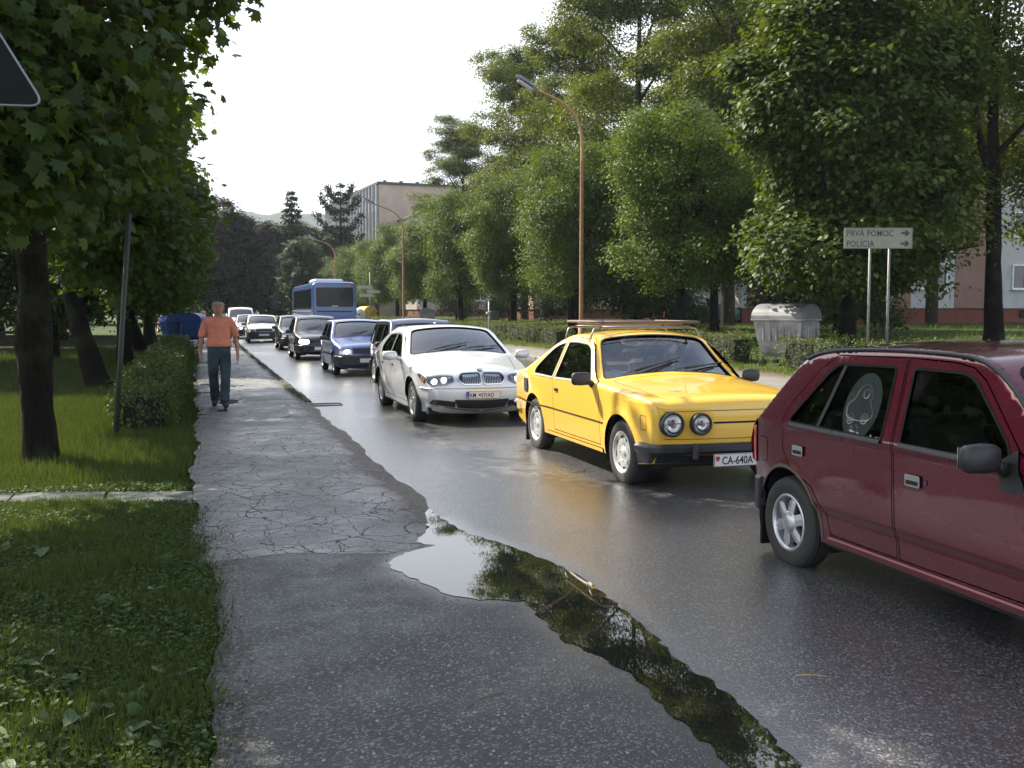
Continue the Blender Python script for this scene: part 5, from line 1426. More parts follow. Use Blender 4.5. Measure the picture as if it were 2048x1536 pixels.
bl = [(1.9, -.6, 4.6, 1.5, 1.3, .8), (2.3, -1.0, 7.0, 1.6, 1.5, .9), (-.2, .3, 9.3, 2.2, 2.0, 1.2), (1.2, 0, 11.6, 2.4, 2.2, 1.4), (-1.6, .5, 11.2, 1.8, 1.6, 1.1), (2.8, -.5, 9.5, 1.5, 1.4, .8), (-1.2, .6, 3.6, 1.2, 1.2, .9), (-1.9, .5, 2.6, 1.0, 1.0, .9), (2.9, .3, 3.6, 1.3, 1.2, .6), (-1.5, .3, 6.6, 1.0, 1.0, .8), (2.0, .8, 5.6, 1.6, 1.4, .9), (-2.0, .8, 4.6, 1.3, 1.2, .9), (.8, 1.2, 8.0, 2.0, 1.6, 1.0)]
link('crown', crown('crown', bl, 2700, 24, .15, 'oval', LM_ash, 61, sig=.30, amp=.3, layered=.55), tD)
# shrub at the wall
t = thing('bush', (19.2, 27.0, .75), 0, 'loose dark bush low beside the white apartment wall under the sign', 'bush')
mb = MB(); mb.tube([(0, 0, -.1), (.05, 0, 1.0)], [.07, .03], 7); mb.tube([(0, 0, 0), (.3, .1, .9)], [.05, .02], 6); mb.obj('stem', BARK2, t)
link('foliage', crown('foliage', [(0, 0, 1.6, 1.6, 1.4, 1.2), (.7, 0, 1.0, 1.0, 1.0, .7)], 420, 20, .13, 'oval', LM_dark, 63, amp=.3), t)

for i, (x, y, sc, lb) in enumerate(((19.5, 40.5, 1.1, 'dark bush between the lamp post and the first linden trunk'), (20.5, 45.5, 1.3, 'wide dark bush in the shade directly behind the lamp post'), (22.0, 58.0, 1.2, 'bush beside the cream block, right of the person in green'), (21.5, 70.0, 1.1, 'bush left of the lit end of the cream apartment block'), (21.0, 84.0, 1.3, 'bush behind the far grey rubbish container'), (21.5, 33.5, 1.1, 'bush at the wall right of the grey rubbish container'))):
    put(t, (x, y, gz(x, y) - .05), i * 1.3, sc, lb, 'bushes on the lawn before the apartment blocks')
for i, (x, y, sc) in enumerate(((-5.0, 72, 2.2), (-8.5, 70, 2.6), (-12.5, 73, 2.8), (-17, 70, 3.0), (-22, 68, 3.0), (-7, 54, 1.4), (-11, 58, 1.8))):  # dark shrubs added where the far lawn should lie in deep shade
    put(t, (x, y, -.05), i * 1.7, sc, ('added shrub darkening the back of the left lawn, nearest the path', 'added shrub darkening the back of the left lawn, second from the path', 'tall dark added shrub in the middle of the row behind the left lawn', 'tall dark added shrub behind the bench', 'leftmost dark added shrub behind the left lawn', 'smaller added shrub standing before the row on the left lawn', 'middling added shrub between the bench and the back row')[i], 'shrubs added to darken the back of the left lawn')
# --- left row
def left_tree(seed, loc, H, blobs, n, label, trunk, radii, per=22, size=.15, kind='maple', group='trees lining the path on the left', lm=None, tips=10, sig=.26):
    t = thing('maple_tree', loc, 0, label, 'tree', group)
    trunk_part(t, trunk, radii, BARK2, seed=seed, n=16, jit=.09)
    r = random.Random(seed); top = trunk[-1]
    tp = [(b[0] + r.uniform(-.5, .5) * b[3], b[1] + r.uniform(-.5, .5) * b[4], b[2] + r.uniform(-.3, .6) * b[5]) for b in blobs for _ in range(3)]
    limbs(t, top, tp, .08, BARK2, seed)
    link('crown', crown('crown', blobs, n, per, size, kind, lm or LM_near, seed, sig=sig, droop=1.0, amp=.16, jit=.45, bough=(3.2, .42)), t)
    return t
L1 = left_tree(71, (-1.76, 12.05, 0), 11, [(.28, -2.2, 4.0, 1.25, 2.0, 1.35), (.12, -1.0, 5.4, 1.65, 2.4, 1.8), (-.1, -.3, 7.4, 2.0, 2.6, 1.9), (-.6, -3.0, 4.7, 1.2, 1.8, 1.5), (0, 0, 9.0, 1.6, 1.8, 1.1), (.15, 1.8, 4.4, 1.3, 1.9, 1.5), (.15, 4.4, 4.1, 1.25, 1.9, 1.2), (-.1, -2.6, 3.2, 1.1, 1.4, .8)], 3500,
    'nearest big-leaved tree on the left, thick knobbly dark trunk in the lawn', [(.04, 0, -.2), (.02, 0, .5), (.0, 0, .95), (.0, 0, 1.25), (.02, 0, 1.7), (.0, 0, 2.6), (.0, -.1, 3.6)], [.21, .165, .165, .205, .155, .15, .14], per=17, size=.15, sig=.24)
L2 = left_tree(72, (-2.17, 22.7, 0), 7.5, [(.55, -1.4, 4.0, 1.4, 2.2, 1.6), (.45, -4.6, 4.1, 1.25, 1.9, 1.2), (.3, 0, 5.4, 1.5, 2.2, 1.5), (.75, -2.6, 3.1, 1.05, 1.7, 1.1)], 2100,
    'second tree on the left with crooked trunk leaning away from the path', [(.15, 0, -.2), (.0, 0, .35), (-.25, 0, 1.2), (-.42, 0, 2.0), (-.38, 0, 3.0), (-.2, 0, 4.0)], [.30, .24, .19, .17, .15, .13], per=16, size=.15)
L3 = left_tree(73, (-2.14, 31.0, 0), 7.5, [(.55, -.6, 4.1, 1.6, 2.6, 1.8), (.3, 0, 5.4, 1.6, 2.6, 1.5), (.95, -1, 2.7, 1.0, 2.2, 1.1)], 1700,
    'third tree on the left, its straight trunk behind the leaning stake', [(0, 0, -.2), (0, 0, 1), (.05, 0, 3.2), (0, 0, 4.2)], [.26, .2, .17, .14], per=18, size=.14)
for i, (x, y, rz, lb) in enumerate(((-2.2, 39.5, 0.1, 'fourth tree of the left row, above the hedge'), (-2.3, 48, .2, 'fifth tree of the left row, beside the blue recycling bins'), (-2.6, 57, .1, 'tree of the left row just beyond the blue recycling bins'), (-3.0, 67, .3, 'farthest tree of the left row before the dark wood'))):
    put(L3 if i % 2 else L2, (x, y, 0), rz, (1.0, 1.0, 1.0 - .02 * i), lb)
# park trees behind on the left
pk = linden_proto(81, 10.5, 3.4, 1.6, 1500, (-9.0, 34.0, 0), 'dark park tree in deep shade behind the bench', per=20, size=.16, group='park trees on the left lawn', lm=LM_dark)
for (x, y, rz, s_, lb) in ((-5.6, 27.5, 1, .75, 'dark park tree between the first and second trunks on the left'), (-6.0, 44, 2, .9, 'park tree behind the third tree of the left row'), (-12, 50, 3, 1.1, 'park tree far back at the left edge'), (-7.5, 62, 4, 1.1, 'park tree behind the blue recycling bins'), (-4.6, 36.0, .5, .6, 'low dark park tree just left of the leaning stake'), (-15, 66, .7, 1.2, 'large park tree closing the view at the left edge')):
    put(pk, (x, y, 0), rz, s_, lb)
# --- far wood
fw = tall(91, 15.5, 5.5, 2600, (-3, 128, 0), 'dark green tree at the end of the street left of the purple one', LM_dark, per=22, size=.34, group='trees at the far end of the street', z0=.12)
for (x, y, rz, s_, lb) in ((2.5, 140, 1, .95, 'dark tree directly over the distant lamp post'), (14, 150, 2, .9, 'bushy tree right of the spruce at the street end'), (-11, 124, 4, 1.0, 'dark tree at the far left behind the path trees'), (7.5, 134, 3, .80, 'green tree in front of the pointed spruce'), (-6.5, 150, .4, 1.05, 'tall dark tree at the street end above the far bins'), (21, 160, .9, .85, 'tree behind the lamp heads near the office building'), (12.0, 122, 1.9, .62, 'light green young tree left of the coach'), (17.5, 140, 2.9, .8, 'bushy tree left of the office building foot'), (-18, 140, 3.3, 1.1, 'wide dark tree beyond the park at far left'), (25, 175, 1.3, 1.0, 'tree before the far end of the office building')):
    put(fw, (x, y, 0), rz, s_, lb)
fp = tall(92, 14.0, 5.0, 2400, (-.8, 118, 0), 'dark purple-leaved beech at the end of the street', LM_red, per=22, size=.32, group='trees at the far end of the street', z0=.12)
put(fp, (4.2, 116, 0), 2, .86, 'second purple-leaved tree right of the distant lamp post')
def spruce(seed, H, R_, loc, label, sparse=1.0, tiers=22):
    t = thing('spruce_tree', loc, 0, label, 'tree')
    trunk_part(t, [(0, 0, -.3), (0, 0, H * .5), (0, 0, H)], [.3, .18, .02], BARK2, seed=seed)
    rng = np.random.default_rng(seed); P = []; D = []
    for k in range(tiers):
        f = k / tiers; z = H * (.10 + .88 * f); r = R_ * (1 - f) ** .85 * rng.uniform(.85, 1.1) + .15
        nb = max(4, int(11 * sparse * (1 - f * .5)))
        for j in range(nb):
            a = rng.uniform(0, 2 * PI); L = r * rng.uniform(.7, 1.1); m = max(4, int(L * 9))
            for q in range(m):
                s_ = (q + 1) / m; P.append((L * s_ * math.cos(a), L * s_ * math.sin(a), z - .28 * L * s_ + .22 * L * s_ * s_)); D.append((math.cos(a), math.sin(a), 0))
    P = np.array(P); D = np.array(D); k = 5; P = np.repeat(P, k, 0) + rng.normal(0, .12, (len(P) * k, 3)); D = np.repeat(D, k, 0)
    n = len(P)
    link('needles', leaves_mesh('needles', P, np.array([0, 0, 1.]) + rng.normal(0, .5, (n, 3)), D + rng.normal(0, .7, (n, 3)) + [0, 0, -.35], .38 * rng.uniform(.6, 1.2, n), 'oval', LM_spruce, rng.random(n)), t)
    return t
spruce(101, 17.5, 4.2, (11.2, 130, 0), 'pointed dark spruce at the end of the street')
def ragged_conifer(loc, label):
    t = spruce(102, 18.5, 3.4, loc, label, .7, 16)
    mb = MB(); rng = np.random.default_rng(9); P = []; D = []
    for (a, z, L) in ((PI, 15.6, 1.6), (0, 15.9, 1.5), (PI, 13.8, 2.4), (0, 14.0, 2.2), (PI, 11.2, 3.0), (0, 11.6, 2.6), (2.8, 8.8, 3.6), (.2, 9.0, 2.8)):
        e = Vector((L * math.cos(a), L * .3 * math.sin(a), z + L * .75)); b = Vector((0, 0, z - .6)); md = b.lerp(e, .5) + Vector((0, 0, -.5))
        mb.tube([b, md, e], [.09, .06, .02], 6)
        for s_ in np.linspace(.2, 1, 26):
            q = b.lerp(md, s_ * 2) if s_ < .5 else md.lerp(e, s_ * 2 - 1)
            for _ in range(12): P.append(tuple(q + Vector(rng.normal(0, .24, 3)))); D.append(tuple((e - b).normalized()))
    mb.obj('branch', BARK2, t)
    P = np.array(P); D = np.array(D); n = len(P)
    link('needles', leaves_mesh('needles', P, unit(rng, n), D + rng.normal(0, .6, (n, 3)), .4 * rng.uniform(.6, 1.1, n), 'oval', LM_spruce, rng.random(n)), t)
ragged_conifer((16.8, 126, 0), 'ragged tall conifer with upswept branches left of the office building')

# --- hedges
def hedge(x0, x1, y0, y1, z0, h, dens, size, label, lm, group, seed, per=5, zf=None):
    t = thing('hedge', ((x0 + x1) / 2, (y0 + y1) / 2, z0), 0, label, 'hedge', group)
    w, L = x1 - x0, y1 - y0; rng = np.random.default_rng(seed)
    area = 2 * L * h + L * w + 2 * w * h; n = int(area * dens)
    faces = rng.choice(5, n, p=np.array([L * h, L * h, L * w, w * h, w * h]) / area)
    a = rng.uniform(-.5, .5, n); b = rng.uniform(0, 1, n); c = rng.uniform(-.5, .5, n)
    P = np.zeros((n, 3)); D = np.zeros((n, 3))
    for f, (sx, sy, sz) in enumerate(((-1, 0, 0), (1, 0, 0), (0, 0, 1), (0, -1, 0), (0, 1, 0))):
        k = faces == f
        if sx: P[k] = np.stack([np.full(k.sum(), sx * w / 2), a[k] * L, b[k] * h], 1)
        elif sz: P[k] = np.stack([c[k] * w, a[k] * L, np.full(k.sum(), h)], 1)
        else: P[k] = np.stack([c[k] * w, np.full(k.sum(), sy * L / 2), b[k] * h], 1)
        D[k] = (sx, sy, sz)
    bump = .07 * (np.sin(P[:, 1] * 2.3 + seed) + np.sin(P[:, 1] * 5.1 + P[:, 2] * 4) * .6 + np.sin(P[:, 0] * 6 + P[:, 2] * 5) * .5)
    ed = np.clip((P[:, 2] - h * .75) / (h * .25), 0, 1) * np.abs(D[:, 0]) * .06
    P = P + D * (bump - ed - rng.exponential(.035, n))[:, None] + rng.normal(0, .02, (n, 3))
    D2 = np.repeat(D, per, 0); P2 = np.repeat(P, per, 0) + rng.normal(0, size * .6, (n * per, 3)); m = len(P2)
    P2[:, 2] = np.maximum(P2[:, 2], .02)
    link('foliage', leaves_mesh('foliage', P2, D2 * .6 + [0, 0, .6] + rng.normal(0, .55, (m, 3)), D2 + rng.normal(0, .8, (m, 3)), size * rng.uniform(.6, 1.2, m), 'oval', lm, np.clip(np.repeat(rng.normal(.5, .2, n), per) + rng.normal(0, .15, m), 0, 1)), t)
    mb = MB(); y = -L / 2 + .15; r = random.Random(seed)
    while y < L / 2 - .1:
        for xx in (-w * .28, w * .26):
            mb.tube([(xx + r.uniform(-.05, .05), y, -.02), (xx + r.uniform(-.1, .1), y + r.uniform(-.1, .1), h * .5), (xx + r.uniform(-.15, .15), y + r.uniform(-.15, .15), h * .9)], [.018, .013, .005], 4, cap=False)
        y += .16 if L < 14 else .3
    st = mb.obj('stems', BARK2, t); st['kind'] = 'stuff'
    mb = MB(); mb.box((0, 0, h * .45), (w * .62, L - .3, h * .74)); mb.obj('dark_core', M('dark_core', (.012, .014, .008), .95), t)  # dark solid box stands in for the dim inside of the hedge
    return t
G1 = 'clipped hedge pieces on the far side of the road'
hedge(14.0, 14.75, 6, 22.3, .15, .82, 75, .062, 'long clipped hedge right of the grey rubbish container, ending under the sign', LM_hedge, G1, 1)
hedge(14.0, 14.75, 24.6, 36.4, .15, .84, 75, .062, 'clipped hedge left of the grey rubbish container, behind the yellow coupe', LM_hedge, G1, 2)
for i, (a_, b_, lb) in enumerate(((39.2, 41.6, 'short rounded hedge piece just left of the lamp post gap'), (41.9, 45.6, 'second hedge piece left of the lamp post'), (45.9, 50.6, 'third hedge piece left of the lamp post, below the person in green'), (51.0, 56.6, 'hedge piece right of the litter bin pole'), (57.0, 74, 'long hedge run behind the silver saloon roof'), (75.5, 105, 'farthest hedge run near the yellow container'))):
    hedge(14.0 - .1 * (i % 2), 14.8, a_, b_, .15, .80 + .04 * (i % 3), 60 if b_ < 60 else 30, .07 if b_ < 60 else .10, lb, LM_hedge, G1, 10 + i)
G2 = 'low hedge pieces between lawn and path on the left'
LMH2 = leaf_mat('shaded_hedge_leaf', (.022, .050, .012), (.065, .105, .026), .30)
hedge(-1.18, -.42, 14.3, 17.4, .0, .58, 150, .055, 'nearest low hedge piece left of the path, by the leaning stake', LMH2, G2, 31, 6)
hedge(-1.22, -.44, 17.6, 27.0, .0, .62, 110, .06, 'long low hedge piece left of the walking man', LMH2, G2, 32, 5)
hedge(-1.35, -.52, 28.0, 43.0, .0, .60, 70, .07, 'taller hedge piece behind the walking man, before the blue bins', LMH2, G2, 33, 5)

# --- foreground grass
rng = np.random.default_rng(5)
def grass_patch(n, y0, y1, size, seed):
    rng = np.random.default_rng(seed)
    y = y0 + (y1 - y0) * rng.random(n) ** .8
    xl = -np.tan(math.radians(10.6)) * y - .35
    xr = np.array([.02 + wob(q, .06, 1.5, 3) if q < 8.55 else -.10 + wob(q, .07, 1.2, 1) for q in y]) + rng.normal(0, .035, n) - .01
    x = xl + (xr - xl) * rng.random(n)
    # leave the concrete strip and a worn patch free
    cy = 9.18 + (-.06 - x) * .22
    keep = np.abs(y - cy) > .25 + rng.normal(0, .03, n)
    worn = ((x + .95) / .5) ** 2 + ((y - 4.25) / .35) ** 2 < 1.0 + rng.normal(0, .3, n)
    keep &= ~(worn & (rng.random(n) < .8))
    x, y = x[keep], y[keep]; m = len(x)
    P = np.stack([x, y, np.full(m, -.03)], 1)
    T = np.array([0, 0, 1.]) + rng.normal(0, .55, (m, 3)) * [1, 1, .2]
    Nn = rng.normal(size=(m, 3)); Nn[:, 2] = .4
    clump = .5 + .5 * np.sin(x * 3.1 + np.sin(y * 2.3) * 2) * np.sin(y * 2.7 + x)
    return P, Nn, T, (size * rng.uniform(.5, 1.15, m) * (.75 + .5 * clump)), np.clip(rng.normal(.42, .22, m) + .15 * clump, 0, 1)
LM_grass = leaf_mat('grass_blade', (.017, .038, .009), (.062, .094, .022), .30, rough=.5)
LM_clover = leaf_mat('clover_leaf', (.020, .055, .014), (.060, .110, .030), .28, rough=.5)
P_, N_, T_, S_, R_ = grass_patch(105000, 3.0, 9.3, .105, 1)
o = link('grass', leaves_mesh('grass', P_, N_, T_, S_, 'blade', LM_grass, R_)); o['kind'] = 'stuff'
P_, N_, T_, S_, R_ = grass_patch(85000, 9.3, 24, .125, 2); S_ = S_ * 1.1
o = link('grass', leaves_mesh('grass', P_, N_, T_, S_, 'blade', LM_grass, R_)); o['kind'] = 'stuff'
P_, N_, T_, S_, R_ = grass_patch(42000, 24, 46, .20, 3)
o = link('grass', leaves_mesh('grass', P_, N_, T_, S_ * 1.2, 'blade', LM_grass, R_)); o['kind'] = 'stuff'
P_, N_, T_, S_, R_ = grass_patch(26000, 3.0, 10, .03, 4)
P_[:, 2] = .012 + rng.random(len(P_)) * .03
o = link('clover', leaves_mesh('clover', P_, np.array([0, 0, 1.]) + rng.normal(0, .35, P_.shape), rng.normal(size=P_.shape) * [1, 1, .1], S_ * .95, 'clover', LM_clover, R_)); o['kind'] = 'stuff'
# broad weeds
wd = []
for k in range(26):
    y = rng.uniform(3.3, 7.5); x = rng.uniform(-.18 * y - .1, -.06)
    for j in range(rng.integers(3, 7)): wd.append((x + rng.normal(0, .035), y + rng.normal(0, .035), .02 + rng.random() * .035))
wd += [(-.42 + rng.normal(0, .05), 4.15 + rng.normal(0, .05), .05 + rng.random() * .03) for _ in range(7)]
wd = np.array(wd); m = len(wd)
o = link('broad_leaved_weeds', leaves_mesh('broad_leaved_weeds', wd, np.array([0, 0, 1.]) + rng.normal(0, .35, (m, 3)), rng.normal(size=(m, 3)) * [1, 1, .1], rng.uniform(.04, .085, m), 'heart', leaf_mat('weed_leaf', (.04, .08, .03), (.10, .15, .07), .25, rough=.35), rng.random(m))); o['kind'] = 'stuff'
# litter of dry bits along the edge of the grass
nb = 2600; y = rng.uniform(3, 9, nb); x = rng.normal(.07, .07, nb) + np.where(y < 8.5, .02, -.1)
P_ = np.stack([x, y, np.full(nb, .012) + np.where(y > 7, .02, 0)], 1)
o = link('dry_litter', leaves_mesh('dry_litter', P_, np.array([0, 0, 1.]) + rng.normal(0, .3, P_.shape), rng.normal(size=P_.shape) * [1, 1, .1], rng.uniform(.006, .022, nb), 'oval', leaf_mat('dry_bits', (.05, .04, .025), (.25, .20, .13), .1), rng.random(nb))); o['kind'] = 'stuff'
# loose grit on the path's broken edge and in the gutter
nb = 2400; y = rng.uniform(6.6, 22, nb); x = 1.52 + rng.normal(0, .13, nb); x[:700] = rng.uniform(.1, 1.6, 700); y[:700] = rng.uniform(3.2, 7.2, 700)
tv_ = np.array([(-1, -1, -.5), (1, -.8, -.5), (.8, 1, -.5), (-.9, .8, -.5), (0, .1, .8)]); tf_ = np.array([(0, 1, 4), (1, 2, 4), (2, 3, 4), (3, 0, 4)])
ang_ = rng.uniform(0, 6.28, nb); sz_ = rng.uniform(.0025, .008, nb); c_, s_ = np.cos(ang_)[:, None], np.sin(ang_)[:, None]
gk_ = ~pip(np.stack([x, y], 1), offset_poly(np.array(pud), .03)); x, y, sz_, c_, s_ = x[gk_], y[gk_], sz_[gk_], c_[gk_], s_[gk_]; nb = len(x)
VX = (tv_[None, :, 0] * c_ - tv_[None, :, 1] * s_) * sz_[:, None] + x[:, None]; VY = (tv_[None, :, 0] * s_ + tv_[None, :, 1] * c_) * sz_[:, None] + y[:, None]
VZ = tv_[None, :, 2] * sz_[:, None] + (np.where(y < 7.1, .008, np.interp(x, [1.3, 1.75], [.062, .022])))[:, None]
Fg = (np.arange(nb) * 5)[:, None, None] + tf_[None]
o = link('grit', mesh_np('grit', np.stack([VX, VY, VZ], 2).reshape(-1, 3), Fg.reshape(-1, 3), leaf_mat('grit_stone', (.05, .048, .045), (.30, .28, .25), .0), False, rnd=np.repeat(rng.random(nb), 4))); o['kind'] = 'stuff'
# moss and grass in the left gutter, rough grass on the far verge
n_ = 9000; y = rng.uniform(17.5, 60, n_); x = 1.72 - (y - 18) * .004 + rng.normal(0, .05, n_); kp = (np.sin(y * 1.3) + np.sin(y * .61 + 2) + rng.normal(0, .4, n_)) > -.3; x, y = x[kp], y[kp]; m = len(x)
P_ = np.stack([x, y, np.full(m, .03)], 1)
o = link('gutter_grass', leaves_mesh('gutter_grass', P_, rng.normal(size=(m, 3)), np.array([0, 0, 1.]) + rng.normal(0, .5, (m, 3)), rng.uniform(.03, .08, m), 'blade', LM_grass, rng.random(m))); o['kind'] = 'stuff'
n_ = 60000; y = rng.uniform(18, 90, n_); x = np.where(rng.random(n_) < .35, rng.normal(13.55, .25, n_), 14.8 + 17 * rng.random(n_) ** 1.3); P_ = np.stack([x, y, [gz(q, 0) for q in x]], 1); m = n_
o = link('far_verge_grass', leaves_mesh('far_verge_grass', P_, rng.normal(size=(m, 3)), np.array([0, 0, 1.]) + rng.normal(0, .5, (m, 3)), rng.uniform(.08, .26, m), 'blade', leaf_mat('verge_blade', (.045, .085, .014), (.13, .18, .035), .3), rng.random(m))); o['kind'] = 'stuff'
# ------------------------------------------------------------------ buildings
def wall_mat(name, c, stain=.3):
    a = N(name); v = a.coord(); n1 = a.noise(v, .5, 6, .65); n2 = a.noise(a.coord(scale=(3, 3, .4)), 1.2, 5, .6); n3 = a.noise(v, 60, 3)
    col = a.mix(a.ramp(n1, .3, .7), tuple(x * .86 for x in c), tuple(min(1, x * 1.1) for x in c))
    col = a.mix(a.math('MULTIPLY', a.ramp(n2, .5, .75), stain), col, tuple(x * .55 for x in c))
    a.set(color=col, rough=.9, spec=.25, normal=a.bump(n3, .35, .01)); return a.m
WHT = wall_mat('wall_white_render', (.42, .44, .44), .45); PNK = wall_mat('wall_pink_panel', (.25, .155, .125)); PLI = wall_mat('plinth_red', (.17, .062, .045), .5)
CRM = wall_mat('wall_cream', (.50, .40, .26)); BEI = wall_mat('wall_beige', (.46, .37, .31), .15)
PANE = M('dark_pane', (.015, .02, .022), .06, var=.1, spec=.8); FRM = M('window_frame_white', (.72, .73, .72), .4)
def window(parent, c, w, h, axis, mat=FRM, pane=PANE, key='win', cols=2):
    """axis 'y': set in a wall facing -Y; 'x': wall facing -X"""
    k = (key, w, h, cols)
    if k not in _mc:
        f = MB(); t = .07
        f.box((0, -.02, h / 2 - t / 2), (w, .10, t)); f.box((0, -.02, -h / 2 + t / 2), (w, .10, t))
        for s_ in (-1, 1): f.box((s_ * (w / 2 - t / 2), -.02, 0), (t, .10, h - 2 * t))
        for q in range(1, cols): f.box((-w / 2 + w * q / cols, -.025, 0), (t * 1.1, .10, h - 2 * t))
        p = MB(); p.box((0, .02, 0), (w - .1, .02, h - .1))
        s = MB(); s.box((0, -.09, -h / 2 - .03), (w + .16, .20, .05))
        _mc[k] = (f.mesh('window', mat), p.mesh('pane', pane), s.mesh('sill', FRM))
    a, b, c_ = _mc[k]; o = link('window', a, parent); o.location = c; o.rotation_euler = (0, 0, 0 if axis == 'y' else -PI / 2)
    link('pane', b, o); link('sill', c_, o); return o

def block(name, x0, x1, y0, y1, floors, label, walls, endmat, frontmat, plinth_top=.85, win_y=(), win_x=(), bands=()):
    t = thing(name, (x0, y0, .92), 0, label, 'building', 'apartment blocks right of the road'); W_, L_ = x1 - x0, y1 - y0; H = plinth_top + floors * 2.85
    m = MB(); m.box((W_ / 2, L_ / 2, plinth_top + (H - plinth_top) / 2), (W_, L_, H - plinth_top)); m.obj('wall', walls, t)
    m = MB(); m.box((W_ / 2, L_ / 2, plinth_top / 2 - .6), (W_ - .24, L_ - .24, plinth_top + 1.2)); m.obj('plinth', PLI, t)
    m = MB(); m.box((W_ / 2, L_ / 2, H + .12), (W_ + .5, L_ + .5, .24)); m.obj('roof', M('roof_edge', (.10, .10, .10), .8), t)
    for (a_, b_, mt) in bands:
        m = MB(); m.box(((a_ + b_) / 2, -.012, plinth_top + (H - plinth_top) / 2), (b_ - a_, .03, H - plinth_top - .02)); m.obj('panel_band', mt, t)
    for f in range(floors):
        z = plinth_top + 1.72 + f * 2.85
        for x, w in win_y: window(t, (x, -.03, z), w, 1.35, 'y')
        for y, w in win_x: window(t, (-.03, y, z), w, 1.35, 'x')
    vm = MB(); vm.box((0, 0, 0), (.45, .06, .42)); ve = vm.mesh('cellar_window', DARK)
    for x, w in win_y: v_ = link('cellar_window', ve, t); v_.location = (x, .10, plinth_top - .32)
    for y, w in win_x: v_ = link('cellar_window', ve, t); v_.location = (.10, y, plinth_top - .32); v_.rotation_euler = (0, 0, PI / 2)
    return t
block('apartment_block', 25.8, 62, 44.5, 57, 4, 'white rendered apartment block with pink-brown panel bands and red plinth at the right edge', WHT, None, None,
      win_y=[(3.2, 1.9), (7.4, 1.9), (11.4, 1.9), (17.6, 1.9), (21, 1.9), (25, 1.9)], win_x=[(2, 1.6), (6, 1.6), (10, 1.6)], bands=[(.3, 1.4, PNK), (9.0, 10.1, PNK), (12.9, 15.7, PNK), (22.4, 24, PNK)])
block('apartment_block', 25.5, 46, 76.6, 90, 4, 'cream apartment block with dark red plinth seen behind the tree trunks', CRM, None, None,
      win_y=[(2.4, 1.6), (7.0, 1.6), (11.5, 1.6), (15, 1.6)], win_x=[(2, 1.5), (5.5, 1.5), (9, 1.5), (12, 1.2)])
block('apartment_block', 25.0, 45, 116, 132, 4, 'greyish farther apartment block half hidden behind the lindens', wall_mat('wall_grey', (.36, .33, .31)), None, None, win_y=[(2.4, 1.6), (7.0, 1.6), (11.5, 1.6)], win_x=[(2, 1.5), (6, 1.5), (10, 1.5)])
# long office building at the back
of = thing('office_building', (22.3, 130, 0), math.radians(5.1), 'long flat-roofed office building with beige end wall and ribbed glass side', 'building')
Hh, Ln, Wd = 18.0, 33, 16
m = MB(); m.box((Wd / 2, Ln / 2, Hh / 2), (Wd, Ln, Hh)); m.obj('wall', BEI, of)
m = MB(); m.box((Wd / 2, Ln / 2, Hh + .12), (Wd + .5, Ln + .5, .3)); m.obj('roof', M('roof_dark', (.05, .06, .07), .6), of)
gp = M('office_glass', (.07, .09, .11), .12, spec=.8, var=.4, vs=.6); sp_ = M('office_spandrel', (.20, .22, .24), .5)
for f in range(5):
    m = MB(); m.box((-.04, Ln / 2, 2.0 + f * 3.5 + 1.1), (.1, Ln - .4, 2.2)); m.obj('window_strip', gp, of)
    m = MB(); m.box((-.05, Ln / 2, 2.0 + f * 3.5 - .65), (.12, Ln - .3, 1.25)); m.obj('spandrel', sp_, of)
fm = MB(); fm.box((0, 0, 0), (.34, .16, Hh - 1.2)); fe = fm.mesh('fin', M('fin_metal', (.42, .43, .44), .5))
for k in range(19): f_ = link('fin', fe, of); f_.location = (-.22, .4 + k * 1.74, Hh / 2 + .5)
pc = MB(); pc.box((0, 0, 0), (.4, .4, .35)); pe = pc.mesh('roof_vent', M('roof_dark', (.05, .06, .07), .6))
for k in range(7): f_ = link('roof_vent', pe, of); f_.location = (1.0 + k * 2.2, .8, Hh + .40)

# ------------------------------------------------------------------ wooded hill
xs = np.linspace(-900, 1400, 300); ys = np.linspace(1350, 1750, 22)
hn = np.random.default_rng(3).normal(0, 1, (22, 300))
def hz(x, y):
    prof = np.interp(x, [-900, -400, 0, 150, 300, 420, 560, 800, 1400], [105, 140, 152, 150, 142, 128, 100, 50, 20])
    return prof * math.sin(min(1, (y - 1345) / 250) * PI / 2) + 2.0 * math.sin(x * .11) + 2 * math.sin(x * .043 + 1)
V = np.array([(x, y, hz(x, y) + hn[j, i] * 1.6) for j, y in enumerate(ys) for i, x in enumerate(xs)])
i, j = np.meshgrid(np.arange(299), np.arange(21)); a_ = (j * 300 + i).ravel(); F = np.stack([a_, a_ + 1, a_ + 301, a_ + 300], 1)
a = N('hill_forest'); v = a.coord(geo=True); nn = a.noise(v, .03, 5, .7); a.set(color=a.mix(a.ramp(nn, .35, .65), (.016, .030, .014), (.035, .055, .022)), rough=1, spec=.1)
o = link('wooded_hill', mesh_np('wooded_hill', V, F, a.m, False)); o['kind'] = 'structure'

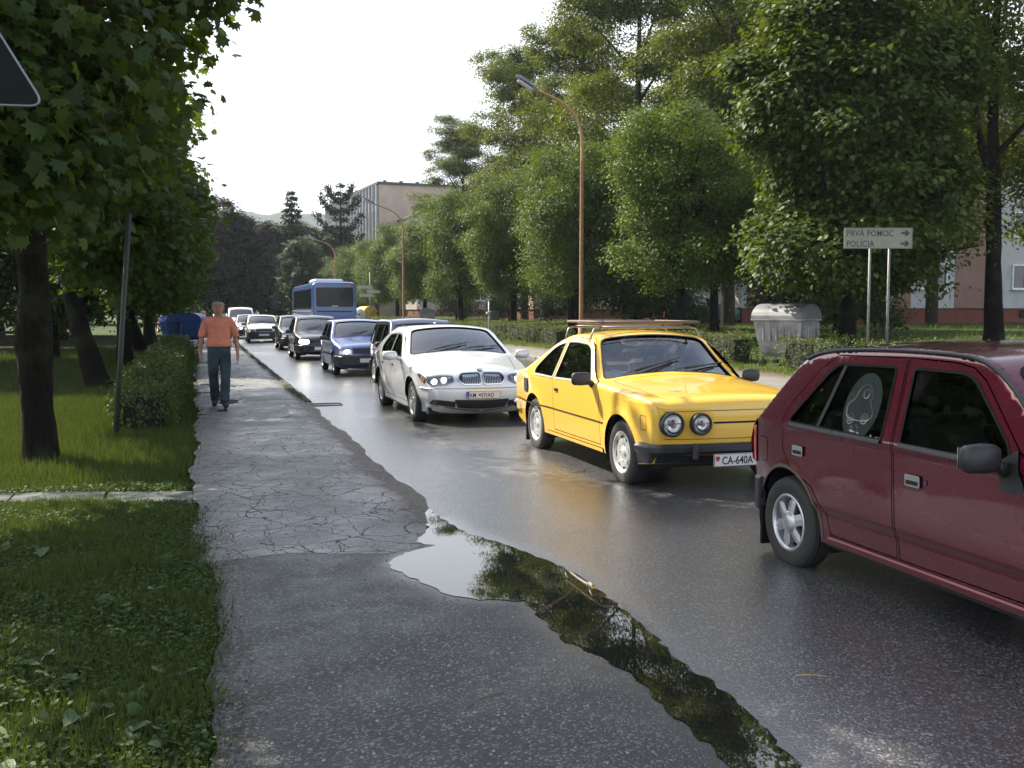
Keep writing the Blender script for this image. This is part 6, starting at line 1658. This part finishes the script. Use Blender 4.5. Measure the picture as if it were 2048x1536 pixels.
# ------------------------------------------------------------------ street furniture
ORG = M('lamp_post_orange', (.27, .14, .07), .7, var=.3, vs=9, bump=.2, bs=50); ORG2 = M('lamp_post_arm', (.36, .22, .10), .6, var=.25, vs=9)
def lamp(loc, H, arm, label, rz=0, cat='street lamp', thick=.09, two=False):
    t = thing('street_lamp', loc, rz, label, cat, 'street lamps')
    k = ('lamp', H, arm, thick, two)
    if k not in _mc:
        m = MB(); m.tube([(0, 0, -.2), (0, 0, .9)], [thick * 1.25] * 2, 14); m.tube([(0, 0, .9), (0, 0, 1.0), (0, 0, H * .74)], [thick * 1.25, thick * .95, thick * .8], 14, cap=False)
        b = MB(); b.lathe([(0, 0), (thick * 1.9, 0), (thick * 1.8, .06), (thick * 1.2, .12)], 14)
        am = MB()
        for s_ in ((1, -1) if two else (1,)):
            P = chaikin([(0, 0, H * .735), (0, 0, H * .83), (-arm * .10 * s_, 0, H * .90), (-arm * .38 * s_, 0, H * .955), (-arm * s_, 0, H)], 3)
            am.tube([tuple(p) for p in P], list(np.linspace(thick * .72, .04, len(P))), 10)
        h = MB()
        for s_ in ((1, -1) if two else (1,)):
            R_ = Matrix.Rotation(.50 * s_, 3, 'Y'); c0 = Vector((-arm * s_ - .36 * s_, 0, H + .20))
            vs = []; pr = [(-.48, .06, .04), (-.40, .13, .08), (0, .16, .10), (.34, .12, .08), (.46, .05, .05)]
            for (x, wy, hz_) in pr:
                for q in range(10):
                    an = 2 * PI * q / 10; vs.append(R_ @ Vector((x * s_, math.cos(an) * wy, max(-.03, math.sin(an) * hz_))) + c0)
            fs = [(i * 10 + q, i * 10 + (q + 1) % 10, (i + 1) * 10 + (q + 1) % 10, (i + 1) * 10 + q) for i in range(4) for q in range(10)] + [tuple(range(10)), tuple(40 + q for q in reversed(range(10)))]
            h.add(vs, fs, True)
        g = MB()
        for s_ in ((1, -1) if two else (1,)):
            R_ = Matrix.Rotation(.50 * s_, 3, 'Y'); c0 = Vector((-arm * s_ - .42 * s_, 0, H + .18)); g.box(R_ @ Vector((0, 0, -.06)) + c0, (.62, .20, .09), M=R_, bev=.03)
        _mc[k] = (m.mesh('pole', ORG), b.mesh('base_collar', ORG), am.mesh('arm', ORG2), h.mesh('lamp_head', M('lamp_head_grey', (.20, .21, .24), .4, .3)), g.mesh('diffuser', M('lamp_diffuser', (.45, .45, .48), .25, var=.05)))
    a, b, c, d, e = _mc[k]
    link('pole', a, t); link('base_collar', b, t); link('arm', c, t); q = link('lamp_head', d, t); link('diffuser', e, q); return t
l1 = lamp((13.45, 34.7, .12), 9.45, 1.75, 'orange-rusted street lamp whose curved arm reaches over the road, beside the roof rack', 0)
lamp((13.1, 67, .12), 8.6, 1.9, 'second street lamp along the hedge, orange pole above the dark estate car')
lamp((13.0, 102, .12), 8.6, 1.9, 'third street lamp, its pole hidden by lindens right of the coach')
lamp((12.8, 140, .12), 8.6, 1.9, 'fourth street lamp, grey head against the dark trees left of the coach')
lamp((12.6, 176, .12), 8.6, 1.9, 'farthest street lamp of the row, lowest head against the dark trees')
lamp((2.0, 150, 0), 8.0, .5, 'thin double-headed lamp post straight above the walking man\'s head', two=True)

# direction sign with two posts
SG = M('sign_face', (.24, .24, .19), .55, var=.12, vs=5); SGD = M('sign_dark', (.035, .035, .045), .6); PO = M('galvanised', (.20, .20, .20), .55, .3, var=.2, vs=8)
sx_, sy_ = 14.38, 18.95; frm = Vector((1.0, -.30, 0)).normalized(); ang = math.atan2(frm.y, frm.x)
sg = thing('direction_sign', (sx_, sy_, .2), ang, 'pale direction sign on two posts reading PRVA POMOC and POLICIA with right arrows', 'sign')
Wb, Hb = 1.52, .46; zc = 3.05
m = MB(); m.box((0, 0, zc), (Wb, .03, Hb), bev=.01); bd = m.obj('sign_board', SG, sg)
m = MB()
for s_ in (-1, 1): m.box((0, -.018, zc + s_ * (Hb / 2 - .008)), (Wb, .012, .016)); m.box((s_ * (Wb / 2 - .008), -.018, zc), (.016, .012, Hb - .032))
m.obj('sign_border', M('sign_border', (.16, .17, .14), .6), bd)
for tx, zz in (('PRVÁ POMOC', .04), ('POLÍCIA', -.19)):
    me = text_mesh(tx, .195, SGD, bold=.0012, sx=.82, space=1.06); o = link('lettering', me, bd); o.rotation_euler = (PI / 2, 0, 0); o.location = (-Wb / 2 + .05, -.020, zc + zz)
for zz in (.11, -.12):
    ar = MB(); ar.prism([(-.10, -.022), (.0, -.022), (-.02, -.06), (.04, -.06), (.10, 0), (.04, .06), (-.02, .06), (.0, .022), (-.10, .022)], 0, .003, M=Matrix(((1, 0, 0), (0, 0, -1), (0, 1, 0))), c=(Wb / 2 - .16, -.018, zc + zz)); ar.obj('arrow', SGD, bd)
for x in (-.16, .27):
    m = MB(); m.tube([(x, .035, -.2), (x, .035, zc + .1)], .028, 10); m.obj('post', PO, sg)

# triangular road sign, back side, top left
ts = thing('road_sign', (-1.17, 5.35, 0), -.12, 'triangular road sign seen from its dark back at the upper left corner', 'sign')
Rr = .56; tri = rpoly([(Rr * math.cos(a), Rr * math.sin(a)) for a in (PI / 2, PI / 2 + 2 * PI / 3, PI / 2 + 4 * PI / 3)], .075, 6)
Mx = Matrix(((1, 0, 0), (0, 0, -1), (0, 1, 0)))
m = MB(); m.prism([tuple(p) for p in tri], -.012, .0, M=Mx, c=(0, 0, 2.90)); m.obj('sign_plate', M('sign_back', (.012, .016, .015), .8, spec=.1), ts)
m = MB(); m.tube([(p[0], 0, p[1] + 2.90) for p in list(tri) + [tri[0]]], .006, 6); m.obj('sign_rim', M('sign_rim', (.20, .22, .25), .4, .5), ts)
m = MB(); m.tube([(0, -.045, -.2), (0, -.045, 3.3)], .03, 12); m.obj('post', PO, ts)
m = MB()
for z in (2.75, 3.05): m.box((0, -.02, z), (.16, .03, .03))
m.obj('bracket', PO, ts)

# leaning stake
t = thing('stake', (-1.11, 13.9, 0), 0, 'thin dark leaning metal stake in the lawn before the first hedge', 'pole')
m = MB(); m.tube([(0, 0, -.2), (.11, .0, 1.2), (.25, .03, 2.9)], [.036, .034, .032], 10); m.obj('pole', M('stake_paint', (.022, .030, .024), .6, var=.3, vs=8), t)

# park bench
WB = M('bench_wood', (.050, .036, .026), .7, var=.3, vs=10)
t = thing('park_bench', (-6.25, 34.9, 0), .15, 'dark slatted park bench on the lawn behind the first tree', 'bench')
for k in range(3): m = MB(); m.box((0, -.16 + k * .16, .44), (2.2, .12, .04), bev=.01); m.obj('seat_slat', WB, t)
for k in range(4): m = MB(); m.box((0, .27 + k * .03, .56 + k * .13), (2.2, .03, .10), bev=.01); m.obj('back_slat', WB, t)
for s_ in (-.8, .8): m = MB(); m.box((s_, -.12, .21), (.06, .06, .42)); m.box((s_, .22, .21), (.06, .06, .42)); m.tube([(s_, .24, .4), (s_, .38, 1.0)], .02, 6); m.obj('leg', BLACK_PLASTIC, t)

# rubbish containers
def container(loc, rz, label, body, lid, sc=1.0, group=None):
    """four-wheeled container with a domed lid; its end panel faces local -Y"""
    t = thing('rubbish_container', loc, rz, label, 'rubbish container', group, sc); L_, Wd_ = 1.18, .95
    m = MB(); b0, b1 = .26, 1.12
    def rg(z, k): w, l = Wd_ / 2 * k, L_ / 2 * (k + .02); return [(-w, -l, z), (w, -l, z), (w, l, z), (-w, l, z)]
    rs = [rg(b0, .62), rg(b0 + .10, .74), rg(b0 + .42, .88), rg(b1 - .08, .98), rg(b1, 1.0)]; vs = [p for r_ in rs for p in r_]
    fs = [(0, 3, 2, 1)] + [(i * 4 + q, i * 4 + (q + 1) % 4, i * 4 + 4 + (q + 1) % 4, i * 4 + 4 + q) for i in range(4) for q in range(4)]
    m.add(vs, fs); m.obj('bin_body', body, t)
    m = MB(); m.box((0, 0, b1 + .01), (Wd_ + .10, L_ + .12, .05), bev=.015); m.obj('rim', body, t)
    for k in range(5):                                   # pressed ribs on the end and side panels
        x = -.26 + k * .13; m = MB(); m.box((x, -L_ / 2 * .955, .86), (.035, .05, .46), bev=.012); m.obj('rib', body, t)
        m = MB(); m.box((-Wd_ / 2 * .955, x * 1.3, .86), (.05, .035, .46), bev=.012); m.obj('rib', body, t)
    for s_ in (-1, 1):
        m = MB(); m.box((s_ * (Wd_ / 2 - .02), -L_ / 2 + .02, .72), (.06, .08, .72), bev=.02); m.obj('corner_post', body, t)
        m = MB(); m.tube([(s_ * (Wd_ / 2 - .12), -L_ / 2 - .02, .72), (s_ * (Wd_ / 2 - .10), -L_ / 2 - .07, .74), (s_ * (Wd_ / 2 - .10), -L_ / 2 - .07, .90), (s_ * (Wd_ / 2 - .12), -L_ / 2 - .02, .92)], .010, 6); m.obj('handle', PO, t)
    m = MB(); m.lathe([(.001, 0), (.26, .0), (.24, .015), (.0, .02)], 20, 'Y', c=(0, -L_ / 2 * .80, .50)); m.obj('round_boss', body, t)
    m = MB(); n_ = 14; vs = []; fs = []
    for yy in (-L_ / 2 - .05, L_ / 2 + .05):
        for q in range(n_ + 1): a_ = PI * q / n_; vs.append((-math.cos(a_) * (Wd_ / 2 + .05), yy, b1 + .03 + math.sin(a_) * .36))
    k = n_ + 1; fs = [(q, q + 1, k + q + 1, k + q) for q in range(n_)] + [tuple(reversed(range(k))), tuple(range(k, 2 * k))]
    m.add(vs, fs, False); m.obj('domed_lid', lid, t)
    for x in (-.32, .32):
        for y in (-.42, .42):
            m = MB(); m.lathe([(0, -.025), (.09, -.025), (.10, -.015), (.10, .015), (.09, .025), (0, .025)], 18, 'X', c=(x, y, .10)); m.tube([(x, y, .10), (x, y, .28)], .022, 6); m.obj('castor', RUBBER, t)
    return t
GB = M('container_grey', (.34, .34, .35), .5, .3, var=.45, vs=2.5, bump=.3, bs=9); GL_ = M('container_lid_grey', (.16, .165, .17), .55, .2, var=.35, vs=3, bump=.2, bs=12)
container((14.80, 23.2, .14), .52, 'dented grey metal rubbish container with domed lid in the hedge gap', GB, GL_, 1.12, 'grey rubbish containers')
container((15.2, 69.0, .25), -.3, 'second grey domed container, behind the hedge above the silver saloon', GB, GL_, 1.06, 'grey rubbish containers')
BB = M('container_blue', (.012, .055, .24), .45, var=.2); container((-1.30, 50.8, 0), .3, 'left one of two blue recycling bins at the path edge', BB, BB, 1.0, 'blue recycling bins')
container((-.35, 50.4, 0), -.25, 'right one of two blue recycling bins, beside the walking man', BB, BB, 1.02, 'blue recycling bins')
YB = M('container_yellow', (.60, .38, .02), .5, var=.2); container((14.4, 91, .15), .3, 'yellow recycling container right of the coach', YB, YB, 1.25)
WBn = M('container_pale', (.55, .57, .55), .5)
for (x, lb) in ((12.2, 'pale bell-shaped bottle bank touching the coach outline'), (13.3, 'second pale bell-shaped bottle bank next to the yellow container')):
    t = thing('bottle_bank', (x, 88.5 if x < 13 else 88.9, .12), 0, lb, 'bottle bank', 'pale bottle banks')
    m = MB(); m.lathe([(.0, 0), (.62, 0), (.72, .15), (.70, .9), (.58, 1.4), (.30, 1.7), (.0, 1.75)], 24); m.obj('bell', WBn, t)
    m = MB(); m.lathe([(0, 0), (.11, 0), (.11, .03), (0, .03)], 14, 'Y', c=(0, -.64, 1.15)); m.obj('opening', DARK, t)
# litter bin on a pole
t = thing('litter_bin', (13.4, 47.0, .12), 0, 'small grey litter bin hanging on a thin pole before the hedge', 'litter bin')
m = MB(); m.tube([(0, 0, -.1), (0, 0, 2.05)], .035, 10); m.obj('pole', M('pole_pale', (.42, .44, .44), .5, .3), t)
m = MB(); m.box((0, 0, 2.07), (.32, .06, .05)); m.obj('cap', M('pole_pale', (.42, .44, .44), .5, .3), t)
m = MB(); m.box((.28, 0, 1.28), (.46, .34, .44), bev=.03); m.obj('bin', M('bin_dark', (.05, .06, .06), .6), t)
m = MB(); m.box((-.06, 0, 1.40), (.14, .2, .12), bev=.02); m.obj('bracket', M('pole_pale', (.42, .44, .44), .5, .3), t)
# plates and small signs far away
t = thing('road_sign', (1.95, 132, 0), 0, 'two stacked pale sign plates on a pole above the man\'s head', 'sign')
m = MB(); m.tube([(0, 0, -.1), (0, 0, 3.4)], .05, 8); m.obj('post', PO, t)
m = MB(); m.box((0, -.07, 3.05), (1.25, .04, .32), bev=.01); m.obj('sign_plate', SG, t); m = MB(); m.box((0, -.07, 2.60), (.8, .04, .25), bev=.01); m.obj('sign_plate', SG, t)
t = thing('road_sign', (13.1, 81, .12), 0, 'thin post with small arrow plates right of the coach', 'sign')
m = MB(); m.tube([(0, 0, -.1), (0, 0, 4.6)], .05, 8); m.obj('post', PO, t)
for (z, dx) in ((3.4, -.35), (3.05, .3), (2.75, -.3)): m = MB(); m.prism([(-.55, -.12), (.4, -.12), (.55, 0), (.4, .12), (-.55, .12)], 0, .03, M=Mx, c=(dx, -.06, z)); m.obj('arrow_plate', M('plate_pale', (.35, .38, .36), .5), t)
t = thing('road_sign', (7.9, 118, 0), 0, 'small blue round sign on a post left of the coach', 'sign')
m = MB(); m.tube([(0, 0, -.1), (0, 0, 2.9)], .04, 8); m.obj('post', PO, t); m = MB(); m.lathe([(0, 0), (.35, 0), (.35, .03), (0, .03)], 20, 'Y', c=(0, -.09, 2.6)); m.obj('sign_plate', M('sign_blue', (.05, .14, .30), .4), t)
t = thing('road_sign', (.2, 104, 0), 0, 'small pinkish post sign left of the walking man', 'sign')
m = MB(); m.tube([(0, 0, -.1), (0, 0, 1.2)], .06, 8); m.obj('post', PO, t); m = MB(); m.box((0, -.07, 1.35), (.45, .03, .55), bev=.02); m.obj('sign_plate', M('plate_pink', (.5, .25, .2), .5), t)

# ------------------------------------------------------------------ people
def skin_mesh(name, verts, edges, radii, root, subdiv=2):
    me = bpy.data.meshes.new(name); me.from_pydata(verts, edges, []); o = bpy.data.objects.new(name, me); COL.objects.link(o)
    sk = o.modifiers.new('skin', 'SKIN'); sk.use_smooth_shade = True
    for i, r_ in enumerate(radii): me.skin_vertices[0].data[i].radius = r_ if isinstance(r_, tuple) else (r_, r_)
    me.skin_vertices[0].data[root].use_root = True
    su = o.modifiers.new('sub', 'SUBSURF'); su.levels = subdiv; su.render_levels = subdiv
    dg = bpy.context.evaluated_depsgraph_get(); dg.update()
    m2 = bpy.data.meshes.new_from_object(o.evaluated_get(dg)); bpy.data.objects.remove(o); m2.name = name; return m2

def person(loc, rz, label, shirt, trousers, hair, skin, H=1.76, stride=.16, sleeves=True, skirt=False, scale=1.0, shoes=(.03, .025, .022)):
    t = thing('person', loc, rz, label, 'person', None, scale)
    v = []; e = []; r = []
    def add(p, rad, par=None):
        v.append(p); r.append(rad)
        if par is not None: e.append((par, len(v) - 1))
        return len(v) - 1
    pel = add((0, 0, .93), (.165, .125)); bel = add((0, -.03, 1.06), (.172, .145), pel); wst = add((0, -.02, 1.18), (.165, .135), bel); ch = add((0, 0, 1.33), (.175, .125), wst); up = add((0, .015, 1.44), (.135, .095), ch)
    nk = add((0, .012, 1.52), .054, up); jaw = add((0, -.012, 1.590), (.086, .100), nk); hd = add((0, .0, 1.670), (.106, .128), jaw); tp = add((0, .010, 1.755), (.098, .118), hd)
    for sx, fwd in ((-1, -1), (1, 1)):
        sh_ = add((sx * .17, .01, 1.42), .068, up); ua = add((sx * .225, .02, 1.33), .055, sh_); el = add((sx * .282, .03 + .02 * fwd, 1.13), .043, ua); fa = add((sx * .298, -.01 - .03 * fwd, 1.0), .037, el); wr = add((sx * .302, -.04 - .05 * fwd, .885), .027, fa)
        pm = add((sx * .304, -.05 - .055 * fwd, .83), (.022, .036), wr)
        for q, (dy, L_) in enumerate(((-.030, .060), (-.010, .070), (.010, .066), (.028, .052))):
            k1 = add((sx * .304, -.05 - .055 * fwd + dy, .79), .0095, pm); k2 = add((sx * .293, -.055 - .055 * fwd + dy, .79 - L_ * .5), .0085, k1); add((sx * .280, -.056 - .055 * fwd + dy, .79 - L_ * .9), .0075, k2)
        k1 = add((sx * .288, -.090 - .055 * fwd, .825), .010, pm); add((sx * .280, -.10 - .055 * fwd, .79), .0085, k1)
        hp = add((sx * .092, 0, .86), .098, pel); th = add((sx * .098, -.02 * -fwd, .70), .088, hp); kn = add((sx * .098, -fwd * stride * .42 * -1 * -1, .49), .062, th)
        cf = add((sx * .085, fwd * stride * -.55 + .02, .33), .058, kn); an = add((sx * .072, fwd * stride * -.9 + .035, .10), .040, cf); ht = add((sx * .078, fwd * stride * -.9 - .03, .055), (.042, .036), an); add((sx * .095, fwd * stride * -.9 - .15, .038), (.040, .026), ht)
    body = skin_mesh('body', v, e, r, pel, 2); skm = M('skin_%02d' % int(skin[0] * 100), skin, .55, var=.08, vs=20)
    body.materials.clear(); body.materials.append(skm)
    k = H / 1.80
    n = len(body.vertices); co = np.zeros(n * 3, dtype=np.float32); body.vertices.foreach_get('co', co); co = co.reshape(-1, 3)
    no = np.zeros(n * 3, dtype=np.float32); body.vertices.foreach_get('normal', no); no = no.reshape(-1, 3)
    b = link('body', body, t); b.scale = (k,) * 3
    polys = [tuple(p.vertices) for p in body.polygons]; cen = np.array([co[list(p)].mean(0) for p in polys])
    def cloth(name, mask, off, mat, wrinkle=.004, hem=None):
        fs = [polys[i] for i in np.where(mask)[0]]; ids = sorted({q for f in fs for q in f}); mp_ = {q: i for i, q in enumerate(ids)}
        base = co[ids]; nn = no[ids]; w_ = np.sin(base[:, 2] * 60 + base[:, 0] * 30) * np.sin(base[:, 0] * 55 + base[:, 1] * 40) * wrinkle
        off_ = off(base) if callable(off) else np.full(len(base), off)
        P = base + nn * (off_ + w_)[:, None]
        if hem: P[:, 2] = np.where(np.abs(P[:, 0]) > .215, np.maximum(P[:, 2], hem[1]), np.maximum(P[:, 2], hem[0]))
        me = bpy.data.meshes.new(name); me.from_pydata([tuple(q) for q in P], [], [tuple(mp_[q] for q in f) for f in fs]); me.update(); me.polygons.foreach_set('use_smooth', [True] * len(fs)); me.materials.append(mat)
        o = link(name, me, t); o.scale = (k,) * 3; sm_ = o.modifiers.new('thickness', 'SOLIDIFY'); sm_.thickness = .006; sm_.offset = 1; return o
    arm = np.abs(cen[:, 0]) > .205
    cm = N('cloth_' + label[:12]); vv = cm.coord(); nn_ = cm.noise(vv, 9, 5, .6); ch_ = cm.n('ShaderNodeTexChecker'); ch_.inputs['Scale'].default_value = 46; cm.l(vv, ch_.inputs[0])
    c_ = cm.mix(cm.ramp(nn_, .3, .7), tuple(x * .8 for x in shirt), tuple(min(1, x * 1.15) for x in shirt)); c_ = cm.mix(cm.math('MULTIPLY', ch_.outputs[1], .22), c_, tuple(x * .55 for x in shirt)); cm.set(color=c_, rough=.85, normal=cm.bump(nn_, .5, .02))
    sleeve = (cen[:, 2] > 1.16) if sleeves else (cen[:, 2] > .95)
    m_sh = ((cen[:, 2] > .985) & (cen[:, 2] < 1.495) & ~arm) | (arm & sleeve & (cen[:, 2] > 1.1))
    cloth('shirt', m_sh, lambda q: np.where(np.abs(q[:, 0]) > .20, .024, .030 + .012 * np.exp(-((q[:, 2] - 1.05) / .05) ** 2)), cm.m, .006, (1.012, 1.185 if sleeves else .9))
    tm = N('trousers_' + label[:12]); vv = tm.coord(); n1 = tm.noise(vv, 5, 6, .7); n2 = tm.noise(vv, 160, 2); sx_c = tm.n('ShaderNodeSeparateXYZ'); tm.l(vv, sx_c.inputs[0])
    tm.set(color=tm.mix(tm.ramp(n1, .35, .7), tuple(x * .6 for x in trousers), tuple(x * 1.5 for x in trousers)), rough=.9, normal=tm.bump(tm.math('ADD', n1, n2), .3, .01))
    m_tr = (cen[:, 2] < 1.01) & (cen[:, 2] > .085) & (np.abs(cen[:, 0]) < .215)
    cloth('trousers', m_tr, lambda q: .012 + .020 * np.clip((.55 - q[:, 2]) / .4, 0, 1), tm.m, .005, (.075, .075))
    cloth('shoe', (cen[:, 2] < .085) & (cen[:, 0] < 0), .012, M('shoe_dark', shoes, .5), 0); cloth('shoe', (cen[:, 2] < .085) & (cen[:, 0] > 0), .012, M('shoe_dark', shoes, .5), 0)
    belt = MB(); belt.lathe([(.190, -.020), (.196, 0), (.190, .020)], 24, c=(0, 0, 0)); bo = belt.obj('belt', BLACK_PLASTIC, t); bo.location = (0, -.012 * k, 1.0 * k); bo.scale = (k, .80 * k, k)
    hm = M('hair_' + label[:10], hair, .8, var=.3, vs=40, bump=.6, bs=80)
    m_h = (cen[:, 2] > 1.61) & ((cen[:, 2] > 1.706) | (cen[:, 1] > .005)) & (np.abs(cen[:, 0]) < .2); cloth('hair', m_h, .014, hm, .005)
    fc = MB()
    for sx in (-1, 1): fc.lathe([(0, -.008), (.009, -.004), (.010, .0), (.006, .008), (0, .009)], 10, 'Y', c=(sx * .032, -.102, 1.668))
    fe = fc.obj('eyes', M('eye_dark', (.03, .02, .015), .3), t); fe.scale = (k,) * 3
    nb_ = MB(); nb_.tube([(0, -.102, 1.672), (0, -.116, 1.650), (0, -.126, 1.628), (0, -.108, 1.616)], [.008, .010, .013, .008], 8)
    for sx in (-1, 1):
        nb_.tube([(sx * .084, .0, 1.680), (sx * .094, .012, 1.662), (sx * .088, .008, 1.628)], [.008, .012, .007], 6)
        nb_.tube([(sx * .014, -.105, 1.690), (sx * .050, -.095, 1.688)], [.006, .005], 6)
    fo = nb_.obj('face_features', skm, t); fo.scale = (k,) * 3
    mo = MB(); mo.tube([(-.024, -.094, 1.592), (0, -.102, 1.590), (.024, -.094, 1.592)], .006, 6); mm = mo.obj('mouth', M('lip', (.25, .10, .08), .6), t); mm.scale = (k,) * 3
    cl = MB()
    for sx in (-1, 1): cl.add([(sx * .01, -.085, 1.475), (sx * .075, -.075, 1.515), (sx * .085, -.10, 1.46), (sx * .035, -.13, 1.435)], [(0, 1, 2, 3) if sx > 0 else (3, 2, 1, 0)])
    co_ = cl.obj('collar', cm.m, t); co_.scale = (k,) * 3; cs_ = co_.modifiers.new('thickness', 'SOLIDIFY'); cs_.thickness = .006
    pk_ = MB(); pk_.box((.085, -.150, 1.30), (.095, .008, .085), bev=.003); po = pk_.obj('shirt_pocket', cm.m, t); po.scale = (k,) * 3
    return t
person((.27, 17.25, .064), 0, 'grey-haired man in short-sleeved orange shirt and dark jeans walking on the path', (.52, .185, .115), (.024, .046, .062), (.20, .175, .14), (.30, .16, .11), H=1.76, stride=.24, scale=1.0)
def driver(car_loc, scale, local, label, cloth_c):
    """seated figure, hands on the wheel"""
    x, y, z = local; wx, wy = car_loc[0] + y * scale, car_loc[1] - x * scale
    t = thing('person', (wx, wy, z * scale), 0, label, 'person'); v = []; e = []; r = []
    def add(p, rad, par=None):
        v.append(p); r.append(rad)
        if par is not None: e.append((par, len(v) - 1))
        return len(v) - 1
    h = add((0, .12, .0), (.16, .13)); b = add((0, .14, .18), (.15, .12), h); c = add((0, .16, .38), (.17, .11), b); u = add((0, .15, .48), (.11, .08), c); n = add((0, .13, .55), .055, u); j = add((0, .10, .62), (.075, .09), n); k = add((0, .11, .70), (.09, .11), j); add((0, .12, .77), (.08, .10), k)
    for sx in (-1, 1):
        s_ = add((sx * .17, .14, .45), .06, u); el = add((sx * .24, -.04, .26), .045, s_); w = add((sx * .16, -.27, .36), .03, el); p = add((sx * .15, -.33, .38), .035, w)
        for q in range(4): add((sx * (.13 + q * .012), -.36, .40 - q * .018), .010, p)
        add((sx * .12, -.33, .41), .010, p)
        kn = add((sx * .13, -.34, .02), .075, h); add((sx * .13, -.62, -.22), .05, kn)
    me = skin_mesh('body', v, e, r, h, 1); me.materials.clear(); me.materials.append(M('driver_skin', (.28, .15, .10), .6)); me.materials.append(M('driver_cloth_' + label[:8], cloth_c, .9))
    for p_ in me.polygons:
        c_ = p_.center
        if c_.z < .53 and not (c_.y < -.2 and c_.z > .3): p_.material_index = 1
    link('body', me, t)
    hm = MB(); hm.lathe([(.095, 0), (.100, .04), (.080, .09), (.0, .115)], 14, c=(0, .125, .705)); hm.obj('hair', M('driver_hair', (.05, .035, .025), .9), t)
driver((4.60, 9.94), 1.06, (-.28, .34, .42), 'driver in dark clothing behind the windscreen of the yellow coupe', (.03, .03, .04))
driver((3.84, 15.95), .975, (-.20, .36, .46), 'driver behind the windscreen of the silver saloon', (.06, .07, .09))
driver((4.00, 26.9), 1.0, (-.22, .34, .46), 'driver behind the windscreen of the mid blue hatchback', (.20, .18, .16))
driver((4.38, 4.13), 1.03, (-.20, .34, .48), 'driver inside the dark red hatchback, dim behind the front side window', (.05, .05, .05))
person((24.2, 70.5, .92), 1.2, 'person in green and pale blue on the lawn by the cream apartment block', (.10, .28, .26), (.25, .35, .45), (.25, .2, .15), (.3, .17, .12), H=1.68, sleeves=False)
person((10.3, 108, .0), 2.6, 'distant person in red left of the coach', (.42, .03, .03), (.04, .05, .09), (.04, .03, .02), (.3, .17, .12), H=1.7)
person((9.3, 106, .0), -.6, 'distant person in dark blue standing beside the one in red', (.03, .05, .16), (.03, .03, .04), (.04, .03, .02), (.3, .17, .12), H=1.75)

# ------------------------------------------------------------------ thin summer haze over everything
hb = MB(); hb.box((250, 870, 104), (3200, 2000, 212)); hm_ = bpy.data.materials.new('haze_air'); hm_.use_nodes = True; ht = hm_.node_tree
for n_ in list(ht.nodes): ht.nodes.remove(n_)
ho_ = ht.nodes.new('ShaderNodeOutputMaterial'); hv = ht.nodes.new('ShaderNodeVolumePrincipled'); hv.inputs['Color'].default_value = (.80, .88, 1, 1); hv.inputs['Density'].default_value = .00022; hv.inputs['Anisotropy'].default_value = .2
ht.links.new(hv.outputs[0], ho_.inputs['Volume'])
o = hb.obj('haze', hm_); o['kind'] = 'stuff'
